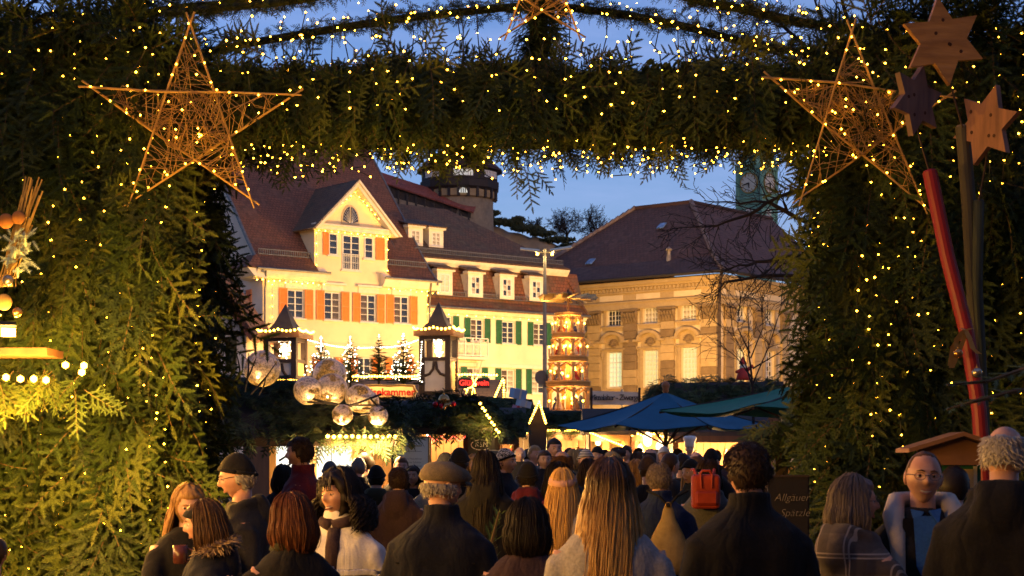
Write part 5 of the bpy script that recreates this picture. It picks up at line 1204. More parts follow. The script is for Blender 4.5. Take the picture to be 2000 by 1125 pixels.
# white notice board on posts
N = empty('notice_board', Vector((at(806, 890, 22).x, 22, 0)), 'white notice board with a gold diamond emblem and printed lines', 'sign'); r_ = lambda x, y: at(x, y, 22) - N.location
a, b = r_(776, 935), r_(836, 855); m = MB(); m.b2((a.x, 0, a.z), (b.x, .03, b.z)); m.build('board', M('notice_white', (.74, .72, .66), (.68, .66, .6), 2, .5), N)
m = MB(); m.b2((a.x - .02, -.01, a.z - .02), (a.x, .04, b.z + .02)); m.b2((b.x, -.01, a.z - .02), (b.x + .02, .04, b.z + .02)); m.b2((a.x, -.01, b.z), (b.x, .04, b.z + .02)); m.build('frame', pine_w, N)
c = r_(804, 871); m = MB(); m.prism([(c.x - .055, c.z), (c.x, c.z + .055), (c.x + .055, c.z), (c.x, c.z - .055)], -.012, -.002); m.b2((c.x - .13, -.008, c.z - .006), (c.x + .13, -.003, c.z + .006)); m.build('emblem', M('ochre_print', (.36, .24, .05)), N)
for i, w in enumerate((.26, 0, .13, .13, .17, .02, .15)):
    if not w: continue
    z = r_(804, 882 + i * 7).z
    if i == 0: m = MB(); m.b2((c.x - w / 2, -.006, z), (c.x + w / 2, -.001, z + .006)); m.build('rule', M('print_grey', (.3, .28, .26)), N)
    else: lettering('print_line', {2: 'unsere Manufaktur', 3: 'Moderne Schätze', 4: 'in & Schaumweine', 5: '—', 6: 'feine Winzerweine'}[i], .035, M('print_grey', (.3, .28, .26)), N, (c.x, -.003, z), ext=.001)
for x in (780, 832): m = MB(); p = r_(x, 900); m.b2((p.x - .025, .03, 0), (p.x + .025, .08, b.z)); m.build('post', pine_w, N)

# ------------------------------------------------------------------ turrets on the big stall, its sign, trees and chains
YT = 57; kT_ = YT / F
S3 = empty('market_house', Vector((at(740, 890, YT).x, YT + 1.5, 0)), 'long timber market house with sign board, below two lantern turrets', 'stall'); r_ = lambda x, y, Y=YT: at(x, y, Y) - S3.location
a, b = r_(470, 742), r_(975, 742); m = MB(); m.b2((a.x, -1.0, 0), (b.x, 2.5, r_(0, 775).z)); m.build('body', brown_w, S3)
roof_t = tiles('stall_shingle', (.075, .045, .035), (.055, .036, .03), (.04, .03, .026), .3, .22)
sheet('roof', [[(a.x - .2, -1.6, r_(0, 790).z), (b.x + .2, -1.6, r_(0, 790).z), (b.x + .2, .6, r_(0, 736).z), (a.x - .2, .6, r_(0, 736).z)], [(a.x - .2, .6, r_(0, 736).z), (b.x + .2, .6, r_(0, 736).z), (b.x + .2, 2.6, r_(0, 790).z), (a.x - .2, 2.6, r_(0, 790).z)]], roof_t, S3)
for xa, xb, y in ((690, 818, 735), (892, 972, 732), (522, 700, 741)): bulbs_on(S3, [r_(x, y + R.uniform(-1, 1), (YT + .3) if xa != 690 else 53.6) for x in np.arange(xa, xb, 5.2)], .04, power={690: 110, 892: 120, 522: 420}[xa], nl=2, lift=.5 if xa != 690 else 0)
sb = empty('sign_board', r_(760, 765, 54.5)); sb.parent = S3; kk = 54.5 / F
def sgn(w, h, bulge=.12): return [(-w, -h), (-w * .5, -h * 1.12), (0, -h), (w * .5, -h * 1.12), (w, -h), (w * 1.04, -h * .45), (w * (1 + bulge), 0), (w * 1.04, h * .45), (w, h), (w * .5, h * 1.12), (0, h), (-w * .5, h * 1.12), (-w, h), (-w * 1.04, h * .45), (-w * (1 + bulge), 0), (-w * 1.04, -h * .45)]
m = MB(); m.prism(sgn(50 * kk, 13 * kk), -.05, .05); m.build('board', M('cream_sign', (.80, .62, .30), (.72, .54, .24), 3), sb)
m = MB(); pts = [(x, -.07, z) for x, z in sgn(47 * kk, 11 * kk)]; m.tube(pts + pts[:1], .03, 4); m.build('frame', gold_m, sb)
lettering('sign_letters', 'Speisekammer', .315, M('red_letter', (.45, .015, .01), (.4, .01, .01), 5), sb, (-8 * kk + .02, -.07, -.02), bold=.008, space=1.02)
for x in (-40, 40): m = MB(); m.b2((x * kk - .05, .05, -1.5), (x * kk + .05, .12, 0)); m.build('post', dark_w, sb)
gb = empty('gluehwein_sign', r_(926, 748, 55)); gb.parent = S3; gb.name = 'neon_sign'; m = MB(); m.b2((-.50, .03, -.16), (.50, .1, .16)); m.build('backing', dark_w, gb)
lettering('neon_letters', 'Glühwein', .25, EM('neon_red', (1, .05, .03), 1.7), gb, (0, 0, 0), bold=.006)
m = MB(); m.b2((-.04, .1, -1.2), (.04, .16, .1)); m.build('post', dark_w, gb)
turret_roof = M('slate_turret_roof', (.05, .040, .038), (.032, .027, .028), 4, .6, .3); timber2 = wood('brown_half_timber', (.055, .028, .016), (.035, .018, .012)); panel_w = M('white_infill_panel', (.66, .56, .46), (.58, .48, .38), 2, .8)
def turret(label, x, y_top, y_bot, wpx, star):
    base = at(x, y_bot, YT); o = empty('lantern_turret', base, label, 'turret', 'half-timbered lantern turrets'); o.rotation_euler.z = -.22; W = wpx * kT_ / 2; h = lambda y: (y_bot - y) * kT_
    ye = y_top + 55; ym = y_top + 98
    for sx in (-1, 1):
        for sy in (-1, 1): m = MB(); m.b2((sx * W - .09, sy * W - .09, 0), (sx * W + .09, sy * W + .09, h(ye))); m.build('post', timber2, o)
    for sy in (-1, 1):
        m = MB(); m.b2((-W + .09, sy * W - .03, .12), (W - .09, sy * W + .03, h(ym) - .12)); m.build('infill_panel', panel_w, o)
        m = MB(); m.b2((sy * W - .03, -W + .09, .12), (sy * W + .03, W - .09, h(ym) - .12)); m.build('infill_panel', M('lemon_panel', (.66, .50, .2), (.6, .44, .17), 3), o)
        for z0 in (0, h(ym) - .12, h(ye) - .15):
            m = MB(); m.b2((-W + .09, sy * W - .08, z0), (W - .09, sy * W + .08, z0 + .12)); m.build('rail', timber2, o); m = MB(); m.b2((sy * W - .08, -W + .09, z0), (sy * W + .08, W - .09, z0 + .12)); m.build('rail', timber2, o)
        for sx in (-1, 1):
            m = MB(); m.tube([(sx * (W - .10), sy * (W + .05), h(ym) - .62), (sx * (W - .26), sy * (W + .05), h(ym) - .56), (sx * (W - .38), sy * (W + .05), h(ym) - .40), (sx * (W - .42), sy * (W + .05), h(ym) - .14)], .05, 5); m.build('brace', timber2, o)
    m = MB(); E = W + .24; m.b2((-E, -E, h(ye) - .03), (E, E, h(ye) + .16)); m.build('eave_board', brown_w, o)
    m = MB(); m.lathe([(E * 1.34, h(ye) + .14), (E * .86, h(ye) + .27), (E * .58, h(ye) + .48), (E * .32, h(ye) + .78), (.015, h(ye) + 1.12)], n=4, a0=PI / 4); m.build('roof', turret_roof, o)
    pts = []
    for (ax, ay), (bx, by) in zip([(-E, -E), (E, -E), (E, E), (-E, E)], [(E, -E), (E, E), (-E, E), (-E, -E)]):
        for i in range(10): t = i / 10; pts.append((ax + (bx - ax) * t, ay + (by - ay) * t, h(ye) + .24 - .06 * math.sin(PI * ((i % 5) / 5))))
    bulbs_on(o, [Vector(p) * 1.0 for p in pts], .045, wire=False, power=0)
    for sx, sy in ((-1, -1), (1, -1), (1, 1), (-1, 1)): lamp('eave_lamp', o, (sx * (E + .15), sy * (E + .15), h(ye) + .3), 30, WARM, .1)
    m = MB(); rr = random.Random(int(x))
    for k in range(70 if star else 90):
        if star: a = rr.uniform(0, 2 * PI); q = .36 * rr.random() * (1 if int(a / (2 * PI) * 10) % 2 else .5); p = (q * math.cos(a), -.05 + rr.uniform(-.1, .1), (h(ye) + h(ym)) / 2 - .05 + q * 1.3 * math.sin(a))
        else: t = rr.random(); p = (rr.gauss(0, .09) * (1 - .5 * t), rr.gauss(0, .08), h(ye) - .1 - t * (h(ye) - h(ym) - .15))
        m.octa(p, .026)
    tag(m.build('hanging_lights', bulb_white, o), kind='stuff'); m = MB(); m.tube([(0, 0, h(ye)), (0, 0, h(ym) + .3)], .015, 4); m.build('cord', wire_m, o); lamp('lantern_lamp', o, (0, -.2, (h(ye) + h(ym)) / 2), 14, (1, .7, .35), .15)
    return o
turret('left lantern turret with pointed slate roof and hanging light star', 558, 605, 742, 56, True)
turret('right lantern turret with pointed slate roof and hanging light tassel', 857, 601, 772, 52, False)
def xmas_tree(label, x, y0, y1, Y, seed, lit, mat, r=None):
    rr = random.Random(seed); base = at(x, y1, Y); H = (y1 - y0) / F * Y; o = empty('christmas_tree', base, label, 'tree', 'small trees on the market house'); m = MB(); m.tube([(0, 0, -.2), (0, 0, H)], [.05, .008], 5); m.build('trunk', bark, o)
    m = MB(); B = MB(); n = 15; rmax = r or H * .34
    for i in range(n):
        t = i / (n - 1); z = H * (.05 + .9 * t); L = rmax * (1 - t) ** .85 + .05; k = max(4, int(10 * (1 - t) + 4))
        for j in range(k):
            a = 2 * PI * (j + rr.random()) / k; l = L * rr.uniform(.65, 1.15); d = Vector((math.cos(a), math.sin(a), rr.uniform(-.05, .5))); up = Vector((0, 0, 1))
            needles(m, Vector((0, 0, z)), d, up, l, max(6, int(l / .035)), .075, .022)
            if l > .2:
                for s in (-1, 1): sd = d.cross(up).normalized() * s; needles(m, Vector((0, 0, z)) + d * l * .45, (d + sd * .8).normalized(), up, l * .45, max(3, int(l / .07)), .07, .02)
            if lit and rr.random() < .55: B.octa(Vector((0, 0, z)) + d * l * rr.uniform(.5, 1.0) + Vector((0, 0, .04)), .022)
    m.build('crown', mat, o)
    if lit: tag(B.build('bulbs', bulb_white, o), kind='stuff')
    return o
fir_t = M('tree_needles', (.03, .055, .02), (.05, .07, .025), 5, .7)
for i, (x, y0, y1, lit, lab, rr_) in enumerate([(627, 660, 748, 1, 'leftmost lit Christmas tree, just right of the left turret', .62), (684, 660, 752, 1, 'second lit Christmas tree from the left turret', .62), (740, 656, 748, 0, 'sparsely lit Christmas tree third from the left turret', .52), (788, 654, 754, 1, 'rightmost lit Christmas tree beside the right turret', .68)]): xmas_tree(lab, x, y0, y1, YT - .6 - .2 * i, 40 + i, lit, fir_t, rr_); light_string('light_string', 'short upright light chain on the tip of %s tree' % ['the leftmost', 'the second', 'the third', 'the rightmost'][i], [at(x, y0 - 2 + k * 4, YT - .8) for k in range(7)], .024, bulb_white, .008)
light_string('light_string', 'white light chain sagging between the two turrets', along(at(602, 664, YT), at(735, 678, YT), 30, .12) + along(at(739, 678, YT), at(820, 662, YT), 20, .1), .026, bulb_white, .008)
light_string('light_string', 'white light chain hanging at the left side of the right turret', [at(824 - i * .3, 668 + i * 5, YT - .9) for i in range(16)], .022, bulb_white, .008)

# ------------------------------------------------------------------ Christmas pyramid
YP = 60; kp = YP / F
PY = empty('christmas_pyramid', at(1110, 806, YP), 'tall lit wooden Christmas pyramid with tiers of figures and turning blades', 'pyramid'); h = lambda y: (806 - y) * kp
glow_w = wood('lit_pine', (.55, .30, .09), (.45, .23, .07)); fig_m = [M('figure_white', (.7, .62, .5)), M('figure_red', (.45, .04, .03)), M('figure_brown', (.3, .16, .06)), M('figure_blue', (.08, .12, .25))]
for i, (yb, yt, rb, rt) in enumerate([(804, 752, 43, 42), (746, 703, 40, 38), (697, 657, 34, 31), (652, 613, 28, 25)]):
    m = MB(); m.lathe([((rb + 3) * kp, h(yb) - .06), ((rb + 4.5) * kp, h(yb) - .02), ((rb + 4.5) * kp, h(yb) + .02), (rb * kp, h(yb) + .05)], n=16); pl = m.build('platform', glow_w, PY)
    m = MB(); m.lathe([(rt * kp, h(yt) - .06), ((rt + 1.5) * kp, h(yt) - .02), ((rt + 2.5) * kp, h(yt) + .03), (0.3, h(yt) + .05)], n=16); m.build('canopy_ring', glow_w, PY)
    for j in range(8):
        a = 2 * PI * (j + .3) / 8; c, s = math.cos(a), math.sin(a); rr = rb * .93 * kp
        m = MB(); m.lathe([(.07, h(yb) + .04), (.085, h(yb) + .08), (.045, h(yb) + .14), (.055, (h(yb) + h(yt)) / 2), (.045, h(yt) - .22), (.08, h(yt) - .16), (.08, h(yt) - .1)], (c * rr, s * rr, 0), 8); m.build('column', glow_w, PY)
        a2 = a + PI / 8; rr2 = (rb + 3.5) * kp; cm = MB(); cm.lathe([(.05, h(yb) + .02), (.035, h(yb) + .05), (.035, h(yb) + .30), (.01, h(yb) + .31)], (math.cos(a2) * rr2, math.sin(a2) * rr2, 0), 6)
        if j % 2 == 0 or i > 1:
            co = cm.build('candle', M('candle_cream', (.7, .55, .3)), PY); fm = MB(); fm.ico((math.cos(a2) * rr2, math.sin(a2) * rr2, h(yb) + .36), .045); fm.build('flame', bulb_stall, co)
        ar = MB(); pts = []
        for q in range(7): aa = a + (PI / 4) * q / 6; pts.append((math.cos(aa) * rr, math.sin(aa) * rr, h(yt) - .12 + .0 - .16 * abs(q - 3) / 3)); 
        ar.tube(pts, .03, 4); ar.build('arch', glow_w, PY)
        if j != 5:
            fr = rb * .55 * kp; fx_, fy_ = math.cos(a2) * fr, math.sin(a2) * fr; fg = MB(); H_ = (h(yt) - h(yb)) * R.uniform(.45, .62); fg.lathe([(.14, h(yb) + .05), (.15, h(yb) + .12), (.09, h(yb) + H_ * .6), (.12, h(yb) + H_ * .66), (.05, h(yb) + H_ * .72), (.085, h(yb) + H_ * .85), (.07, h(yb) + H_ * .98), (.001, h(yb) + H_ * 1.1)], (fx_, fy_, 0), 8); fg.build('figure', fig_m[(i * 3 + j) % 4], PY, smooth=True)
    m = MB(); m.tube([(0, 0, h(yb)), (0, 0, h(yt))], .09, 8); m.build('spindle', glow_w, PY)
    for q in range(3): a = -PI / 2 + (q - 1) * 1.6; lamp('tier_lamp', PY, (math.cos(a) * rb * .4 * kp, math.sin(a) * rb * .4 * kp, h(yt) - .28), 16, (1, .5, .14), .08)
    mm = MB()
    for q in range(6): a = q * PI / 3 + .4 * i; mm.ico((math.cos(a) * rb * .36 * kp, math.sin(a) * rb * .36 * kp, (h(yb) + h(yt)) / 2 + R.uniform(-.2, .1)), .06)
    tag(mm.build('tier_bulbs', bulb_stall, PY), kind='stuff')
m = MB(); m.tube([(0, 0, h(613)), (0, 0, h(566))], .045, 8); m.lathe([(.05, h(578)), (.16, h(574)), (.05, h(570)), (.001, h(562))], n=8); m.build('axle', brown_w, PY)
for i in range(12):
    a = 2 * PI * i / 12 + .1; c, s = math.cos(a), math.sin(a); d = Vector((c, s, 0)); t = Vector((-s, c, 0)); z = Vector((0, 0, h(581)))
    m = MB(); W = .24; q = [d * .12 - t * .04, d * .12 + t * .04, d * .6 + t * W + Vector((0, 0, .10)), d * .95 + t * W * .9 + Vector((0, 0, .10)), d * 1.06 + Vector((0, 0, .03)), d * .95 - t * W * .9 - Vector((0, 0, .10)), d * .6 - t * W - Vector((0, 0, .10))]
    m.add([p + z for p in q] + [p + z - Vector((0, 0, .025)) for p in q], [tuple(range(7)), tuple(range(13, 6, -1))] + [(k, (k + 1) % 7, (k + 1) % 7 + 7, k + 7) for k in range(7)]); m.build('blade', M('pale_blade_wood', (.55, .36, .13), (.46, .29, .1), 4), PY)
lamp('crown_lamp', PY, (0, -.75, h(598)), 30, WARM, .1); lamp('crown_lamp', PY, (-.8, .1, h(598)), 25, WARM, .1)
S4 = empty('pyramid_stall', Vector((at(1110, 890, YP).x, YP, 0)), 'dark timber booth that carries the Christmas pyramid', 'stall'); r_ = lambda x, y: at(x, y, YP) - S4.location
m = MB(); m.b2((-1.3, -1.0, 0), (1.3, 1.0, r_(0, 822).z)); m.build('body', dark_w, S4); m = MB(); m.lathe([(1.9, r_(0, 826).z), (1.0, r_(0, 808).z), (.9, r_(0, 805).z)], n=8); m.build('roof', grey_w, S4)
bulbs_on(S4, [Vector((1.75 * math.cos(a), 1.75 * math.sin(a), r_(0, 830).z)) for a in np.linspace(-PI, 0, 22)], .035, power=900, nl=2)

# ------------------------------------------------------------------ street lamp with loudspeakers
YL = 66; SL = empty('street_lamp', Vector((at(1064, 890, YL).x, YL, 0)), 'tall grey street lamp with two winged reflector heads and loudspeakers', 'lamp'); h = lambda y: at(0, y, YL).z
pole_m = M('galvanised_pole', (.20, .19, .18), (.15, .14, .13), 4, .5, metal=.4)
m = MB(); m.tube([(0, 0, 0), (0, 0, h(640)), (0, 0, h(486))], [.095, .08, .06], 10); m.build('mast', pole_m, SL)
refl = M('lamp_reflector', (.75, .62, .35), (.7, .56, .3), 3, .4)
for s, w, tl in ((-1, .75, .10), (1, .85, .16)):
    m = MB(); m.tube([(0, 0, h(492)), (s * .25, 0, h(494)), (s * .35, 0, h(491))], .03, 5); m.build('arm', pole_m, SL)
    m = MB(); m.box((s * (.2 + w / 2), -.05, h(490) + s * .02 + .06), (w, .5, .04), ry=-tl * s, rx=.25); m.build('reflector', refl, SL)
    m = MB(); m.ico((s * .28, -.08, h(497)), .06); m.build('bulb', bulb_stall, SL); lamp('head_lamp', SL, (s * .5, -.15, h(497)), 160, (1, .66, .22), .08)
for s, a in ((-1, .4), (1, -1.2), (.6, 2.6)):
    o = empty('loudspeaker', (s * .22, -.12, h(743) + (.1 if s == -1 else 0))); o.parent = SL; o.rotation_euler = (0, 0, a); m = MB(); m.lathe([(.05, -.25), (.07, -.05), (.14, .1), (.27, .2), (.28, .22)], n=16); ob = m.build('horn', M('speaker_grey', (.10, .09, .09), (.07, .065, .065)), o); ob.rotation_euler = (PI / 2, 0, 0)
    m = MB(); m.lathe([(.001, .12), (.20, .16), (.2, .17), (.001, .14)], n=16); mo = m.build('mouth', M('speaker_black', (.01, .01, .01)), o); mo.rotation_euler = (PI / 2, 0, 0)

# ------------------------------------------------------------------ banner stall, fir roof stall at right, umbrellas
BN = empty('banner', at(1202, 776, 44), 'white cloth banner with black gothic lettering beside the pyramid', 'banner'); kb = 44 / F
m = MB(); n = 14; V_ = []; 
for i in range(n + 1):
    t = i / n; x = (-46 + 92 * t) * kb; y = .04 * math.sin(t * 7); z0 = (-14 - 1.5 * t) * kb; z1 = (13 - 3 * t) * kb; V_ += [(x, y, z0), (x, y, z1), (x, y + .01, z0), (x, y + .01, z1)]
m.add(V_, [(4 * i, 4 * i + 4, 4 * i + 5, 4 * i + 1) for i in range(n)] + [(4 * i + 2, 4 * i + 3, 4 * i + 7, 4 * i + 6) for i in range(n)]); m.build('cloth', M('banner_cloth', (.70, .58, .44), (.64, .52, .38), 3, .8), BN)
lettering('banner_letters', 'Mittelalter - Zwerge', .215, M('black_ink', (.03, .015, .01)), BN, (-.02, -.055, -.01), space=.78, bold=-.001, shear=.06)
for s in (-1, 1): m = MB(); m.b2((s * 47 * kb - .03, 0, -2.8), (s * 47 * kb + .03, .06, .25)); m.build('post', dark_w, BN)
S5 = empty('fir_roofed_stall', Vector((at(1390, 890, 45).x, 45, 0)), 'stall with rounded fir roof behind the blue umbrella', 'stall'); r_ = lambda x, y, Y=45: at(x, y, Y) - S5.location
a, b = r_(1262, 790, 44), r_(1540, 790, 44); c, d = r_(1290, 748, 45), r_(1530, 745, 45); e, f_ = r_(1262, 790, 46.5), r_(1540, 790, 46.5)
m = MB(); m.add([a, b, d, c, e, f_], [(0, 1, 2, 3), (3, 2, 5, 4), (0, 3, 4), (1, 5, 2)]); m.build('roof', dark_w, S5); fir_on(S5, [(a, b, d, c), (c, d, d + Vector((0, .5, -.05)), c + Vector((0, .5, -.05))), (e, a, c, c)], 60, 1.0, seed=12)
m = MB(); m.b2((a.x + .2, -.8, 0), (b.x - .2, 1.2, a.z)); m.build('body', brown_w, S5)
FG = empty('roof_figure', r_(1452, 742, 44.8) + S5.location, 'small red-robed figurine with red cap on the fir roof', 'figurine'); m = MB(); m.lathe([(.20, 0), (.17, .12), (.12, .28), (.07, .33)], n=10); m.tube([(-.1, 0, .24), (-.2, -.1, .2)], [.05, .04], 6); m.tube([(.1, 0, .26), (.25, -.02, .38)], [.05, .04], 6); m.build('robe', fig_m[1], FG, smooth=True); m = MB(); m.ball((0, 0, .40), .085, 10, 8); m.build('face', M('figurine_face', (.6, .38, .25)), FG, smooth=True); m = MB(); m.lathe([(.10, .42), (.085, .48), (.03, .58), (.001, .62)], (-.02, 0, 0), 10); m.build('cap', fig_m[1], FG, smooth=True); m = MB(); m.lathe([(.08, .30), (.11, .32), (.11, .36), (.08, .38)], n=10); m.build('collar', fig_m[0], FG)
def umbrella(label, apex, Rm, drop, n, rot, mat, mat2, pole_top=True, squash=1.0, valance=.0):
    p = at(*apex); o = empty('market_umbrella', Vector((p.x, p.y, 0)), label, 'umbrella'); z = p.z
    pts = [Vector((Rm * math.cos(rot + 2 * PI * k / n), Rm * math.sin(rot + 2 * PI * k / n) * squash, z - drop)) for k in range(n)]; top = Vector((0, 0, z)); SEG = 7
    for k in range(n):
        a, b = pts[k], pts[(k + 1) % n]; m = MB(); V_ = []; Fs = []
        for i in range(SEG + 1):
            t = i / SEG
            for j in range(SEG + 1):
                s = j / SEG; q = top.lerp(a, t).lerp(top.lerp(b, t), s); q.z -= .16 * t * math.sin(PI * s) * (.4 + .6 * t) * .5 + .05 * math.sin(PI * t) + .012 * math.sin(9 * s + 5 * t + k) * t; V_.append(q)
        nn = SEG + 1
        V_ += [v - Vector((0, 0, .012)) for v in V_]; NN = nn * nn
        for i in range(SEG):
            for j in range(SEG): c = i * nn + j; Fs.append((c, c + 1, c + nn + 1, c + nn)); Fs.append((NN + c, NN + c + nn, NN + c + nn + 1, NN + c + 1))
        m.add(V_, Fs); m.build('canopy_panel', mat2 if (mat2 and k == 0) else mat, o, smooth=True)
        r2 = MB(); r2.tube([top - Vector((0, 0, .06)), a - Vector((0, 0, .04))], .018, 5); r2.tube([Vector((0, 0, z - drop - .35)), top.lerp(a, .55) - Vector((0, 0, .06))], .015, 5); r2.build('rib', dark_w, o)
    m = MB(); m.tube([(0, 0, 0), (0, 0, z)], .04, 10); m.build('pole', brown_w, o)
    m = MB(); m.lathe([(.03, z - .02), (.06, z + .02), (.05, z + .06), (.07, z + .10), (.075, z + .14), (.04, z + .19), (.001, z + .20)], n=12); m.build('finial', M('orange_finial', (.50, .17, .05), (.4, .13, .04), 3, .4), o, smooth=True)
    m = MB(); m.b2((-.35, -.35, 0), (.35, .35, .08)); m.build('foot', M('concrete_foot', (.3, .3, .28)), o); return o
blue_c = M('blue_canvas', (.014, .125, .22), (.010, .10, .18), 2, .75, .1); lav_c = M('lit_blue_canvas', (.16, .22, .42), (.13, .18, .36), 2, .75, .1); green_c = M('teal_green_canvas', (.008, .17, .085), (.006, .135, .068), 2, .75, .1)  # lavender panel: light falling on that side, put into the canvas colour
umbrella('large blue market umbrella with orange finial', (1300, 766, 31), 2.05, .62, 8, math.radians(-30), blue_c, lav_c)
umbrella('teal green market umbrella half hidden behind the right pillar', (1615, 736, 24), 2.35, .46, 6, math.radians(-4), green_c, None)

# ------------------------------------------------------------------ lit stalls beneath and behind the umbrellas
HP = 4.5
def hut(label, x0, x1, Y, y_roof, col, fir=True, lamps=60, counter=True, roofm=None, items=None, seed=1, gable=False):
    rr = random.Random(seed); o = empty('market_hut', Vector((at((x0 + x1) / 2, 890, Y).x, Y, 0)), label, 'stall'); k = Y / F; w = (x1 - x0) * k / 2; zr = at(0, y_roof, Y).z
    plank_wall('back', o, -w, w, 0, zr, 1.4, col, .16)
    for s in (-1, 1): m = MB(); m.b2((s * w - .02, .0, 0), (s * w + .02, 1.4, zr)); m.build('side_wall', col, o); m = MB(); m.b2((s * (w - .05) - .04, -.04, 0), (s * (w - .05) + .04, .04, zr)); m.build('post', col, o)
    if counter: plank_wall('counter', o, -w, w, 0, .95, -.02, col, .14); m = MB(); m.b2((-w - .05, -.22, .95), (w + .05, .35, 1.0)); m.build('counter_top', col, o)
    m = MB(); m.prism([(-.35, zr - .05), (1.6, zr + .0), (1.6, zr + .08), (.6, zr + .55), (-.35, zr + .05)], -w - .15, w + .15, 'x'); m.build('roof', roofm or grey_w, o)
    m = MB(); m.b2((-w, -.36, zr - .18), (w, -.32, zr - .04)); m.build('fascia', col, o)
    for s in (0, 1): m = MB(); m.b2((-w + .1, 1.15, 1.25 + .35 * s), (w - .1, 1.38, 1.28 + .35 * s)); m.build('shelf', col, o)
    for i in range(int(2 * w / .16)):
        g = MB(); x = -w + .15 + i * .16; zz = R.choice((1.28, 1.63)); g.lathe([(.04, 0), (.05, .06), (.04, .14), (.018, .17), (.018, .21)], (x, 1.25, zz), 7); gm = rr.choice(fig_m + [gold_ball, red_ball]); gg = g.build('ware', gm, o)
    n = max(2, int(2 * w / 1.2))
    for i in range(n):
        x = -w + 2 * w * (i + .5) / n; m = MB(); m.lathe([(.015, .30), (.015, .1), (.09, .06), (.11, 0)], (x, .45, zr - .42), 10); so = m.build('lamp_shade', M('enamel_shade', (.3, .25, .18)), o); b = MB(); b.ico((x, .45, zr - .42), .05); b.build('bulb', bulb_stall, so); lamp('hut_lamp', o, (x, .45, zr - .52), HP * lamps / n, (1, .55, .16), .08)
    if fir: fir_on(o, [((-w - .1, -.4, zr + .0), (w + .1, -.4, zr + .0), (w + .1, .5, zr + .5), (-w - .1, .5, zr + .5))], 170, .8, seed=seed)
    return o, w, zr
H1, w, zr = hut('lit pine hut left of the blue umbrella, under a row of bulbs', 1070, 1150, 40, 846, brown_w, True, 150, seed=1); bulbs_on(H1, [Vector((-w + 2 * w * i / 15, -.45, zr + .06)) for i in range(16)], .026, power=60, nl=2)
H2, w, zr = hut('pine hut with small shuttered windows under the blue umbrella', 1152, 1228, 37, 846, pine_w, False, 130, seed=2); bulbs_on(H2, [Vector((-w + 2 * w * i / 17, -.45, zr - .02 * i)) for i in range(18)], .026, power=70, nl=2)
for x in (-.28, .12): window(H2, x, 1.85, .26, .5, 1, 2, y=-.06, glass=dim_glass, frame=brown_w, fw=.03, mw=.02)
H3, w, zr = hut('brightly lit hut with white lanterns under the umbrella', 1232, 1312, 38, 846, brown_w, False, 260, seed=3); bulbs_on(H3, [Vector((-w + 2 * w * i / 15, -.45, zr - .05 + .03 * math.sin(i))) for i in range(16)], .03, power=90, nl=2)
H4, w, zr = hut('food hut with golden glazed front behind the umbrella poles', 1316, 1490, 36, 848, brown_w, False, 330, seed=4)
for i, x in enumerate((1345, 1385, 1432, 1462)): m = MB(); p = at(x, 860, 35.6) - H4.location; m.b2((p.x - .15, p.y, 1.0), (p.x + .15, p.y + .02, 1.25)); m.build('glass_screen', glass_m('amber_screen', (.25, .14, .04), .1), H4)
for x, y, s in ((1265, 858, 1), (1250, 880, .8), (1288, 872, .8), (1222, 882, .8)):
    p = at(x, y, 37.4); o = empty('paper_lantern', p, ['tallest glowing white lantern hanging in the bright hut', 'glowing lantern at the lower left of the bright hut', 'glowing lantern at the right of the bright hut', 'glowing lantern at the far left by the pine hut'][int((x > 1230) + (x > 1260) * -1 + 0) if False else [1265, 1250, 1288, 1222].index(x)], 'lantern', 'white lanterns'); m = MB(); m.lathe([(.03, -.16 * s), (.09 * s, -.10 * s), (.1 * s, .04 * s), (.05 * s, .14 * s), (.02, .18 * s)], n=10); m.build('shade', EM('lantern_paper', (1, .82, .55), 2.4), o, smooth=True); m = MB(); m.tube([(0, 0, .17 * s), (0, 0, .5)], .006, 3); m.build('cord', wire_m, o)
S6, w, zr = hut('dark hut in the middle with little gable of lights', 972, 1062, 42, 838, dark_w, True, 90, seed=6); S6['label'] = 'dark fir-topped hut left of the lamp post'; bulbs_on(S6, [Vector((-w + 2 * w * i / 11, -.45, zr - .1)) for i in range(12)], .024, power=40, nl=1)
H7, w, zr = hut('small hut with open front between the fir roofs', 968, 1012, 33, 850, brown_w, True, 60, seed=7)
fir_on(S6, [(rel(S6, 925, 830, 41), rel(S6, 1050, 825, 41), rel(S6, 1040, 775, 41.5), rel(S6, 950, 770, 41.5))], 80, 1.0, seed=21, name='fir_mound'); m = MB(); m.add([rel(S6, 925, 832, 41.2), rel(S6, 1050, 828, 41.2), rel(S6, 1040, 780, 41.6), rel(S6, 950, 775, 41.6), rel(S6, 925, 832, 42.5), rel(S6, 1050, 828, 42.5)], [(0, 1, 2, 3), (3, 2, 5, 4), (0, 3, 4), (1, 5, 2)]); m.build('mound_core', core_m, S6)
light_string('light_string', 'inverted V of bulbs on the gable left of the lamp post', along(at(967, 775, 52), at(982, 740, 52), 9) + along(at(984, 743, 52), at(984, 776, 52), 8), .035, bulb_stall, .01)
light_string('light_string', 'inverted V of bulbs on the small gable right of the gift boxes', along(at(1034, 826, 36), at(1053, 784, 36), 11) + along(at(1054, 787, 36), at(1066, 826, 36), 10), .026, bulb_stall, .01)
GB = empty('small_gable', at(1052, 830, 36.3), 'small dark gable front outlined by bulbs', 'stall'); kk = 36.3 / F; m = MB(); m.prism([(-20 * kk, 0), (0, 46 * kk), (16 * kk, 0)], 0, 1.0); m.build('gable', dark_w, GB); m = MB(); m.b2((-19 * kk, .02, -at(0, 830, 36.3).z), (15 * kk, .98, 0)); m.build('body', dark_w, GB)
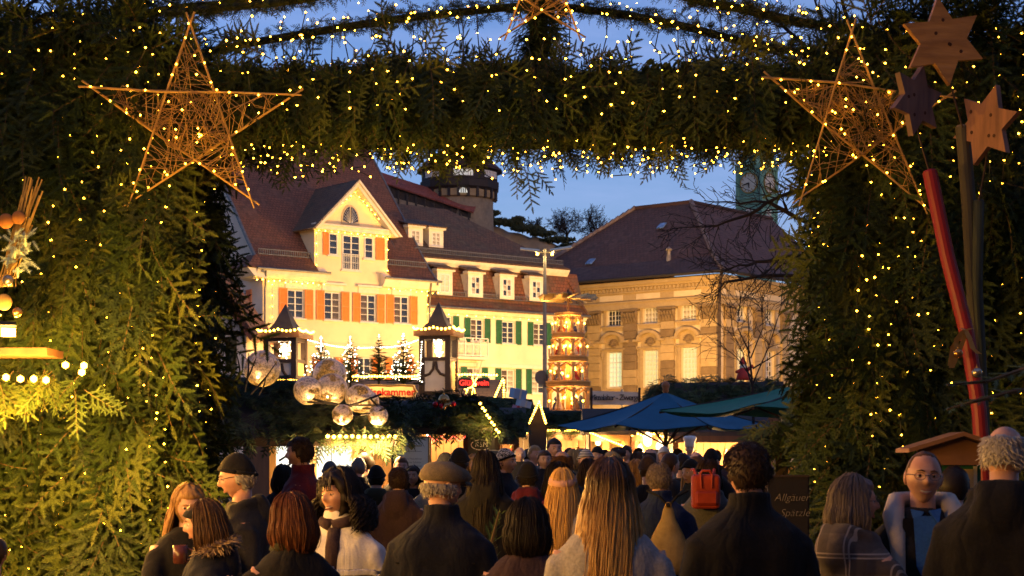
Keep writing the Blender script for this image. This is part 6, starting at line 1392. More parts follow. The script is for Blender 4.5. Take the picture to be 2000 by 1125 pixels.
for x, y, w_, h_, mt, lab, rz in ((1012, 769, 28, 19, M('blue_foil', (.22, .34, .5), (.16, .26, .42), 3, .35), 'pale blue gift box on the fir mound', .2), (1023, 788, 24, 13, M('silver_blue_foil', (.42, .48, .55), (.34, .4, .5), 3, .35), 'tilted silver-blue gift box on the fir mound', .35), (1011, 800, 17, 14, M('pink_red_foil', (.5, .05, .07), (.42, .04, .06), 3, .35), 'red gift box below the silver one', .5)):
    p = at(x, y, 40.3); k = 40.3 / F; o = empty('gift_box', p, lab, 'gift box', 'gift boxes on the fir mound'); o.rotation_euler = (.15, rz * .6, .5); m = MB(); m.b2((-w_ * k / 2, -.12, -h_ * k / 2), (w_ * k / 2, .12, h_ * k / 2)); m.build('box', mt, o); m = MB(); m.b2((-.025, -.125, -h_ * k / 2 - .004), (.025, .125, h_ * k / 2 + .004)); m.build('ribbon', fig_m[0], o)
# lanterns added behind the stalls to light the house fronts
def added_lantern(label, x, Y, h, power, col=(1, .57, .15)):
    p = at(x, 890, Y); o = empty('added_lantern', (p.x, Y, 0), label, 'lantern', 'added lanterns along the house fronts'); m = MB(); m.lathe([(.16, 0), (.12, .3), (.06, .5), (.05, h - .55), (.09, h - .5)], n=10); m.build('post', pole_m, o); m = MB(); m.lathe([(.11, h - .5), (.2, h - .05), (.2, h)], n=6); m.build('glass', EM('lantern_glass', (1, .62, .25), 5), o); m = MB(); m.lathe([(.24, h), (.1, h + .18), (.03, h + .3)], n=6); m.build('cap', pole_m, o)
    lamp('lantern_lamp', o, (0, .45, h - .15), power, col, .2); return o
added_lantern('added facade-lighting lantern before the left end of the yellow house', 520, 80, 5.0, 1050)
added_lantern('added facade-lighting lantern before the middle of the yellow house', 700, 84, 5.0, 1400)
added_lantern('added facade-lighting lantern before the lemon house', 930, 90, 5.0, 1350)
added_lantern('added facade-lighting lantern between pyramid and sandstone hall', 1215, 92, 5.0, 12500, (1, .57, .19))
added_lantern('added facade-lighting lantern at the corner of the sandstone hall', 1455, 94, 5.0, 16000, (1, .52, .12))
# a lit reindeer outline in front of the neon sign
rd = empty('light_reindeer', at(918, 760, 49), 'leaping reindeer outlined in lights in front of the neon sign', 'light figure'); kk = 49 / F; m = MB(); 
for path in ([(-6, -6), (-4, 2), (4, 4), (8, 0), (10, -8)], [(4, 4), (7, 10), (12, 10), (10, 6)], [(8, 10), (6, 18), (4, 22)], [(9, 10), (11, 18), (14, 22)], [(-4, 2), (-8, -8)], [(6, 1), (4, -10)], [(-6, -2), (-10, 0)]):
    for i in range(len(path) - 1):
        for t in np.linspace(0, 1, 5): m.octa(((path[i][0] + (path[i + 1][0] - path[i][0]) * t) * kk, R.gauss(0, .01), (path[i][1] + (path[i + 1][1] - path[i][1]) * t) * kk), .018)
tag(m.build('bulbs', bulb_stall, rd), kind='stuff'); m = MB(); m.tube([(0, 0, -.9), (0, 0, 0)], .02, 4); m.build('stand', wire_m, rd)

# ------------------------------------------------------------------ house edge at the left, menu boards, info board, near left stall
SH = empty('side_house', Vector((at(440, 890, 78).x, 78, 0)), 'pale house at left with brown bargeboard, mostly hidden by the fir wall', 'house'); r_ = lambda x, y, Y=78: at(x, y, Y) - SH.location
m = MB(); z_ = r_(0, 655).z; m.b2((-9, 0, 0), (r_(481, 0).x, 9, z_ + .2)); m.prism([(r_(481, 0).x, z_), (r_(330, 455).x, r_(0, 455).z), (-9, r_(0, 455).z), (-9, z_)], .0, 9); m.build('wall', plaster_s, SH)
vb = M('red_brown_soffit', (.20, .06, .025), (.14, .045, .02), 4, .6)
p, q = r_(498, 658, 77), r_(300, 380, 77); nn = Vector((-.8, 0, -.6)) * .45
m = MB(); m.add([p, q, q + nn, p + nn * .6] + [v + Vector((0, 2.2, 0)) for v in (p, q, q + nn, p + nn * .6)], [(0, 1, 2, 3), (7, 6, 5, 4), (0, 4, 5, 1), (1, 5, 6, 2), (2, 6, 7, 3), (3, 7, 4, 0)]); m.build('bargeboard', vb, SH)
sheet('roof', [[p + Vector((.05, -.1, .06)), q + Vector((.05, -.1, .06)), q + Vector((.05, 9, .06)), p + Vector((.05, 9, .06))]], tile_a, SH, .1); shutter(SH, r_(452, 690).x, r_(452, 690).z, .5, 1.5, M('olive_shutter', (.12, .11, .05)))
MBD = empty('menu_board', at(1540, 990, 11.3), 'black menu chalkboard with white handwriting by the right pillar', 'sign'); kk = 11.3 / F; m = MB(); m.b2((-40 * kk, 0, -62 * kk), (38 * kk, .03, 58 * kk)); m.build('board', M('blackboard', (.010, .008, .007), (.018, .014, .012), 3, .55), MBD)
m = MB(); m.b2((-43 * kk, -.01, 58 * kk), (41 * kk, .04, 62 * kk)); m.b2((-43 * kk, -.01, -66 * kk), (41 * kk, .04, -62 * kk)); m.build('frame', dark_w, MBD)
ch = M('chalk_line', (.30, .25, .18), (.2, .17, .13), 30); lettering('chalk_letters', 'Allgäuer', .070, ch, MBD, (6 * kk, -.006, 18 * kk), shear=.3, ext=.002, bold=-.0012); lettering('chalk_letters', 'Spätzle', .070, ch, MBD, (12 * kk, -.006, -12 * kk), shear=.3, ext=.002, bold=-.0012)
for s in (-1, 1): m = MB(); m.b2((s * 36 * kk - .02, .03, -at(0, 990, 11.3).z), (s * 36 * kk + .02, .07, 60 * kk)); m.build('leg', dark_w, MBD)
WB = empty('timber_arm', at(1490, 880, 13.6), 'rounded timber beam end jutting from the right pillar', 'beam'); kk = 13.6 / F; m = MB(); m.prism([(-8 * kk, 10 * kk), (-8 * kk, -2 * kk), (4 * kk, -14 * kk), (100 * kk, -12 * kk), (100 * kk, 18 * kk), (4 * kk, 20 * kk)], -.09, .09); m.build('beam', wood('lit_beam_wood', (.22, .11, .035), (.14, .07, .025), stretch=(.12, 1, 1)), WB); m = MB(); m.b2((35 * kk - .05, -.05, -at(0, 880, 13.6).z), (35 * kk + .05, .05, -10 * kk)); m.build('post', dark_w, WB)
m = MB(); m.b2((66 * kk, -.06, 10 * kk), (80 * kk, .06, 82 * kk)); m.build('upright', pine_w, WB)
scatter('fir_cover', [((R.uniform(-10, 90) * kk, R.uniform(-.25, .1), R.uniform(20, 70) * kk), (-R.uniform(.1, .9), R.gauss(0, .4), R.uniform(-1.2, 1.2)), R.uniform(.4, .7), R.choice([0, 1, 2])) for _ in range(90)], WB, SPD)
IB = empty('info_board', Vector((at(1850, 890, 9.2).x, 9.2, 0)), 'wooden info board with small gabled roof behind the smiling man', 'sign'); r_ = lambda x, y, Y=9.2: at(x, y, Y) - IB.location
a, ap, b = r_(1762, 884), r_(1868, 852), r_(1930, 872); th = Vector((0, 0, .022))
for u, v in ((a, ap), (ap, b)): m = MB(); m.add([u + Vector((0, -.16, 0)), v + Vector((0, -.16, 0)), v + Vector((0, .16, 0)), u + Vector((0, .16, 0))] + [x + th for x in (u + Vector((0, -.16, 0)), v + Vector((0, -.16, 0)), v + Vector((0, .16, 0)), u + Vector((0, .16, 0)))], [(3, 2, 1, 0), (4, 5, 6, 7), (0, 1, 5, 4), (1, 2, 6, 5), (2, 3, 7, 6), (3, 0, 4, 7)]); m.build('roof_board', M('roof_board_brown', (.30, .14, .05), (.22, .10, .035), 5, .6), IB)
m = MB(); m.prism([(r_(1785, 0).x, r_(0, 908).z), (r_(1785, 0).x, a.z + .02), (ap.x, ap.z - .005), (r_(1920, 0).x, b.z - .005), (r_(1920, 0).x, r_(0, 908).z)], -.08, -.05); m.build('gable_board', M('roof_board_brown', (.3, .14, .05)), IB)
m = MB(); m.b2((r_(1790, 0).x, -.03, r_(0, 960).z), (r_(1912, 0).x, .03, r_(0, 908).z)); m.build('green_panel', M('green_panel', (.015, .12, .055), (.012, .1, .045), 3, .6), IB)
m = MB(); m.b2((r_(1855, 0).x, -.037, r_(0, 955).z), (r_(1898, 0).x, -.031, r_(0, 916).z)); m.build('paper', M('poster_paper', (.5, .36, .16), (.4, .28, .12), 4), IB)
m = MB(); m.b2((r_(1898, 0).x, -.036, r_(0, 962).z), (r_(1905, 0).x, -.03, r_(0, 910).z)); m.build('lamp_strip', M('pale_strip', (.6, .55, .4)), IB)
for x in (1795, 1908): m = MB(); p = r_(x, 900); m.b2((p.x - .03, .031, 0), (p.x + .03, .09, p.z)); m.build('post', brown_w, IB)
# near stall at the left edge: shelf, floodlight, bulb garland, dried decorations
YN = 11.0; NS = empty('near_stall', Vector((at(0, 890, YN).x - .2, YN, 0)), 'edge of a near stall with shelf, bulb garland and dried decorations at far left', 'stall'); r_ = lambda x, y, Y=YN: at(x, y, Y) - NS.location
m = MB(); a = r_(112, 690); m.b2((-1.2, -.25, a.z - .025), (a.x, .15, a.z + .02)); m.build('shelf', brown_w, NS)
m = MB(); m.b2((-.12, .1, 0), (-.03, .18, a.z - .03)); m.b2((-1.2, .05, 0), (-1.1, .15, 2.6)); m.build('post', brown_w, NS)
m = MB(); c = r_(22, 648); m.box((c.x - .02, -.02, c.z + .015), (.11, .10, .08), rz=.3, rx=.3); fl = m.build('floodlight', M('lamp_housing', (.04, .045, .05), (.03, .03, .035), 3, .5), NS); m = MB(); m.box((c.x + .005, -.075, c.z - .008), (.085, .012, .055), rz=.3, rx=.3); m.build('lens', EM('flood_lens', (1, .66, .2), 4), fl)
lamp('flood_lamp', NS, (c.x + .02, -.15, c.z - .04), 40, (1, .50, .08), .04)
pts = [r_(x, y, YN - .35) for x, y in ((-60, 735), (-30, 738), (12, 737), (40, 740), (66, 740), (90, 742), (128, 713), (164, 714), (160, 727), (-95, 733))]
bulbs_on(NS, pts, .024, EM('bulb_globe', (1, .46, .04), 26), wire=False, power=420, nl=3, col=(1, .47, .06))
EV = [Vector((-.55 + .02 * i, -.6 - .36 * i, 2.35 + .02 * (i % 2))) for i in range(23)]  # unseen bulb row running out of frame, added to light the people
bulbs_on(NS, EV, .024, MATS['bulb_globe'], wire=True, power=1500, nl=8, name='added_eave_bulbs', col=(1, .50, .12))
m = MB(); m.b2((-1.6, -8.8, 2.42), (-.22, .2, 2.48)); m.build('roof', brown_w, NS); m = MB(); m.b2((-1.6, -8.8, 0), (-.9, .1, 1.0)); m.build('counter', brown_w, NS)  # unseen roof and counter added with the bulbs, roof shading the gate top
for yy in (-8.6, -5.8, -2.7): m = MB(); m.b2((-.62, yy - .04, 0), (-.54, yy + .04, 2.42)); m.build('post', brown_w, NS)
scatter('fir_garland', [((R.uniform(r_(-40, 0).x, r_(150, 0).x), R.uniform(.12, .35), r_(0, 742).z + R.uniform(-.06, .09)), (-R.uniform(.1, .8), R.gauss(0, .4), R.uniform(-1, 1)), R.uniform(.35, .6), R.choice([0, 1, 2])) for _ in range(28)], NS)
straw2 = M('dry_wheat', (.36, .24, .08), (.26, .16, .05), 9, .7); m = MB()
for k in range(90):
    t = R.random(); p = r_(10 + R.gauss(0, 7), 560, YN - .15); q = r_(20 + 55 * t * R.uniform(.6, 1.1) + R.gauss(0, 6), 560 - 215 * t, YN - .15 + R.uniform(-.06, .06)); m.tube([p, p.lerp(q, .5) + Vector((R.gauss(0, .01), 0, .01)), q], [.003, .003, .006], 3)
tag(m.build('wheat_sheaf', straw2, NS), kind='stuff')
m = MB()
for k in range(60): q = r_(35 + R.gauss(0, 16), 490 + R.gauss(0, 22), YN - .2 + R.uniform(-.04, .04)); d = Vector((R.gauss(0, 1), R.gauss(0, .5), R.gauss(0, 1))).normalized(); needles(m, q, d, Vector((0, -1, 0)), .07, 6, .022, .004)
tag(m.build('frosted_sprig', M('frosted_white_green', (.40, .50, .46), (.3, .38, .36), 9), NS), kind='stuff')
for x, y, rr_, mt in ((12, 432, 15, M('dried_orange', (.34, .15, .04), (.24, .09, .025), 8, .7)), (36, 425, 13, MATS['dried_orange']), (16, 548, 11, sil_ball), (8, 590, 16, straw2), (34, 610, 10, gold_ball)): m = MB(); m.ball(r_(x, y, YN - .22), rr_ / F * YN, 14, 9, 1, .5); m.build('dried_fruit', mt, NS, smooth=True)
# ------------------------------------------------------------------ people
def sm(a, b, x): t = max(0, min(1, (x - a) / (b - a))); return t * t * (3 - 2 * t)
def head_grid(nu, nv, fn):
    V, Fs = [], []
    for i in range(nv + 1):
        ph = PI * i / nv
        for j in range(nu):
            u = -PI + 2 * PI * j / nu; th = u - .58 * math.sin(u)
            V.append(fn(math.sin(ph) * math.sin(th), -math.sin(ph) * math.cos(th), math.cos(ph)))
    for i in range(nv):
        for j in range(nu): j2 = (j + 1) % nu; Fs.append((i * nu + j, (i + 1) * nu + j, (i + 1) * nu + j2, i * nu + j2))
    return V, Fs
def skull(dx, dy, dz, fem=0.0, face=True):
    x, y, z = .078 * dx, .098 * dy, .116 * dz
    x *= 1 + .05 * (1 - abs(dx)) * (dz > 0) * dz
    if z > 0 and y > 0: y *= 1 + .06 * dz
    k = sm(0, -.118, z) if z < 0 else 0
    x *= 1 - (.30 + .06 * fem) * k
    y *= (1 - .50 * k) if y > 0 else (1 - .10 * k)
    if dy < .15 and face:
        a = abs(x); g = lambda q, s: math.exp(-(q / s) ** 2)
        nz = sm(.028, -.018, z) * (1 - sm(-.022, -.036, z)); b = .024 * g(x, .0105 + .0035 * sm(0, -.02, z)) * nz
        b -= .012 * g(a - .031, .016) * g(z - .010, .013); b += .005 * g(a - .028, .026) * g(z - .033, .010)
        b += .005 * g(a - .046, .018) * g(z + .022, .022); b += .006 * g(x, .028) * g(z + .058, .016); b -= .003 * g(x, .02) * g(z + .076, .007); b += .010 * g(x, .024) * g(z + .100, .016)
        y -= b
    return Vector((x, y, z))
def head_into(mb, Mx, fem=0, smile=0, near=True, mi=dict(skin=0, lip=1, white=2, iris=3, brow=4), beard=False):
    nu, nv = (44, 34) if near else (26, 20)
    V, Fs = head_grid(nu, nv, lambda a, b, c: skull(a, b, c, fem))
    mb.mi = mi['skin']; mb.add([Mx @ v for v in V], Fs)
    base = len(mb.v) - len(V)
    for s in (-1, 1):
        e = MB(); e.ball((0, 0, 0), .033, 8, 7, .35, .62, 1); mb.mi = mi['skin']; mb.add([Mx @ (Matrix.Rotation(s * .25, 3, 'Z') @ Vector(p) + Vector((s * .076, .012, -.002))) for p in e.v], e.f)
        c = Vector((s * .031, -.0735, .010)); e = MB(); e.ball((0, 0, 0), .0135, 10, 8); mb.mi = mi['white']; mb.add([Mx @ (Vector(p) + c) for p in e.v], e.f)
        e = MB(); e.ball((0, 0, 0), .0068, 8, 6, 1, .45, 1); mb.mi = mi['iris']; mb.add([Mx @ (Vector(p) + c + Vector((0, -.0117, 0))) for p in e.v], e.f)
        e = MB(); e.ball((0, 0, 0), .0148, 10, 8); mb.mi = mi['skin']; sel = [f for f in e.f if sum(e.v[i][2] for i in f) / len(f) > (.0035 if smile < .5 else .0022)]; mb.add([Mx @ (Vector(p) + c + Vector((0, .0005, 0))) for p in e.v], sel)
        sel = [f for f in e.f if sum(e.v[i][2] for i in f) / len(f) < -.0062]; mb.add([Mx @ (Vector(p) + c) for p in e.v], sel)
        mb.mi = mi['brow']; e = MB(); e.tube([(s * .012, -.0975, .030), (s * .028, -.0965, .035), (s * .047, -.0845, .030)], [.0030, .0034, .0018], 5); mb.add([Mx @ Vector(p) for p in e.v], e.f)
    w = .023 + .006 * smile; cu = .007 * smile
    pts = lambda dz, dy: [Vector((t * w, -.0905 + .018 * t * t + dy, -.060 + cu * t * t + dz)) for t in np.linspace(-1, 1, 7)]
    for dz, r in ((.0030 + .0028 * smile, .0034), (-.0040 - .0035 * smile, .0042)):
        e = MB(); e.tube(pts(dz, 0), [r * q for q in (.25, .7, 1, .9, 1, .7, .25)], 6); mb.mi = mi['lip']; mb.add([Mx @ p for p in map(Vector, e.v)], e.f)
    if smile > .4: e = MB(); e.tube(pts(0, .0022), [.001, .0026, .0036, .004, .0036, .0026, .001], 6); mb.mi = mi['white']; mb.add([Mx @ p for p in map(Vector, e.v)], e.f)
def hand_into(mb, W, f, n, side, curl=.6, thumb=1):
    """wrist point W, forward direction f, palm normal n; side +1/-1 says where the thumb lies."""
    f = f.normalized(); n = (n - f * n.dot(f)).normalized(); s = f.cross(n) * side; e = MB(); e.ball((0, 0, 0), 1, 10, 8)
    mb.add([W + f * (.048 + p[2] * .052) + s * p[0] * .042 + n * p[1] * .018 for p in e.v], e.f)
    for i, (o, L) in enumerate(((-.031, .070), (-.011, .080), (.010, .076), (.030, .058))):
        p = W + f * .088 - s * o; d = f.copy(); pts = [p - f * .02, p]; 
        for k in range(3): d = (Matrix.Rotation(-curl * (.7 + .35 * k), 3, s * side if False else f.cross(n)) @ d); p = p + d * L * (.44, .32, .24)[k]; pts.append(p)
        mb.tube(pts, [.0095, .0092, .0085, .0078, .006], 6)
    p = W + f * .03 + s * .032; d = (f * .6 + s * .8).normalized(); pts = [W + f * .02 + s * .012, p]
    for k in range(2): d = (d * .8 + f * .35 + n * .35 * curl).normalized(); p = p + d * .034; pts.append(p)
    mb.tube(pts, [.012, .0115, .0095, .007], 6)
def skin_m(name, c): return M('skin_' + name, c, (c[0] * .84, c[1] * .70, c[2] * .66), 16, .5, .12, spec=.35, bdist=.004)
SK = skin_m('fair', (.64, .40, .29)); SK2 = skin_m('ruddy', (.60, .35, .25)); SK3 = skin_m('tan', (.52, .32, .21))
LIP = M('lips', (.46, .20, .16)); EYE = M('eye_white', (.72, .68, .62), rough=.2); IRIS = M('iris_dark', (.03, .02, .015), rough=.15)
HM = {}
def hair_m(name, c1, c2):
    if name in HM: return HM[name]
    m, t, b, o = nt('hair_' + name); v = _coords(t, (38, 38, 2.2)); n = _noise(t, v, 3, 3)
    t.links.new(_ramp(t, n, [(.3, c1), (.7, c2)]), b.inputs['Base Color']); b.inputs['Roughness'].default_value = .5; b.inputs['Specular IOR Level'].default_value = .22
    _bump(t, b, n, .25, .004); HM[name] = m; return m
HAIR = dict(black=hair_m('black', (.012, .009, .008), (.025, .017, .013)), dark=hair_m('dark', (.028, .016, .010), (.05, .028, .016)), brown=hair_m('brown', (.075, .038, .018), (.13, .065, .028)), auburn=hair_m('auburn', (.085, .028, .012), (.16, .055, .02)), grey=hair_m('grey', (.28, .25, .22), (.42, .38, .34)), dgrey=hair_m('dgrey', (.12, .095, .085), (.22, .17, .15)), blond=hair_m('blond', (.50, .28, .09), (.68, .42, .15)), dblond=hair_m('dblond', (.26, .14, .05), (.42, .24, .09)), white=hair_m('white', (.42, .38, .33), (.55, .5, .44)))
def ombre_m():
    m, t, b, o = nt('hair_ombre'); v = _coords(t, (38, 38, 2.2)); n = _noise(t, v, 3, 3); c = t.nodes.new('ShaderNodeTexCoord'); sp = t.nodes.new('ShaderNodeSeparateXYZ'); t.links.new(c.outputs['Object'], sp.inputs[0])
    a = t.nodes.new('ShaderNodeMath'); a.operation = 'MULTIPLY_ADD'; a.inputs[1].default_value = .12; t.links.new(n, a.inputs[0]); t.links.new(sp.outputs[2], a.inputs[2])
    mr = t.nodes.new('ShaderNodeMapRange'); mr.inputs['From Min'].default_value = 1.74; mr.inputs['From Max'].default_value = 1.56; t.links.new(a.outputs[0], mr.inputs[0])
    mx = t.nodes.new('ShaderNodeMix'); mx.data_type = 'RGBA'; t.links.new(mr.outputs[0], mx.inputs[0]); mx.inputs[6].default_value = (.085, .042, .018, 1); t.links.new(_ramp(t, n, [(.3, (.34, .16, .045)), (.7, (.72, .44, .15))]), mx.inputs[7])
    t.links.new(mx.outputs[2], b.inputs['Base Color']); b.inputs['Roughness'].default_value = .35; _bump(t, b, n, .6, .006); return m
HAIR['ombre'] = ombre_m()
WRINK = bpy.data.textures.new('cloth_folds', 'CLOUDS'); WRINK.noise_scale = .13; WRINK.noise_depth = 1
def cloth(name, c, c2=None, rough=.9, sheen=.04, scale=30):
    nm = 'cloth_' + name
    if nm in MATS: return MATS[nm]
    m, t, b, o = nt(nm); v = _coords(t); n = _noise(t, v, scale * 3, 3)
    t.links.new(_ramp(t, n, [(.35, c), (.65, c2 or tuple(x * .7 for x in c))]), b.inputs['Base Color']); b.inputs['Roughness'].default_value = rough; b.inputs['Specular IOR Level'].default_value = .2; b.inputs['Sheen Weight'].default_value = sheen
    mp = t.nodes.new('ShaderNodeMapping'); mp.inputs['Scale'].default_value = (1, 1, .38); mp.inputs['Rotation'].default_value = (.35, .5, .2); t.links.new(v, mp.inputs[0])
    f = t.nodes.new('ShaderNodeTexNoise'); f.inputs['Scale'].default_value = 6; f.inputs['Detail'].default_value = 3; f.inputs['Distortion'].default_value = .5; t.links.new(mp.outputs[0], f.inputs['Vector'])
    rd = t.nodes.new('ShaderNodeMath'); rd.operation = 'SUBTRACT'; rd.inputs[1].default_value = .5; t.links.new(f.outputs[0], rd.inputs[0]); ab = t.nodes.new('ShaderNodeMath'); ab.operation = 'ABSOLUTE'; t.links.new(rd.outputs[0], ab.inputs[0])
    ad = t.nodes.new('ShaderNodeMath'); ad.operation = 'MULTIPLY_ADD'; ad.inputs[1].default_value = .06; t.links.new(n, ad.inputs[0]); t.links.new(ab.outputs[0], ad.inputs[2])
    _bump(t, b, ad.outputs[0], .5, .07); MATS[nm] = m; return m
CL = dict(black=cloth('black', (.013, .012, .013)), navy=cloth('navy', (.012, .016, .034)), dnavy=cloth('dark_navy', (.012, .013, .022)), blue=cloth('blue', (.018, .030, .085)), maroon=cloth('maroon', (.085, .010, .020)), wine=cloth('wine', (.11, .012, .022)), brown=cloth('brown', (.060, .036, .028)), plum=cloth('plum', (.055, .032, .038)), grey=cloth('grey', (.13, .125, .125)), lgrey=cloth('light_grey', (.36, .34, .34)), olive=cloth('olive', (.040, .040, .022)), tan=cloth('tan', (.26, .17, .08)), cream=cloth('cream', (.60, .53, .42)), white=cloth('white', (.80, .76, .72), (.70, .66, .62), .7), red=cloth('red', (.34, .018, .016)), char=cloth('charcoal', (.028, .026, .027)), jeans=cloth('jeans', (.03, .045, .09)), green=cloth('green', (.025, .05, .03)), teal=cloth('teal', (.03, .12, .14)), pink=cloth('pink', (.55, .30, .26)), orange=cloth('orange', (.50, .14, .02)), beige=cloth('beige', (.38, .30, .20)))
def fur_m(): return hair_m('fur', (.20, .13, .07), (.38, .27, .16))
def plaid_m():
    m, t, b, o = nt('plaid_wool'); v = _coords(t); sp = t.nodes.new('ShaderNodeSeparateXYZ'); t.links.new(v, sp.inputs[0]); cur = None
    def stripes(ch, per, w, off=0):
        a = t.nodes.new('ShaderNodeMath'); a.operation = 'MULTIPLY_ADD'; a.inputs[1].default_value = 1 / per; a.inputs[2].default_value = off; t.links.new(sp.outputs[ch], a.inputs[0])
        f = t.nodes.new('ShaderNodeMath'); f.operation = 'FRACT'; t.links.new(a.outputs[0], f.inputs[0]); c = t.nodes.new('ShaderNodeMath'); c.operation = 'LESS_THAN'; c.inputs[1].default_value = w; t.links.new(f.outputs[0], c.inputs[0]); return c.outputs[0]
    base = _ramp(t, _noise(t, v, 60, 3), [(.3, (.09, .066, .056)), (.7, (.14, .105, .088))]); out = base
    for ch, per, w, off, col, fac in ((0, .17, .42, 0, (.045, .033, .03), .6), (2, .19, .42, .1, (.045, .033, .03), .6), (0, .17, .035, .52, (.42, .34, .28), .85), (0, .17, .035, .62, (.42, .34, .28), .85), (2, .19, .035, .62, (.42, .34, .28), .85), (2, .19, .035, .72, (.42, .34, .28), .85)):
        mx = t.nodes.new('ShaderNodeMix'); mx.data_type = 'RGBA'; ml = t.nodes.new('ShaderNodeMath'); ml.operation = 'MULTIPLY'; ml.inputs[1].default_value = fac; t.links.new(stripes(ch, per, w, off), ml.inputs[0]); t.links.new(ml.outputs[0], mx.inputs[0]); t.links.new(out, mx.inputs[6]); mx.inputs[7].default_value = (*col, 1); out = mx.outputs[2]
    t.links.new(out, b.inputs['Base Color']); b.inputs['Roughness'].default_value = .9; b.inputs['Sheen Weight'].default_value = .2; return m
CL['plaid'] = plaid_m()
def loft(mb, secs, n=18):
    """secs of (z, rx, ry, x, y): a closed stack of ellipses."""
    V = []; Fs = []
    for z, rx, ry, x, y in secs:
        for k in range(n): a = 2 * PI * k / n; c, s = math.cos(a), math.sin(a); e = .8; V.append((x + rx * math.copysign(abs(c) ** e, c), y + ry * math.copysign(abs(s) ** e, s), z))
    for i in range(len(secs) - 1):
        for k in range(n): k2 = (k + 1) % n; Fs.append((i * n + k, i * n + k2, (i + 1) * n + k2, (i + 1) * n + k))
    Fs.append(tuple(range(n - 1, -1, -1))); Fs.append(tuple((len(secs) - 1) * n + k for k in range(n))); mb.add(V, Fs)
def hair_obj(style, mat, Mx, root, near, rr, fem, hat=False):
    """a scalp shell plus strands. Mx maps head space to body space."""
    def inhair(p, d):
        fr = -d.y; back = d.y
        if hat and p.z > .02: return -.012
        if style == 'bald': return -.012 + .017 * sm(.0, .03, p.z - (.098 if fr > .5 else (.075 if fr > .25 else (.0 if fr > -.1 else -.06))))
        if style == 'crown': return .010 if (p.z < .07 or back > .75) and p.z > -.04 and fr < .35 else -.012
        line = .058 if fr > .45 else (.02 if fr > .15 else (-.035 if fr > -.1 else -.075))
        if style in ('long', 'bob', 'curly'): line = .062 if fr > .62 else (.02 if fr > .42 else -.10)
        if style == 'fringe': line = .030 if fr > .55 else (.0 if fr > .4 else -.10)
        k = sm(line - .012, line + .012, p.z); th = dict(short=.012, long=.014, bob=.018, curly=.032, fringe=.018).get(style, .012); return -.014 + (th + .014) * k
    nu, nv = (44, 32) if near else (24, 18)
    def f(dx, dy, dz):
        d = Vector((dx, dy, dz)); p = skull(dx, dy, dz, fem, False); o = inhair(p, d)
        if o > 0: o *= 1 + .55 * mnoise.noise(d * 4.2 + Vector((rr.random() * 0 + 3, 1, 2)))
        return Mx @ (p + Vector((d.x * .9, d.y, d.z)).normalized() * o)
    V, Fs = head_grid(nu, nv, f); m = MB(); m.add(V, Fs)
    n = 0; L = 0
    if style in ('long', 'bob', 'curly', 'fringe'):
        n = (1000 if near else 110); L = dict(long=.52, bob=.17, curly=.20, fringe=.18)[style]
        for k in range(n):
            az = rr.uniform(-1.95, 1.95) if style != 'curly' else rr.uniform(-1.85, 1.85)   # 0 = back of the head
            a = PI / 2 + az if False else az; dirx, diry = math.sin(a), math.cos(a)
            el0 = rr.uniform(.15, 1.5) if not hat else rr.uniform(.05, .3); pts = []; vol = dict(long=.012, bob=.022, curly=.036, fringe=.02)[style] * rr.uniform(.6, 1.35) + (.014 * rr.random() if k % 14 == 0 else 0)
            for i in range(4):
                el = el0 * (1 - i / 3) ; d = Vector((dirx * math.cos(el), diry * math.cos(el), math.sin(el))); p = skull(d.x, d.y, d.z, fem, False); pts.append(p + d * (vol + .003))
            p = pts[-1].copy(); l = L * rr.uniform(.8, 1.08); steps = 7; ph = rr.uniform(0, 6); out = Vector((dirx, diry, 0))
            for i in range(1, steps + 1):
                t = i / steps; q = p + Vector((0, 0, -l * t))
                if style == 'long': q += out * (.030 * math.sin(t * PI * .9) + .02 * t) + Vector((0, .035 * t, 0)) + Vector((.010 * math.sin(ph + t * 5), .006 * math.cos(ph + 4 * t), 0))
                elif style == 'curly': q += out * (.045 * math.sin(t * PI * .8) + .012) + Vector((.022 * math.sin(ph + t * 11), .022 * math.cos(ph + t * 11), 0))
                else: q += out * (.026 * math.sin(t * PI * .75)) - out * .035 * t * t + Vector((.005 * math.sin(ph + t * 5), 0, 0))
                pts.append(q)
            rad = (.0030 if style != 'curly' else .0042) * (1 if near else 2.0) * rr.uniform(.7, 1.3); m.tube([Mx @ q for q in pts], [rad * .6] + [rad] * (len(pts) - 3) + [rad * .8, rad * .2], 3, caps=False)
        if style in ('fringe', 'curly'):
            for k in range(34 if near else 20):
                x = rr.uniform(-.05, .05); pts = [Vector((x * .6, -.03, .125)), Vector((x, -.095, .085 + rr.uniform(-.01, .02))), Vector((x * 1.15, -.108, .045 + rr.uniform(-.015, .02)))]; m.tube([Mx @ q for q in pts], [.006, .007, .002], 4, caps=False, flat=.6)
    elif near and style in ('short', 'crown'):
        for k in range(1500):
            d = Vector((rr.gauss(0, 1), rr.gauss(.25, 1), rr.gauss(.6, .8))).normalized(); p = skull(d.x, d.y, d.z, fem, False)
            if inhair(p, d) < .006: continue
            c = (Vector((rr.gauss(0, .4), .35, -.55)) - d * d.dot(Vector((0, .35, -.55)))).normalized(); q = p + d * .008; m.tube([Mx @ q, Mx @ (q + d * .005 + c * .012), Mx @ (q + d * .005 + c * .026)], [.0024, .0024, .0006], 3, caps=False)
    return m.build('hair', mat, root, smooth=True)
PEOPLE = 0
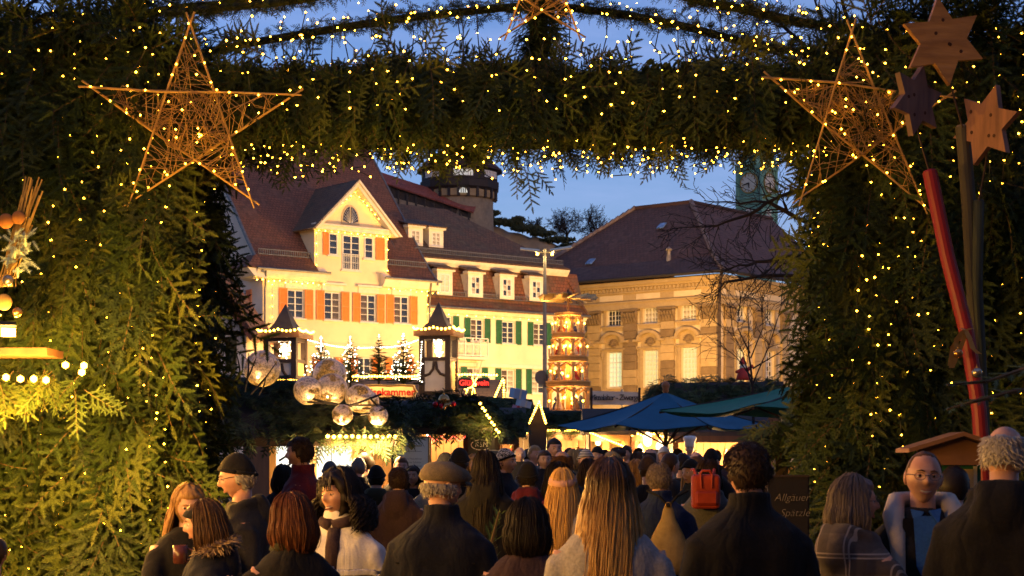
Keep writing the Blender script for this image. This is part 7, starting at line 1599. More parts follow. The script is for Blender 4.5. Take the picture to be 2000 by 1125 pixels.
def person(label, x, ytop, Y, yaw, coat='black', hair=('short', 'dark'), hat=None, skin=None, near=False, head=(0, 0, 0), fem=0, smile=0, clen=.78, bulk=1.0, arms=None, hood=None, scarf=None, collar=None, trousers='char', glasses=False, puff=0, grp='people in the market crowd', lean=0.0, extra=None, name='person', shoulder=1.0):
    """yaw 0 faces the camera, 90 faces the picture's right, 180 away (degrees)."""
    global PEOPLE; PEOPLE += 1; rr = random.Random(PEOPLE * 17 + 3)
    z = at(0, ytop, Y).z; top = 1.755 + (.022 if hat else (.04 if hair[0] == 'curly' else .012)); s = z / top
    skin = skin or rr.choice([SK, SK, SK2, SK3]); yw = math.radians(yaw); p = at(x, 890, Y)
    hy, hp, hr = [math.radians(q) for q in head]
    Mh = Matrix.Translation((0, -.018 + lean * .5, 1.637)) @ Matrix.Rotation(hy, 4, 'Z') @ Matrix.Rotation(hp, 4, 'X') @ Matrix.Rotation(hr, 4, 'Y')
    A_ = arms or {}
    sh = {q: Vector((q * .180 * shoulder, .005, 1.378)) for q in (-1, 1)}
    el = {q: Vector(A_.get(('e', q), (q * .245 * shoulder, .03, 1.12))) for q in (-1, 1)}; wr = {q: Vector(A_.get(('w', q), (q * .235 * shoulder, -.07, .87))) for q in (-1, 1)}
    b = MB(); brow_m = HAIR[hair[1]] if hair[1] in HAIR else HAIR['dark']
    head_into(b, Mh, fem, smile, near); b.mi = 0
    b.tube([(0, .012, 1.42), (0, .008, 1.50), Mh @ Vector((0, .015, -.06))], [.068 - .008 * fem, .056 - .006 * fem, .055 - .006 * fem], 12)
    loft(b, [(.84, .15, .10, 0, 0), (.95, .165, .11, 0, 0), (1.1, .14, .095, 0, 0), (1.28, .165, .11, 0, 0), (1.40, .17, .085, 0, 0), (1.46, .08, .06, 0, .005)], 14)
    for q in (-1, 1):
        b.tube([sh[q], el[q], wr[q]], [.05, .038, .028], 8); f = (wr[q] - el[q]).normalized(); pal = A_.get(('p', q), (-q, 0, 0)); hand_into(b, wr[q] + f * .005, f, Vector(pal), A_.get(('t', q), q), A_.get(('c', q), .45))
        b.tube([(q * .09, 0, .88), (q * .095, -.01, .48), (q * .10, .01, .09), (q * .10, -.02, .05)], [.085, .055, .04, .04], 8)
    body = b.build(name, [skin, LIP, EYE, IRIS, brow_m], None, (p.x, Y, 0), smooth=True, rz=yw); body.scale = (s, s, s); tag(body, label, 'person', grp)
    # legs and shoes
    t = MB()
    for q in (-1, 1): t.tube([(q * .085, 0, .95), (q * .09, 0, .86), (q * .097, -.012, .48), (q * .10, .012, .10)], [.10, .098, .072, .066], 10)
    t.build('trousers', CL[trousers], body, smooth=True)
    for q in (-1, 1): m = MB(); m.tube([(q * .10, .07, .045), (q * .10, .0, .06), (q * .105, -.11, .045), (q * .107, -.17, .035)], [.035, .048, .045, .028], 8); m.build('shoe', CL['black'], body, smooth=True)
    # coat: torso, sleeves, collar grown together by a voxel remesh
    c = MB(); B = bulk
    secs = [(clen, .205 * B, .150 * B, 0, .005), (.95, .205 * B, .152 * B, 0, .005), (1.08, (.195 - .02 * fem) * B, .145 * B, 0, .004), (1.20, .205 * B, .15 * B, 0, 0), (1.32, .208 * B, .148 * B, 0, .003), (1.40, .200 * (1 + (B - 1) * .5), .125 * B, 0, .006), (1.445, .160, .102, 0, .008), (1.485, .092, .085, 0, .004), (1.50 + (.03 if collar else 0), .080, .080, 0, .002)]
    loft(c, secs, 20)
    for q in (-1, 1):
        k = 1.12 if puff else 1.0; n = 9; path = [sh[q] + Vector((-q * .05, 0, .0))] + [sh[q].lerp(el[q], i / 4) for i in range(1, 5)] + [el[q].lerp(wr[q], i / 4) for i in range(1, 5)]
        c.tube(path, [.060 * B * k, .074 * B * k, .073 * B * k, .069 * B * k, .068 * B * k, .064 * B * k, .060 * B * k, .055 * B * k, .050 * k], 12)
    if hood: 
        e = MB(); e.ball((0, 0, 0), 1, 16, 10); c.add([Vector((v[0] * (.145 - .03 * (1 - v[2])), .125 + v[1] * .065, 1.405 + v[2] * .125)) for v in e.v], e.f); c.tube([(-.085, -.07, 1.455), (-.115, .02, 1.485), (-.07, .11, 1.515), (.07, .11, 1.515), (.115, .02, 1.485), (.085, -.07, 1.455)], .032, 8)
    if collar: c.lathe([(.10, 1.42), (.085, 1.50), (.088, 1.555), (.074, 1.56), (.070, 1.50), (.06, 1.44)], (0, .008, 0), 16)
    co = c.build('coat', CL[coat] if coat in CL else coat, body, smooth=True)
    r = co.modifiers.new('weld', 'REMESH'); r.mode = 'VOXEL'; r.voxel_size = .014 if near else .026; r.use_smooth_shade = True
    w = co.modifiers.new('soften', 'SMOOTH'); w.factor = .6; w.iterations = 9 if near else 3
    if near: d = co.modifiers.new('folds', 'DISPLACE'); d.texture = WRINK; d.strength = .022 if not puff else .022; d.mid_level = .5; d.texture_coords = 'LOCAL'
    if near and puff:
        for i in range(9):
            z_ = clen + .06 + i * .068
            if z_ > 1.36: break
            rb = MB(); rb.tube([(.225 * B * math.copysign(abs(math.cos(a)) ** .8, math.cos(a)), .165 * B * math.copysign(abs(math.sin(a)) ** .8, math.sin(a)), z_) for a in np.linspace(0, 2 * PI, 33)], .022, 6); ro = rb.build('quilt_ridge', CL[coat], body, smooth=True); wv = ro.modifiers.new('lay', 'SHRINKWRAP'); wv.target = co; wv.wrap_mode = 'ABOVE_SURFACE'; wv.offset = .007; ro.modifiers.new('soften', 'SMOOTH').iterations = 2
    if hair and hair[0]: hair_obj(hair[0], HAIR[hair[1]], Mh, body, near, rr, fem, bool(hat) and hat[0] not in ('band',))
    if glasses:
        g = MB()
        for q in (-1, 1): g.tube([Mh @ Vector((q * .033 + .024 * math.cos(a), -.104, .008 + .017 * math.sin(a))) for a in np.linspace(0, 2 * PI, 15)], .0011, 4); g.tube([Mh @ Vector((q * .056, -.102, .012)), Mh @ Vector((q * .076, -.04, .014)), Mh @ Vector((q * .080, .01, .008))], .0018, 4)
        g.tube([Mh @ Vector((-.010, -.108, .012)), Mh @ Vector((.010, -.108, .012))], .0018, 4); g.build('glasses', M('glasses_frame', (.05, .04, .035), rough=.3), body)
    if scarf:
        e = MB(); e.tube([(.0, -.085, 1.475), (-.075, -.045, 1.49), (-.085, .03, 1.51), (0, .085, 1.52), (.085, .03, 1.51), (.075, -.045, 1.49), (.01, -.09, 1.47)], .036, 8); e.tube([(.03, -.10, 1.46), (.05, -.15, 1.36), (.045, -.155, 1.2)], [.035, .04, .035], 8, flat=.5); e.build('scarf', CL[scarf], body, smooth=True)
    if hat: make_hat(hat, Mh, body, rr)
    if extra: extra(body, Mh, rr)
    return body
def rim(a, z0, tilt, o):
    z = z0 - tilt * math.sin(a); k = math.sqrt(max(.05, 1 - (z / .116) ** 2)); return Vector(((.078 * k + o) * math.cos(a), (.099 * k + o) * math.sin(a), z))
def make_hat(hat, Mh, body, rr):
    kind, mat = hat
    if kind in ('beanie', 'pattern', 'stripe', 'bobble'):
        zl = .028
        def f(dx, dy, dz):
            d = Vector((dx, dy, dz)); p = skull(dx, dy, dz, 0, False); cut = zl - .038 * dy; k = sm(cut - .01, cut + .006, p.z); q = p + d * (-.02 + .036 * k)
            if dz > .5: q.z += .014 * (dz - .5) / .5; q.y += .022 * (dz - .5)
            return Mh @ q
        V, Fs = head_grid(30, 24, f); m = MB(); m.add(V, Fs); ho = m.build('hat', mat, body, smooth=True)
        m = MB(); m.tube([Mh @ rim(a, zl + .006, .038, .013) for a in np.linspace(0, 2 * PI, 29)], .011, 8); m.build('hat_brim', CL['black'] if kind == 'pattern' else mat, ho, smooth=True)
    elif kind == 'flatcap':
        m = MB(); V = []; Fs = []; n = 24; rings = [(1.0, .030), (1.14, .052), (1.18, .082), (.98, .112), (.55, .128), (.02, .131)]
        for r_, z in rings:
            for k in range(n):
                a = 2 * PI * k / n; y = .112 * math.sin(a) * r_; fr = max(0, -math.sin(a)); V.append(Mh @ Vector((.092 * math.cos(a) * r_, y - .018 * (z > .06) - .010 * fr, z - .030 * fr * (z > .05) - .012 * math.sin(a) * -1 * 0)))
        for i in range(len(rings) - 1):
            for k in range(n): k2 = (k + 1) % n; Fs.append((i * n + k, i * n + k2, (i + 1) * n + k2, (i + 1) * n + k))
        m.add(V, Fs); ho = m.build('hat', mat, body, smooth=True)
        m = MB(); V = []; 
        for i, (o, dz) in enumerate(((.0, 0), (.035, -.008), (.06, -.022))):
            for k in range(9): a = -PI / 2 + (k - 4) * .26; V.append(Mh @ Vector(((.088 + o * .3) * math.cos(a), (.112 + o) * math.sin(a), .046 + dz)))
        V += [Mh @ (Mh.inverted() @ v - Vector((0, 0, .008))) for v in V]; Fs = []
        for i in range(2):
            for k in range(8): c = i * 9 + k; Fs.append((c, c + 1, c + 10, c + 9)); Fs.append((27 + c, 27 + c + 9, 27 + c + 10, 27 + c + 1))
        m.add(V, Fs); m.build('visor', mat, ho, smooth=True)
    elif kind == 'band':
        m = MB(); N = 30; V = []; Fs = []
        for i in range(N):
            a = 2 * PI * i / N
            for o, z in ((0, -.022), (.014, -.012), (.016, .02), (.004, .034)): V.append(Mh @ rim(a, .045 + z, .033, .016 + o))
        for i in range(N):
            for k in range(3): j = (i + 1) % N; Fs.append((i * 4 + k, j * 4 + k, j * 4 + k + 1, i * 4 + k + 1))
        m.add(V, Fs); m.build('headband', mat, body, smooth=True)
    elif kind == 'chef':
        m = MB(); e = MB(); e.lathe([(.092, .03), (.092, .12), (.12, .17), (.125, .21), (.09, .24), (.001, .245)], n=16); m.add([Mh @ Vector(v) for v in e.v], e.f); m.build('hat', mat, body, smooth=True)
def hold(side, e, w, pal=None, curl=.9, t=None):
    d = {('e', side): e, ('w', side): w, ('c', side): curl}
    if pal: d[('p', side)] = pal
    return d
FG = 'people in the foreground'
# --- near group, left to right
def fur_trim(body, Mh, rr):
    m = MB()
    for k in range(900):
        t = rr.uniform(-2.75, 2.75); c = Vector((.145 * math.sin(t), .045 + .10 * math.cos(t), 1.515 + .035 * math.cos(t))); d = Vector((rr.gauss(0, 1), rr.gauss(0, 1), rr.gauss(.2, 1))).normalized(); m.tube([c + d * .012, c + d * .05 + Vector((rr.gauss(0, .012), rr.gauss(0, .012), -.012))], [.006, .001], 3, caps=False)
    m.build('fur_trim', fur_m(), body)
person('woman with long honey hair in black coat looking down at her cup', 366, 944, 9.0, 28, 'black', ('long', 'dblond'), None, SK, True, (-10, 18, 0), 1, .2, .55, .95, arms={**hold(1, (.27, -.10, 1.16), (.05, -.33, 1.17), (0, 0, 1), .9), **hold(-1, (-.26, -.12, 1.15), (-.07, -.33, 1.14), (0, 0, 1), .9)}, grp=FG, trousers='jeans')
person('person with brown hair, dark headband and fur-trimmed navy hood facing left', 405, 975, 8.0, -80, 'dnavy', ('bob', 'brown'), ('band', CL['black']), SK2, True, (-8, 8, 0), 1, .1, .6, 1.05, extra=fur_trim, hood=True, grp=FG, puff=1)
person('man in black beanie and glasses with hooded grey jacket, turned left', 470, 886, 9.4, -78, 'char', ('short', 'grey'), ('beanie', CL['black']), SK2, True, (-2, 12, 0), 0, 0, .7, 1.12, hood=True, glasses=True, grp=FG)
person('woman with chin-length auburn hair in black coat, fist raised', 572, 966, 7.6, -150, 'black', ('bob', 'auburn'), None, SK, True, (20, 6, 0), 1, 0, .6, 1.0, collar=True, arms=hold(1, (.30, -.08, 1.12), (.24, -.26, 1.24), (0, 0, -1), 1.3), grp=FG, scarf='olive')
person('smiling woman with big dark curls, white puffer jacket and grey scarf', 664, 912, 8.6, -28, 'white', ('curly', 'black'), None, SK2, True, (-12, 2, -4), 1, .8, .62, 1.06, scarf='plum', puff=1, collar=True, grp=FG)
def chevron(body, Mh, rr):
    m = MB()
    for k, zz in enumerate((1.36, 1.30)):
        for s, a, b in ((1, (.0, zz - .07), (.075, zz)), (1, (.075, zz), (.15, zz - .07))): m.add([(.268 if True else 0, -.085 + a[0], a[1]), (.272, -.085 + b[0], b[1]), (.272, -.085 + b[0], b[1] - .032), (.268, -.085 + a[0], a[1] - .032)], [(0, 1, 2, 3)])
    for k in range(4): m.add([(.296, -.10, 1.05 - k * .03), (.30, .06, 1.07 - k * .03), (.30, .06, 1.055 - k * .03), (.296, -.10, 1.035 - k * .03)], [(0, 1, 2, 3)])
    m2 = MB(); m2.v = [(-v[0], v[1], v[2]) for v in m.v]; m2.f = m.f; m2.m = m.m
    for q in (m, m2):
        # lay the stripes on the sleeve: a thin solid just outside it
        mm = MB(); 
        for f in q.f: P4 = [Vector(q.v[i]) for i in f]; o = Vector((math.copysign(.006, P4[0].x), 0, 0)); mm.add([p + o for p in P4] + [p - o for p in P4], [(0, 1, 2, 3), (7, 6, 5, 4), (0, 4, 5, 1), (1, 5, 6, 2), (2, 6, 7, 3), (3, 7, 4, 0)])
        mm.build('sleeve_stripes', CL['white'], body)
person('tall dark-haired man in maroon jacket with white chevrons, facing left', 590, 853, 13.8, -95, 'wine', ('short', 'dark'), None, SK2, True, (0, 4, 0), 0, 0, .82, 1.1, collar=True, grp=FG, extra=chevron, arms=hold(1, (.30, -.02, 1.14), (.22, -.24, 1.02), (0, 0, 1), 1.0))
def quilt(body, Mh, rr):
    m = MB()
    for s in (-1, 1):
        for k in range(9): x0 = -.20 + k * .055; m.tube([(x0, .158 - .9 * x0 * x0, .85), (x0 + s * .10, .162 - .9 * (x0 + s * .1) ** 2, 1.02), (x0 + s * .2, .165 - .9 * (x0 + s * .2) ** 2, 1.2)] if abs(x0 + s * .2) < .21 else [(x0, .158 - .9 * x0 * x0, .85), (x0 + s * .06, .162 - .9 * (x0 + s * .06) ** 2, .96)], .0022, 3)
    m.tube([(t * .20, .162 - .9 * (t * .2) ** 2, 1.27) for t in np.linspace(-1, 1, 9)], .004, 4); m.build('quilting_seams', CL['black'], body)
person('older man in grey flat cap and dark quilted jacket, seen from behind', 862, 897, 8.0, 168, 'dnavy', ('crown', 'grey'), ('flatcap', cloth('tweed', (.20, .16, .11), (.13, .10, .07), scale=60)), SK2, True, (-42, 4, 0), 0, 0, .68, 1.18, collar=True, grp=FG, extra=quilt)
person('woman with long black hair and black fur collar, from behind', 948, 880, 12.2, 178, 'black', ('long', 'black'), None, SK, True, (0, 4, 0), 1, 0, .6, 1.15, hood=True, grp=FG)
person('short woman with black bob from behind in plum coat', 1030, 976, 7.6, 176, 'plum', ('bob', 'black'), None, SK, True, (0, 2, 0), 1, 0, .6, 1.0, grp=FG)
person('blonde woman with pink knitted headband from behind', 1098, 912, 11.2, 165, 'cream', ('long', 'blond'), ('band', cloth('pink_knit', (.60, .36, .30), (.45, .26, .22), scale=90)), SK, True, (8, 0, 0), 1, 0, .7, .95, grp=FG)
person('woman with very long straight blond hair and grey coat from behind', 1190, 894, 6.7, 174, 'lgrey', ('long', 'ombre'), None, SK, True, (5, 0, 0), 1, 0, .55, .98, grp=FG)
navy_man = person('short-haired man in navy jacket carrying a tan sack, from behind', 1288, 903, 12.0, 182, 'blue', ('short', 'dgrey'), None, SK2, True, (-8, 0, 0), 0, 0, .7, 1.12, collar=True, grp=FG)
person('tall dark-haired man in long black overcoat from behind', 1462, 862, 7.1, 186, 'black', ('short', 'dark'), None, SK2, True, (12, 2, 0), 0, 0, .45, 1.14, collar=True, grp=FG)
person('person in grey hooded jacket with red rucksack from behind', 1382, 900, 14.0, 172, 'grey', ('bob', 'dark'), None, SK, True, (10, 0, 0), 1, 0, .7, 1.0, hood=True, grp=FG)
person('grey-brown bobbed woman in plaid hooded coat facing right', 1665, 930, 7.4, 128, 'plaid', ('bob', 'dgrey'), None, SK2, True, (-38, 0, 0), 1, .3, .6, 1.02, hood=True, grp=FG, glasses=True, arms=hold(-1, (-.27, -.08, 1.14), (-.12, -.33, 1.22), (0, 0, 1), .35))
def open_coat(body, Mh, rr):
    m = MB(); m.add([(-.055, -.135, 1.47), (.055, -.135, 1.47), (.035, -.185, 1.25), (-.01, -.188, 1.18), (-.045, -.185, 1.25), (-.055, -.115, 1.47), (.055, -.115, 1.47), (.035, -.165, 1.25), (-.01, -.168, 1.18), (-.045, -.165, 1.25)], [(0, 4, 3, 2, 1), (5, 6, 7, 8, 9), (0, 1, 6, 5), (1, 2, 7, 6), (2, 3, 8, 7), (3, 4, 9, 8), (4, 0, 5, 9)]); m.build('shirt', cloth('sky_shirt', (.05, .16, .42), (.04, .13, .36)), body)
    m = MB(); m.add([(-.10, -.13, 1.46), (-.05, -.13, 1.46), (-.03, -.18, 1.22), (-.0, -.185, 1.14), (.03, -.18, 1.22), (.05, -.13, 1.46), (.10, -.13, 1.46), (.12, -.165, 1.1), (.12, -.165, .8), (-.12, -.165, .8), (-.12, -.165, 1.1)], [(0, 10, 3, 2, 1), (3, 7, 6, 5, 4), (3, 10, 9, 8, 7)]); s_ = m.build('sweater', CL['black'], body); s_.modifiers.new('thick', 'SOLIDIFY').thickness = .012
    m = MB()
    for s in (-1, 1): m.tube([(s * .04, .10, 1.535), (s * .115, .05, 1.53), (s * .135, -.06, 1.47), (s * .125, -.145, 1.36), (s * .115, -.185, 1.15), (s * .12, -.185, .85)], [.04, .045, .05, .036, .024, .016], 9)
    f = m.build('fleece_lapels', cloth('fleece', (.62, .54, .46), (.5, .43, .36), scale=120), body, smooth=True); m = MB()
    for s in (-1, 1): m.add([(s * .01, -.125, 1.49), (s * .065, -.10, 1.50), (s * .05, -.145, 1.43)], [(0, 1, 2)])
    k = m.build('shirt_collar', MATS['cloth_sky_shirt'], body); k.modifiers.new('thick', 'SOLIDIFY').thickness = .01
person('smiling balding man with glasses, fleece-lined coat and blue shirt', 1803, 877, 7.5, -8, 'char', ('bald', 'brown'), None, SK2, True, (4, 0, 3), 0, 1.0, .6, 1.12, glasses=True, grp=FG, extra=open_coat)
person('grey-haired man in black hooded coat at the right edge, back turned', 1962, 826, 6.9, 158, 'black', ('crown', 'white'), None, SK2, True, (-6, 4, 0), 0, 0, .55, 1.2, hood=True, grp=FG)
person('dark-haired person half hidden behind the smiling man', 1862, 908, 9.0, 150, 'black', ('short', 'black'), None, SK2, False, (0, 0, 0), 0, 0, .7, 1.05, grp=FG)
person('person in black coat at the lower left edge of the picture', -14, 1045, 8.4, 175, 'black', ('short', 'dark'), None, SK2, False, (0, 10, 0), 0, 0, .7, 1.05, grp=FG)
# --- bags and things in hands
def sack(label, x, y, Y, w, h, mat, kind):
    p = at(x, y, Y); o = empty('backpack', p, label, 'backpack'); k = Y / F; m = MB()
    if kind == 'sack':
        m.lathe([(.02, .20 * h), (.035, .17 * h), (.05, .10 * h), (.11, -.02 * h), (.15, -.15 * h), (.155, -.25 * h), (.12, -.30 * h), (.001, -.31 * h)], n=18, sy=.55); m.build('bag', mat, o, smooth=True)
        for s in (-1, 1): t = MB(); t.tube([(0, -.02, .19 * h), (s * .06, .0, .26 * h), (s * .14, .07, .30 * h)], .009, 5); t.build('strap', CL['black'], o)
        t = MB(); t.tube([(.018 * math.cos(a), -.02, .20 * h + .018 * math.sin(a)) for a in np.linspace(0, 2 * PI, 13)], .004, 4); t.build('ring', gold_m, o)
    else:
        m.box((0, 0, 0), (w, .13, h)); b = m.build('bag', mat, o); bv = b.modifiers.new('round', 'BEVEL'); bv.width = .035; bv.segments = 3
        t = MB(); t.box((0, -.075, -h * .18), (w * .8, .05, h * .42)); q = t.build('pocket', mat, o); q.modifiers.new('round', 'BEVEL').width = .02
        for s in (-1, 1): t = MB(); t.tube([(s * w * .3, .05, h * .45), (s * w * .36, .10, h * .62), (s * w * .4, .2, h * .62)], .014, 5); t.build('strap', mat, o); t = MB(); t.tube([(s * w * .2, -.07, h * .5), (s * w * .18, -.075, h * .1)], .010, 4); t.build('strap', mat, o)
        t = MB(); t.tube([(-.05, -.02, h * .48), (-.03, -.03, h * .60), (.03, -.03, h * .60), (.05, -.02, h * .48)], .012, 5); t.build('handle', mat, o)
    return o
sack('tan canvas sack backpack with black straps on the navy-jacketed man', 1305, 1040, 11.72, .3, .95, M('tan_canvas', (.34, .24, .09), (.25, .17, .06), 14, .8, .3), 'sack')
sack('orange-red square rucksack on the grey-hooded person', 1378, 960, 13.74, .23, .28, M('red_nylon', (.40, .045, .018), (.30, .03, .012), 8, .6), 'box')
cup = empty('mulled_wine_cup', at(352, 1082, 8.72), 'small dark cup held in both hands by the honey-haired woman', 'cup'); m = MB(); m.lathe([(.030, -.05), (.036, -.045), (.038, .045), (.034, .045), (.031, -.038)], n=14); m.build('bowl', M('cup_glaze', (.10, .03, .02), (.07, .02, .015), 4, .3), cup, smooth=True); m = MB(); m.tube([(.036, 0, .03), (.062, 0, .02), (.062, 0, -.02), (.036, 0, -.03)], .005, 5); m.build('handle', M('cup_glaze', (.1, .03, .02)), cup)
bough('fresh fir sprig carried upright among the people', [(950, 1120, 9.6), (958, 1070, 9.6), (968, 1030, 9.6), (975, 1000, 9.6)], 5, .13, M('fresh_fir', (.09, .15, .03), (.06, .11, .02), 5))

# --- people in the market behind the gate
crowd = [
 ('woman with dark hair in black coat behind the maroon jacket', 552, 904, 16.5, 170, 'black', ('bob', 'black'), None, 1, None),
 ('person in grey knitted beanie before the lit display', 645, 897, 17.5, 185, 'tan', ('short', 'brown'), ('beanie', CL['grey']), 0, None),
 ('dark-haired man with glasses in profile near the notice board', 716, 879, 19, -100, 'black', ('short', 'black'), None, 0, 'glasses'),
 ('person in black beanie and olive coat from behind', 735, 905, 15.8, 172, 'olive', ('short', 'black'), ('beanie', CL['black']), 0, 'hood'),
 ('man with glasses and orange scarf looking left', 760, 887, 20.5, -62, 'char', ('short', 'brown'), None, 0, 'glasses orange'),
 ('stern man facing the camera before the notice board', 783, 887, 18.8, 5, 'char', ('short', 'brown'), None, 0, None),
 ('young woman with long dark hair staring at the camera', 808, 905, 18, -6, 'black', ('long', 'dark'), None, 1, None),
 ('short-haired man in plum hooded coat from behind', 778, 912, 14.2, 176, 'plum', ('short', 'dark'), None, 0, 'hood'),
 ('man in black cap-like beanie under the fir-roofed stall', 897, 871, 15.5, 178, 'black', ('short', 'black'), ('beanie', CL['black']), 0, None),
 ('fair-haired person in beige coat left of the black beanie', 842, 908, 17, 160, 'beige', ('short', 'dblond'), None, 0, None),
 ('person in dark knit hat half hidden by the flat cap', 868, 880, 19.5, 150, 'char', ('short', 'dark'), ('beanie', CL['char']), 0, None),
 ('woman with fair bob behind the black-haired woman', 925, 884, 21, 20, 'brown', ('bob', 'dblond'), None, 1, None),
 ('man in black and white patterned beanie facing right', 985, 872, 16.8, 70, 'dnavy', ('short', 'dark'), ('pattern', None), 0, None),
 ('woman with long brown hair and light blue top near the patterned beanie', 966, 886, 19.5, 40, 'teal', ('long', 'brown'), None, 1, None),
 ('man in brown cap behind the patterned beanie', 962, 873, 24, 175, 'brown', ('short', 'brown'), ('flatcap', CL['tan']), 0, None),
 ('older man with white hair facing the camera in the distance', 1015, 868, 27, 0, 'char', ('crown', 'white'), None, 0, None),
 ('person in black beanie and wine-red coat from behind', 1031, 902, 14, 176, 'wine', ('short', 'black'), ('beanie', CL['black']), 0, 'hood'),
 ('young man with short fair hair turned right', 1043, 865, 23, 35, 'grey', ('short', 'dblond'), None, 0, None),
 ('tall bearded man with dark hair above the crowd', 1082, 851, 21, 12, 'black', ('short', 'black'), None, 0, None),
 ('dark-haired man in grey coat below the tall man', 1063, 874, 20.5, 178, 'dnavy', ('short', 'dark'), None, 0, None),
 ('balding man in broad black coat from behind', 1098, 878, 14.6, 180, 'black', ('crown', 'brown'), None, 0, 'big'),
 ('dark-haired woman in red top beside the pink headband', 1090, 905, 12.4, 165, 'red', ('bob', 'black'), None, 1, None),
 ('woman in blond bob left of the striped hat', 1122, 874, 24, 170, 'tan', ('bob', 'blond'), None, 1, None),
 ('child-faced person in striped knit hat facing the camera', 1143, 873, 20, 10, 'blue', ('short', 'brown'), ('stripe', None), 0, None),
 ('woman with brown bob in front of the striped hat', 1150, 893, 17, 178, 'black', ('bob', 'dark'), None, 1, None),
 ('man in dark cap left of the blond woman', 1168, 868, 27, 20, 'char', ('short', 'dark'), ('beanie', CL['black']), 0, None),
 ('blond woman facing left in the middle of the crowd', 1195, 879, 21, -50, 'beige', ('bob', 'blond'), None, 1, None),
 ('broad man in olive coat and brown cap', 1206, 868, 24.5, 170, 'olive', ('short', 'brown'), ('flatcap', CL['brown']), 0, None),
 ('bearded man looking left beneath the umbrella rim', 1224, 865, 27, -30, 'black', ('short', 'dark'), None, 0, None),
 ('person in grey hood at the centre right', 1245, 880, 22, 175, 'grey', ('bob', 'brown'), None, 1, 'hood'),
 ('person with sandy bob right of the long blond hair', 1243, 895, 16, 172, 'tan', ('bob', 'dblond'), None, 1, None),
 ('bald-headed man beyond the brown hat', 1268, 870, 21.5, 178, 'brown', ('crown', 'dark'), None, 0, None),
 ('man in brown felt beanie and black coat', 1266, 885, 15.6, 175, 'black', ('short', 'dark'), ('beanie', CL['brown']), 0, None),
 ('dark-haired man looking right before the lit hut', 1307, 880, 17, 130, 'char', ('short', 'dark'), None, 0, None),
 ('person in white knit hat under the umbrella', 1296, 868, 25, 160, 'cream', ('short', 'brown'), ('beanie', CL['white']), 0, None),
 ('black-haired man in black coat right of centre', 1332, 880, 17.8, 150, 'black', ('short', 'black'), None, 0, None),
 ('cook in a white toque behind the counter', 1347, 858, 35.0, 5, 'white', ('short', 'dark'), ('chef', CL['white']), 0, None),
 ('sunlit-faced balding man left of the black knit hat', 1362, 877, 19.5, -150, 'tan', ('crown', 'brown'), None, 0, None),
 ('woman in black knit hat with long fair hair', 1352, 893, 16.2, -60, 'olive', ('long', 'blond'), ('beanie', CL['black']), 1, None),
 ('person in black beanie left of the tall overcoat man', 1388, 872, 20, 178, 'black', ('short', 'black'), ('beanie', CL['black']), 0, None),
 ('woman in blond hair and beige coat right of the tall man', 1545, 905, 15.0, -120, 'beige', ('bob', 'blond'), None, 1, None),
 ('fair-haired woman far back by the fir stall', 1000, 880, 29, 20, 'red', ('bob', 'blond'), None, 1, None),
 ('man in dark coat far back left of the lamp post', 1030, 872, 31, -20, 'black', ('short', 'dark'), None, 0, None),
 ('woman in red coat far back beneath the gable lights', 1056, 880, 30, 10, 'wine', ('bob', 'brown'), None, 1, None),
 ('person in brown coat far back at the pine hut', 1110, 870, 33, 170, 'brown', ('short', 'brown'), None, 0, None),
 ('person in cream hat far back at the pine hut', 1135, 872, 32, 170, 'grey', ('short', 'dblond'), ('beanie', CL['cream']), 0, None),
 ('person in blue jacket far back before the bright hut', 1180, 874, 32, 165, 'blue', ('short', 'dark'), None, 0, None),
 ('person in black coat far back before the bright hut', 1246, 870, 31, 175, 'black', ('short', 'black'), None, 0, None),
 ('person with grey hair far back under the umbrella', 1284, 872, 30, 178, 'char', ('crown', 'grey'), None, 0, None),
 ('person in olive coat far back at the food hut', 1322, 872, 31, 170, 'olive', ('short', 'dark'), None, 0, None),
 ('person in black coat at the counter of the food hut', 1400, 874, 31, 178, 'black', ('short', 'dark'), None, 0, None),
 ('woman with dark bob at the right of the food hut', 1426, 878, 29, 170, 'plum', ('bob', 'dark'), None, 1, None),
 ('man in grey coat under the teal umbrella', 1505, 874, 22, 175, 'char', ('short', 'dark'), None, 0, None),
 ('person in wool hat under the teal umbrella', 1482, 880, 25, 160, 'brown', ('short', 'brown'), ('beanie', CL['wine']), 0, None),
 ('woman in dark coat at the lit display of the left stall', 672, 908, 16.6, 178, 'dnavy', ('bob', 'brown'), None, 1, None),
 ('man in black coat between display and notice board', 700, 888, 18.5, 160, 'black', ('short', 'dgrey'), None, 0, None),
]
def pat_mat(nm, stripe):
    m, t, b, o = nt(nm); v = _coords(t); w = t.nodes.new('ShaderNodeTexWave'); w.bands_direction = 'Z'; w.inputs['Scale'].default_value = 16 if stripe else 9; w.inputs['Distortion'].default_value = 0 if stripe else 9; w.inputs['Detail Scale'].default_value = 6; t.links.new(v, w.inputs['Vector']); t.links.new(_ramp(t, w.outputs[1], [(.45, (.015, .014, .014)), (.55, (.6, .56, .5))]), b.inputs['Base Color']); b.inputs['Roughness'].default_value = .9; return m
PM = {'pattern': pat_mat('nordic_knit', False), 'stripe': pat_mat('striped_knit', True)}
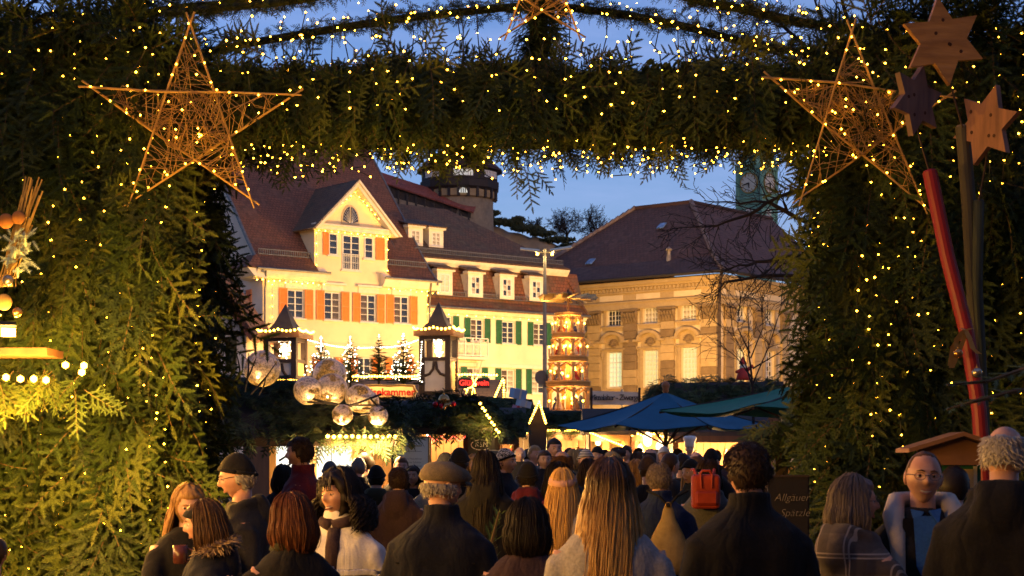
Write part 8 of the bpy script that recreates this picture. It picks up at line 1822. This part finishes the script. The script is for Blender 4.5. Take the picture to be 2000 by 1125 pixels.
for lab, x, yt, Y, yaw, coat, hair, hat, fem, opt in crowd:
    if hat and hat[0] in PM: hat = (hat[0], PM[hat[0]])
    opt = opt or ''
    if Y > 18 and not any(w_ in lab for w_ in ('behind', 'facing', 'looking', 'turned', 'staring', 'faced', 'cook', 'counter', 'profile', 'camera', 'stern')): yaw = R.choice([-130, -95, -60, -25, 10, 40, 80, 120, 165, 180])
    person(lab, x, yt + (4 if Y > 15 else 0), Y, yaw + R.uniform(-4, 4), coat, hair, hat, None, Y < 15, (R.uniform(-10, 10), R.uniform(-2, 8), R.uniform(-3, 3)), fem, .1 * R.random(), R.uniform(.55, .8), 1.16 if 'big' in opt else R.uniform(1.0, 1.12), hood='hood' in opt, glasses='glasses' in opt, scarf='orange' if 'orange' in opt else None, collar=R.random() < .6, trousers=R.choice(['char', 'jeans', 'black']))
# ------------------------------------------------------------------ bare trees near the gate
def guided_tree(label, base, guides, seed, r0=.09, sub=3, twig=.0035, per=5, L=.5):
    """a bare tree whose main boughs follow the given points; side twigs grow by themselves."""
    rr = random.Random(seed); o = empty('bare_tree', base, label, 'tree'); a = MB(); b = MB(); base = Vector(base)
    for gi, g in enumerate(guides):
        P_ = [Vector(p) - base for p in g]; Q = []
        for i in range(len(P_) - 1):
            for t in np.linspace(0, 1, 4)[:-1]: Q.append(P_[i].lerp(P_[i + 1], t) + Vector((rr.gauss(0, .012), rr.gauss(0, .012), rr.gauss(0, .012))) * (i > 0))
        Q.append(P_[-1]); n = len(Q); ra = r0 * (1 if gi == 0 else .42); a.tube(Q, [max(twig * 1.6, ra * (1 - .93 * i / (n - 1))) for i in range(n)], 6, caps=False)
        for i in range(2 if gi else n // 2, n - 1):
            d = (Q[i + 1] - Q[i]).normalized()
            for k in range(per if gi else 1):
                if rr.random() < .5: continue
                ax = Vector((rr.gauss(0, 1), rr.gauss(0, .5), rr.gauss(0, 1))); ax = (ax - d * ax.dot(d)).normalized()
                grow(b, Q[i].lerp(Q[i + 1], rr.random()), (d * .75 + ax * .7).normalized(), max(twig * 1.5, ra * (1 - .93 * i / (n - 1)) * .45), L * rr.uniform(.45, 1.1) * (1 - .5 * i / n), sub - 1, rr, 4, 0, twig, 2, .65)
    a.build('trunk', bark, o); b.build('crown', bark, o); return o
Yt = 17.0; g = lambda *pts: [at(x, y, Yt + dy) for x, y, dy in pts]
tb = at(1710, 890, Yt); tb.z = 0
guided_tree('bare tree behind the right pillar with boughs above the gate and before the hall', tb, [
    [tb] + g((1705, 560, 0), (1690, 330, 0), (1672, 150, 0), (1650, 20, 0), (1640, -90, 0)),
    g((1700, 470, 0), (1600, 490, -.2), (1500, 508, -.3), (1440, 520, -.4), (1402, 532, -.4)), g((1700, 440, 0), (1590, 440, .2), (1500, 398, .2), (1440, 428, .2), (1380, 446, .2), (1310, 448, .2)), g((1690, 340, 0), (1600, 360, 0), (1520, 385, 0), (1450, 400, 0), (1375, 392, 0)), g((1700, 520, 0), (1600, 540, 0), (1490, 540, 0), (1410, 552, 0), (1398, 580, 0)),
    g((1690, 200, 0), (1600, 120, .2), (1540, 60, .2), (1480, 20, .2), (1430, -20, .2)), g((1690, 170, 0), (1630, 90, 0), (1600, 20, 0), (1570, -40, 0)), g((1680, 160, 0), (1760, 90, .2), (1850, 40, .3), (1940, 20, .3), (2030, 10, .3)), g((1680, 140, 0), (1740, 60, 0), (1800, 10, 0), (1850, -40, 0)), g((1690, 200, 0), (1800, 110, .4), (1900, 70, .4), (2000, 60, .4)), g((1690, 180, 0), (1580, 130, .5), (1500, 100, .5), (1440, 60, .5)), g((1690, 240, 0), (1620, 110, -.2), (1520, 90, -.2), (1450, 85, -.2))], 5, .075, 3, .003, 3, .42)
tb = at(1480, 890, 30); tb.z = 0; Yt = 30
guided_tree('bare shrub with fine twigs in front of the hall corner', tb, [[tb] + g((1470, 760, 0), (1465, 690, 0), (1460, 600, 0)), g((1470, 760, 0), (1450, 690, 0), (1430, 640, 0), (1425, 590, 0)), g((1470, 750, 0), (1500, 680, 0), (1520, 620, 0), (1530, 560, 0)), g((1470, 740, 0), (1440, 700, 0), (1405, 670, 0)), g((1466, 700, 0), (1490, 640, 0), (1490, 580, 0)), g((1470, 720, 0), (1520, 690, 0), (1560, 660, 0)), g((1465, 690, 0), (1440, 640, 0), (1450, 570, 0))], 9, .035, 2, .0045, 4, .8)
tb = at(-60, 890, 15); tb.z = 0; Yt = 15
guided_tree('bare tree at the top left corner behind the gate', tb, [[tb] + g((-60, 300, 0), (-40, 60, 0), (-30, -40, 0)), g((-50, 120, 0), (20, 60, 0), (90, 30, 0), (170, 2, 0)), g((-45, 80, 0), (20, 30, 0), (60, 10, 0), (110, -20, 0)), g((-50, 140, 0), (0, 40, 0), (50, -10, 0))], 11, .09, 2, .004, 3, .3)
ck = empty('chimney_post', at(37, 60, 40), 'pale masonry post top at the upper left corner behind the gate', 'post'); m = MB(); k = 40 / F; m.b2((-14 * k, 0, -at(0, 60, 40).z), (14 * k, .35, 42 * k)); m.build('shaft', M('pale_post_render', (.36, .27, .22), (.28, .2, .17), 3, .9), ck); m = MB(); m.b2((-18 * k, -.05, 42 * k), (18 * k, .4, 47 * k)); m.build('cap', sand, ck)
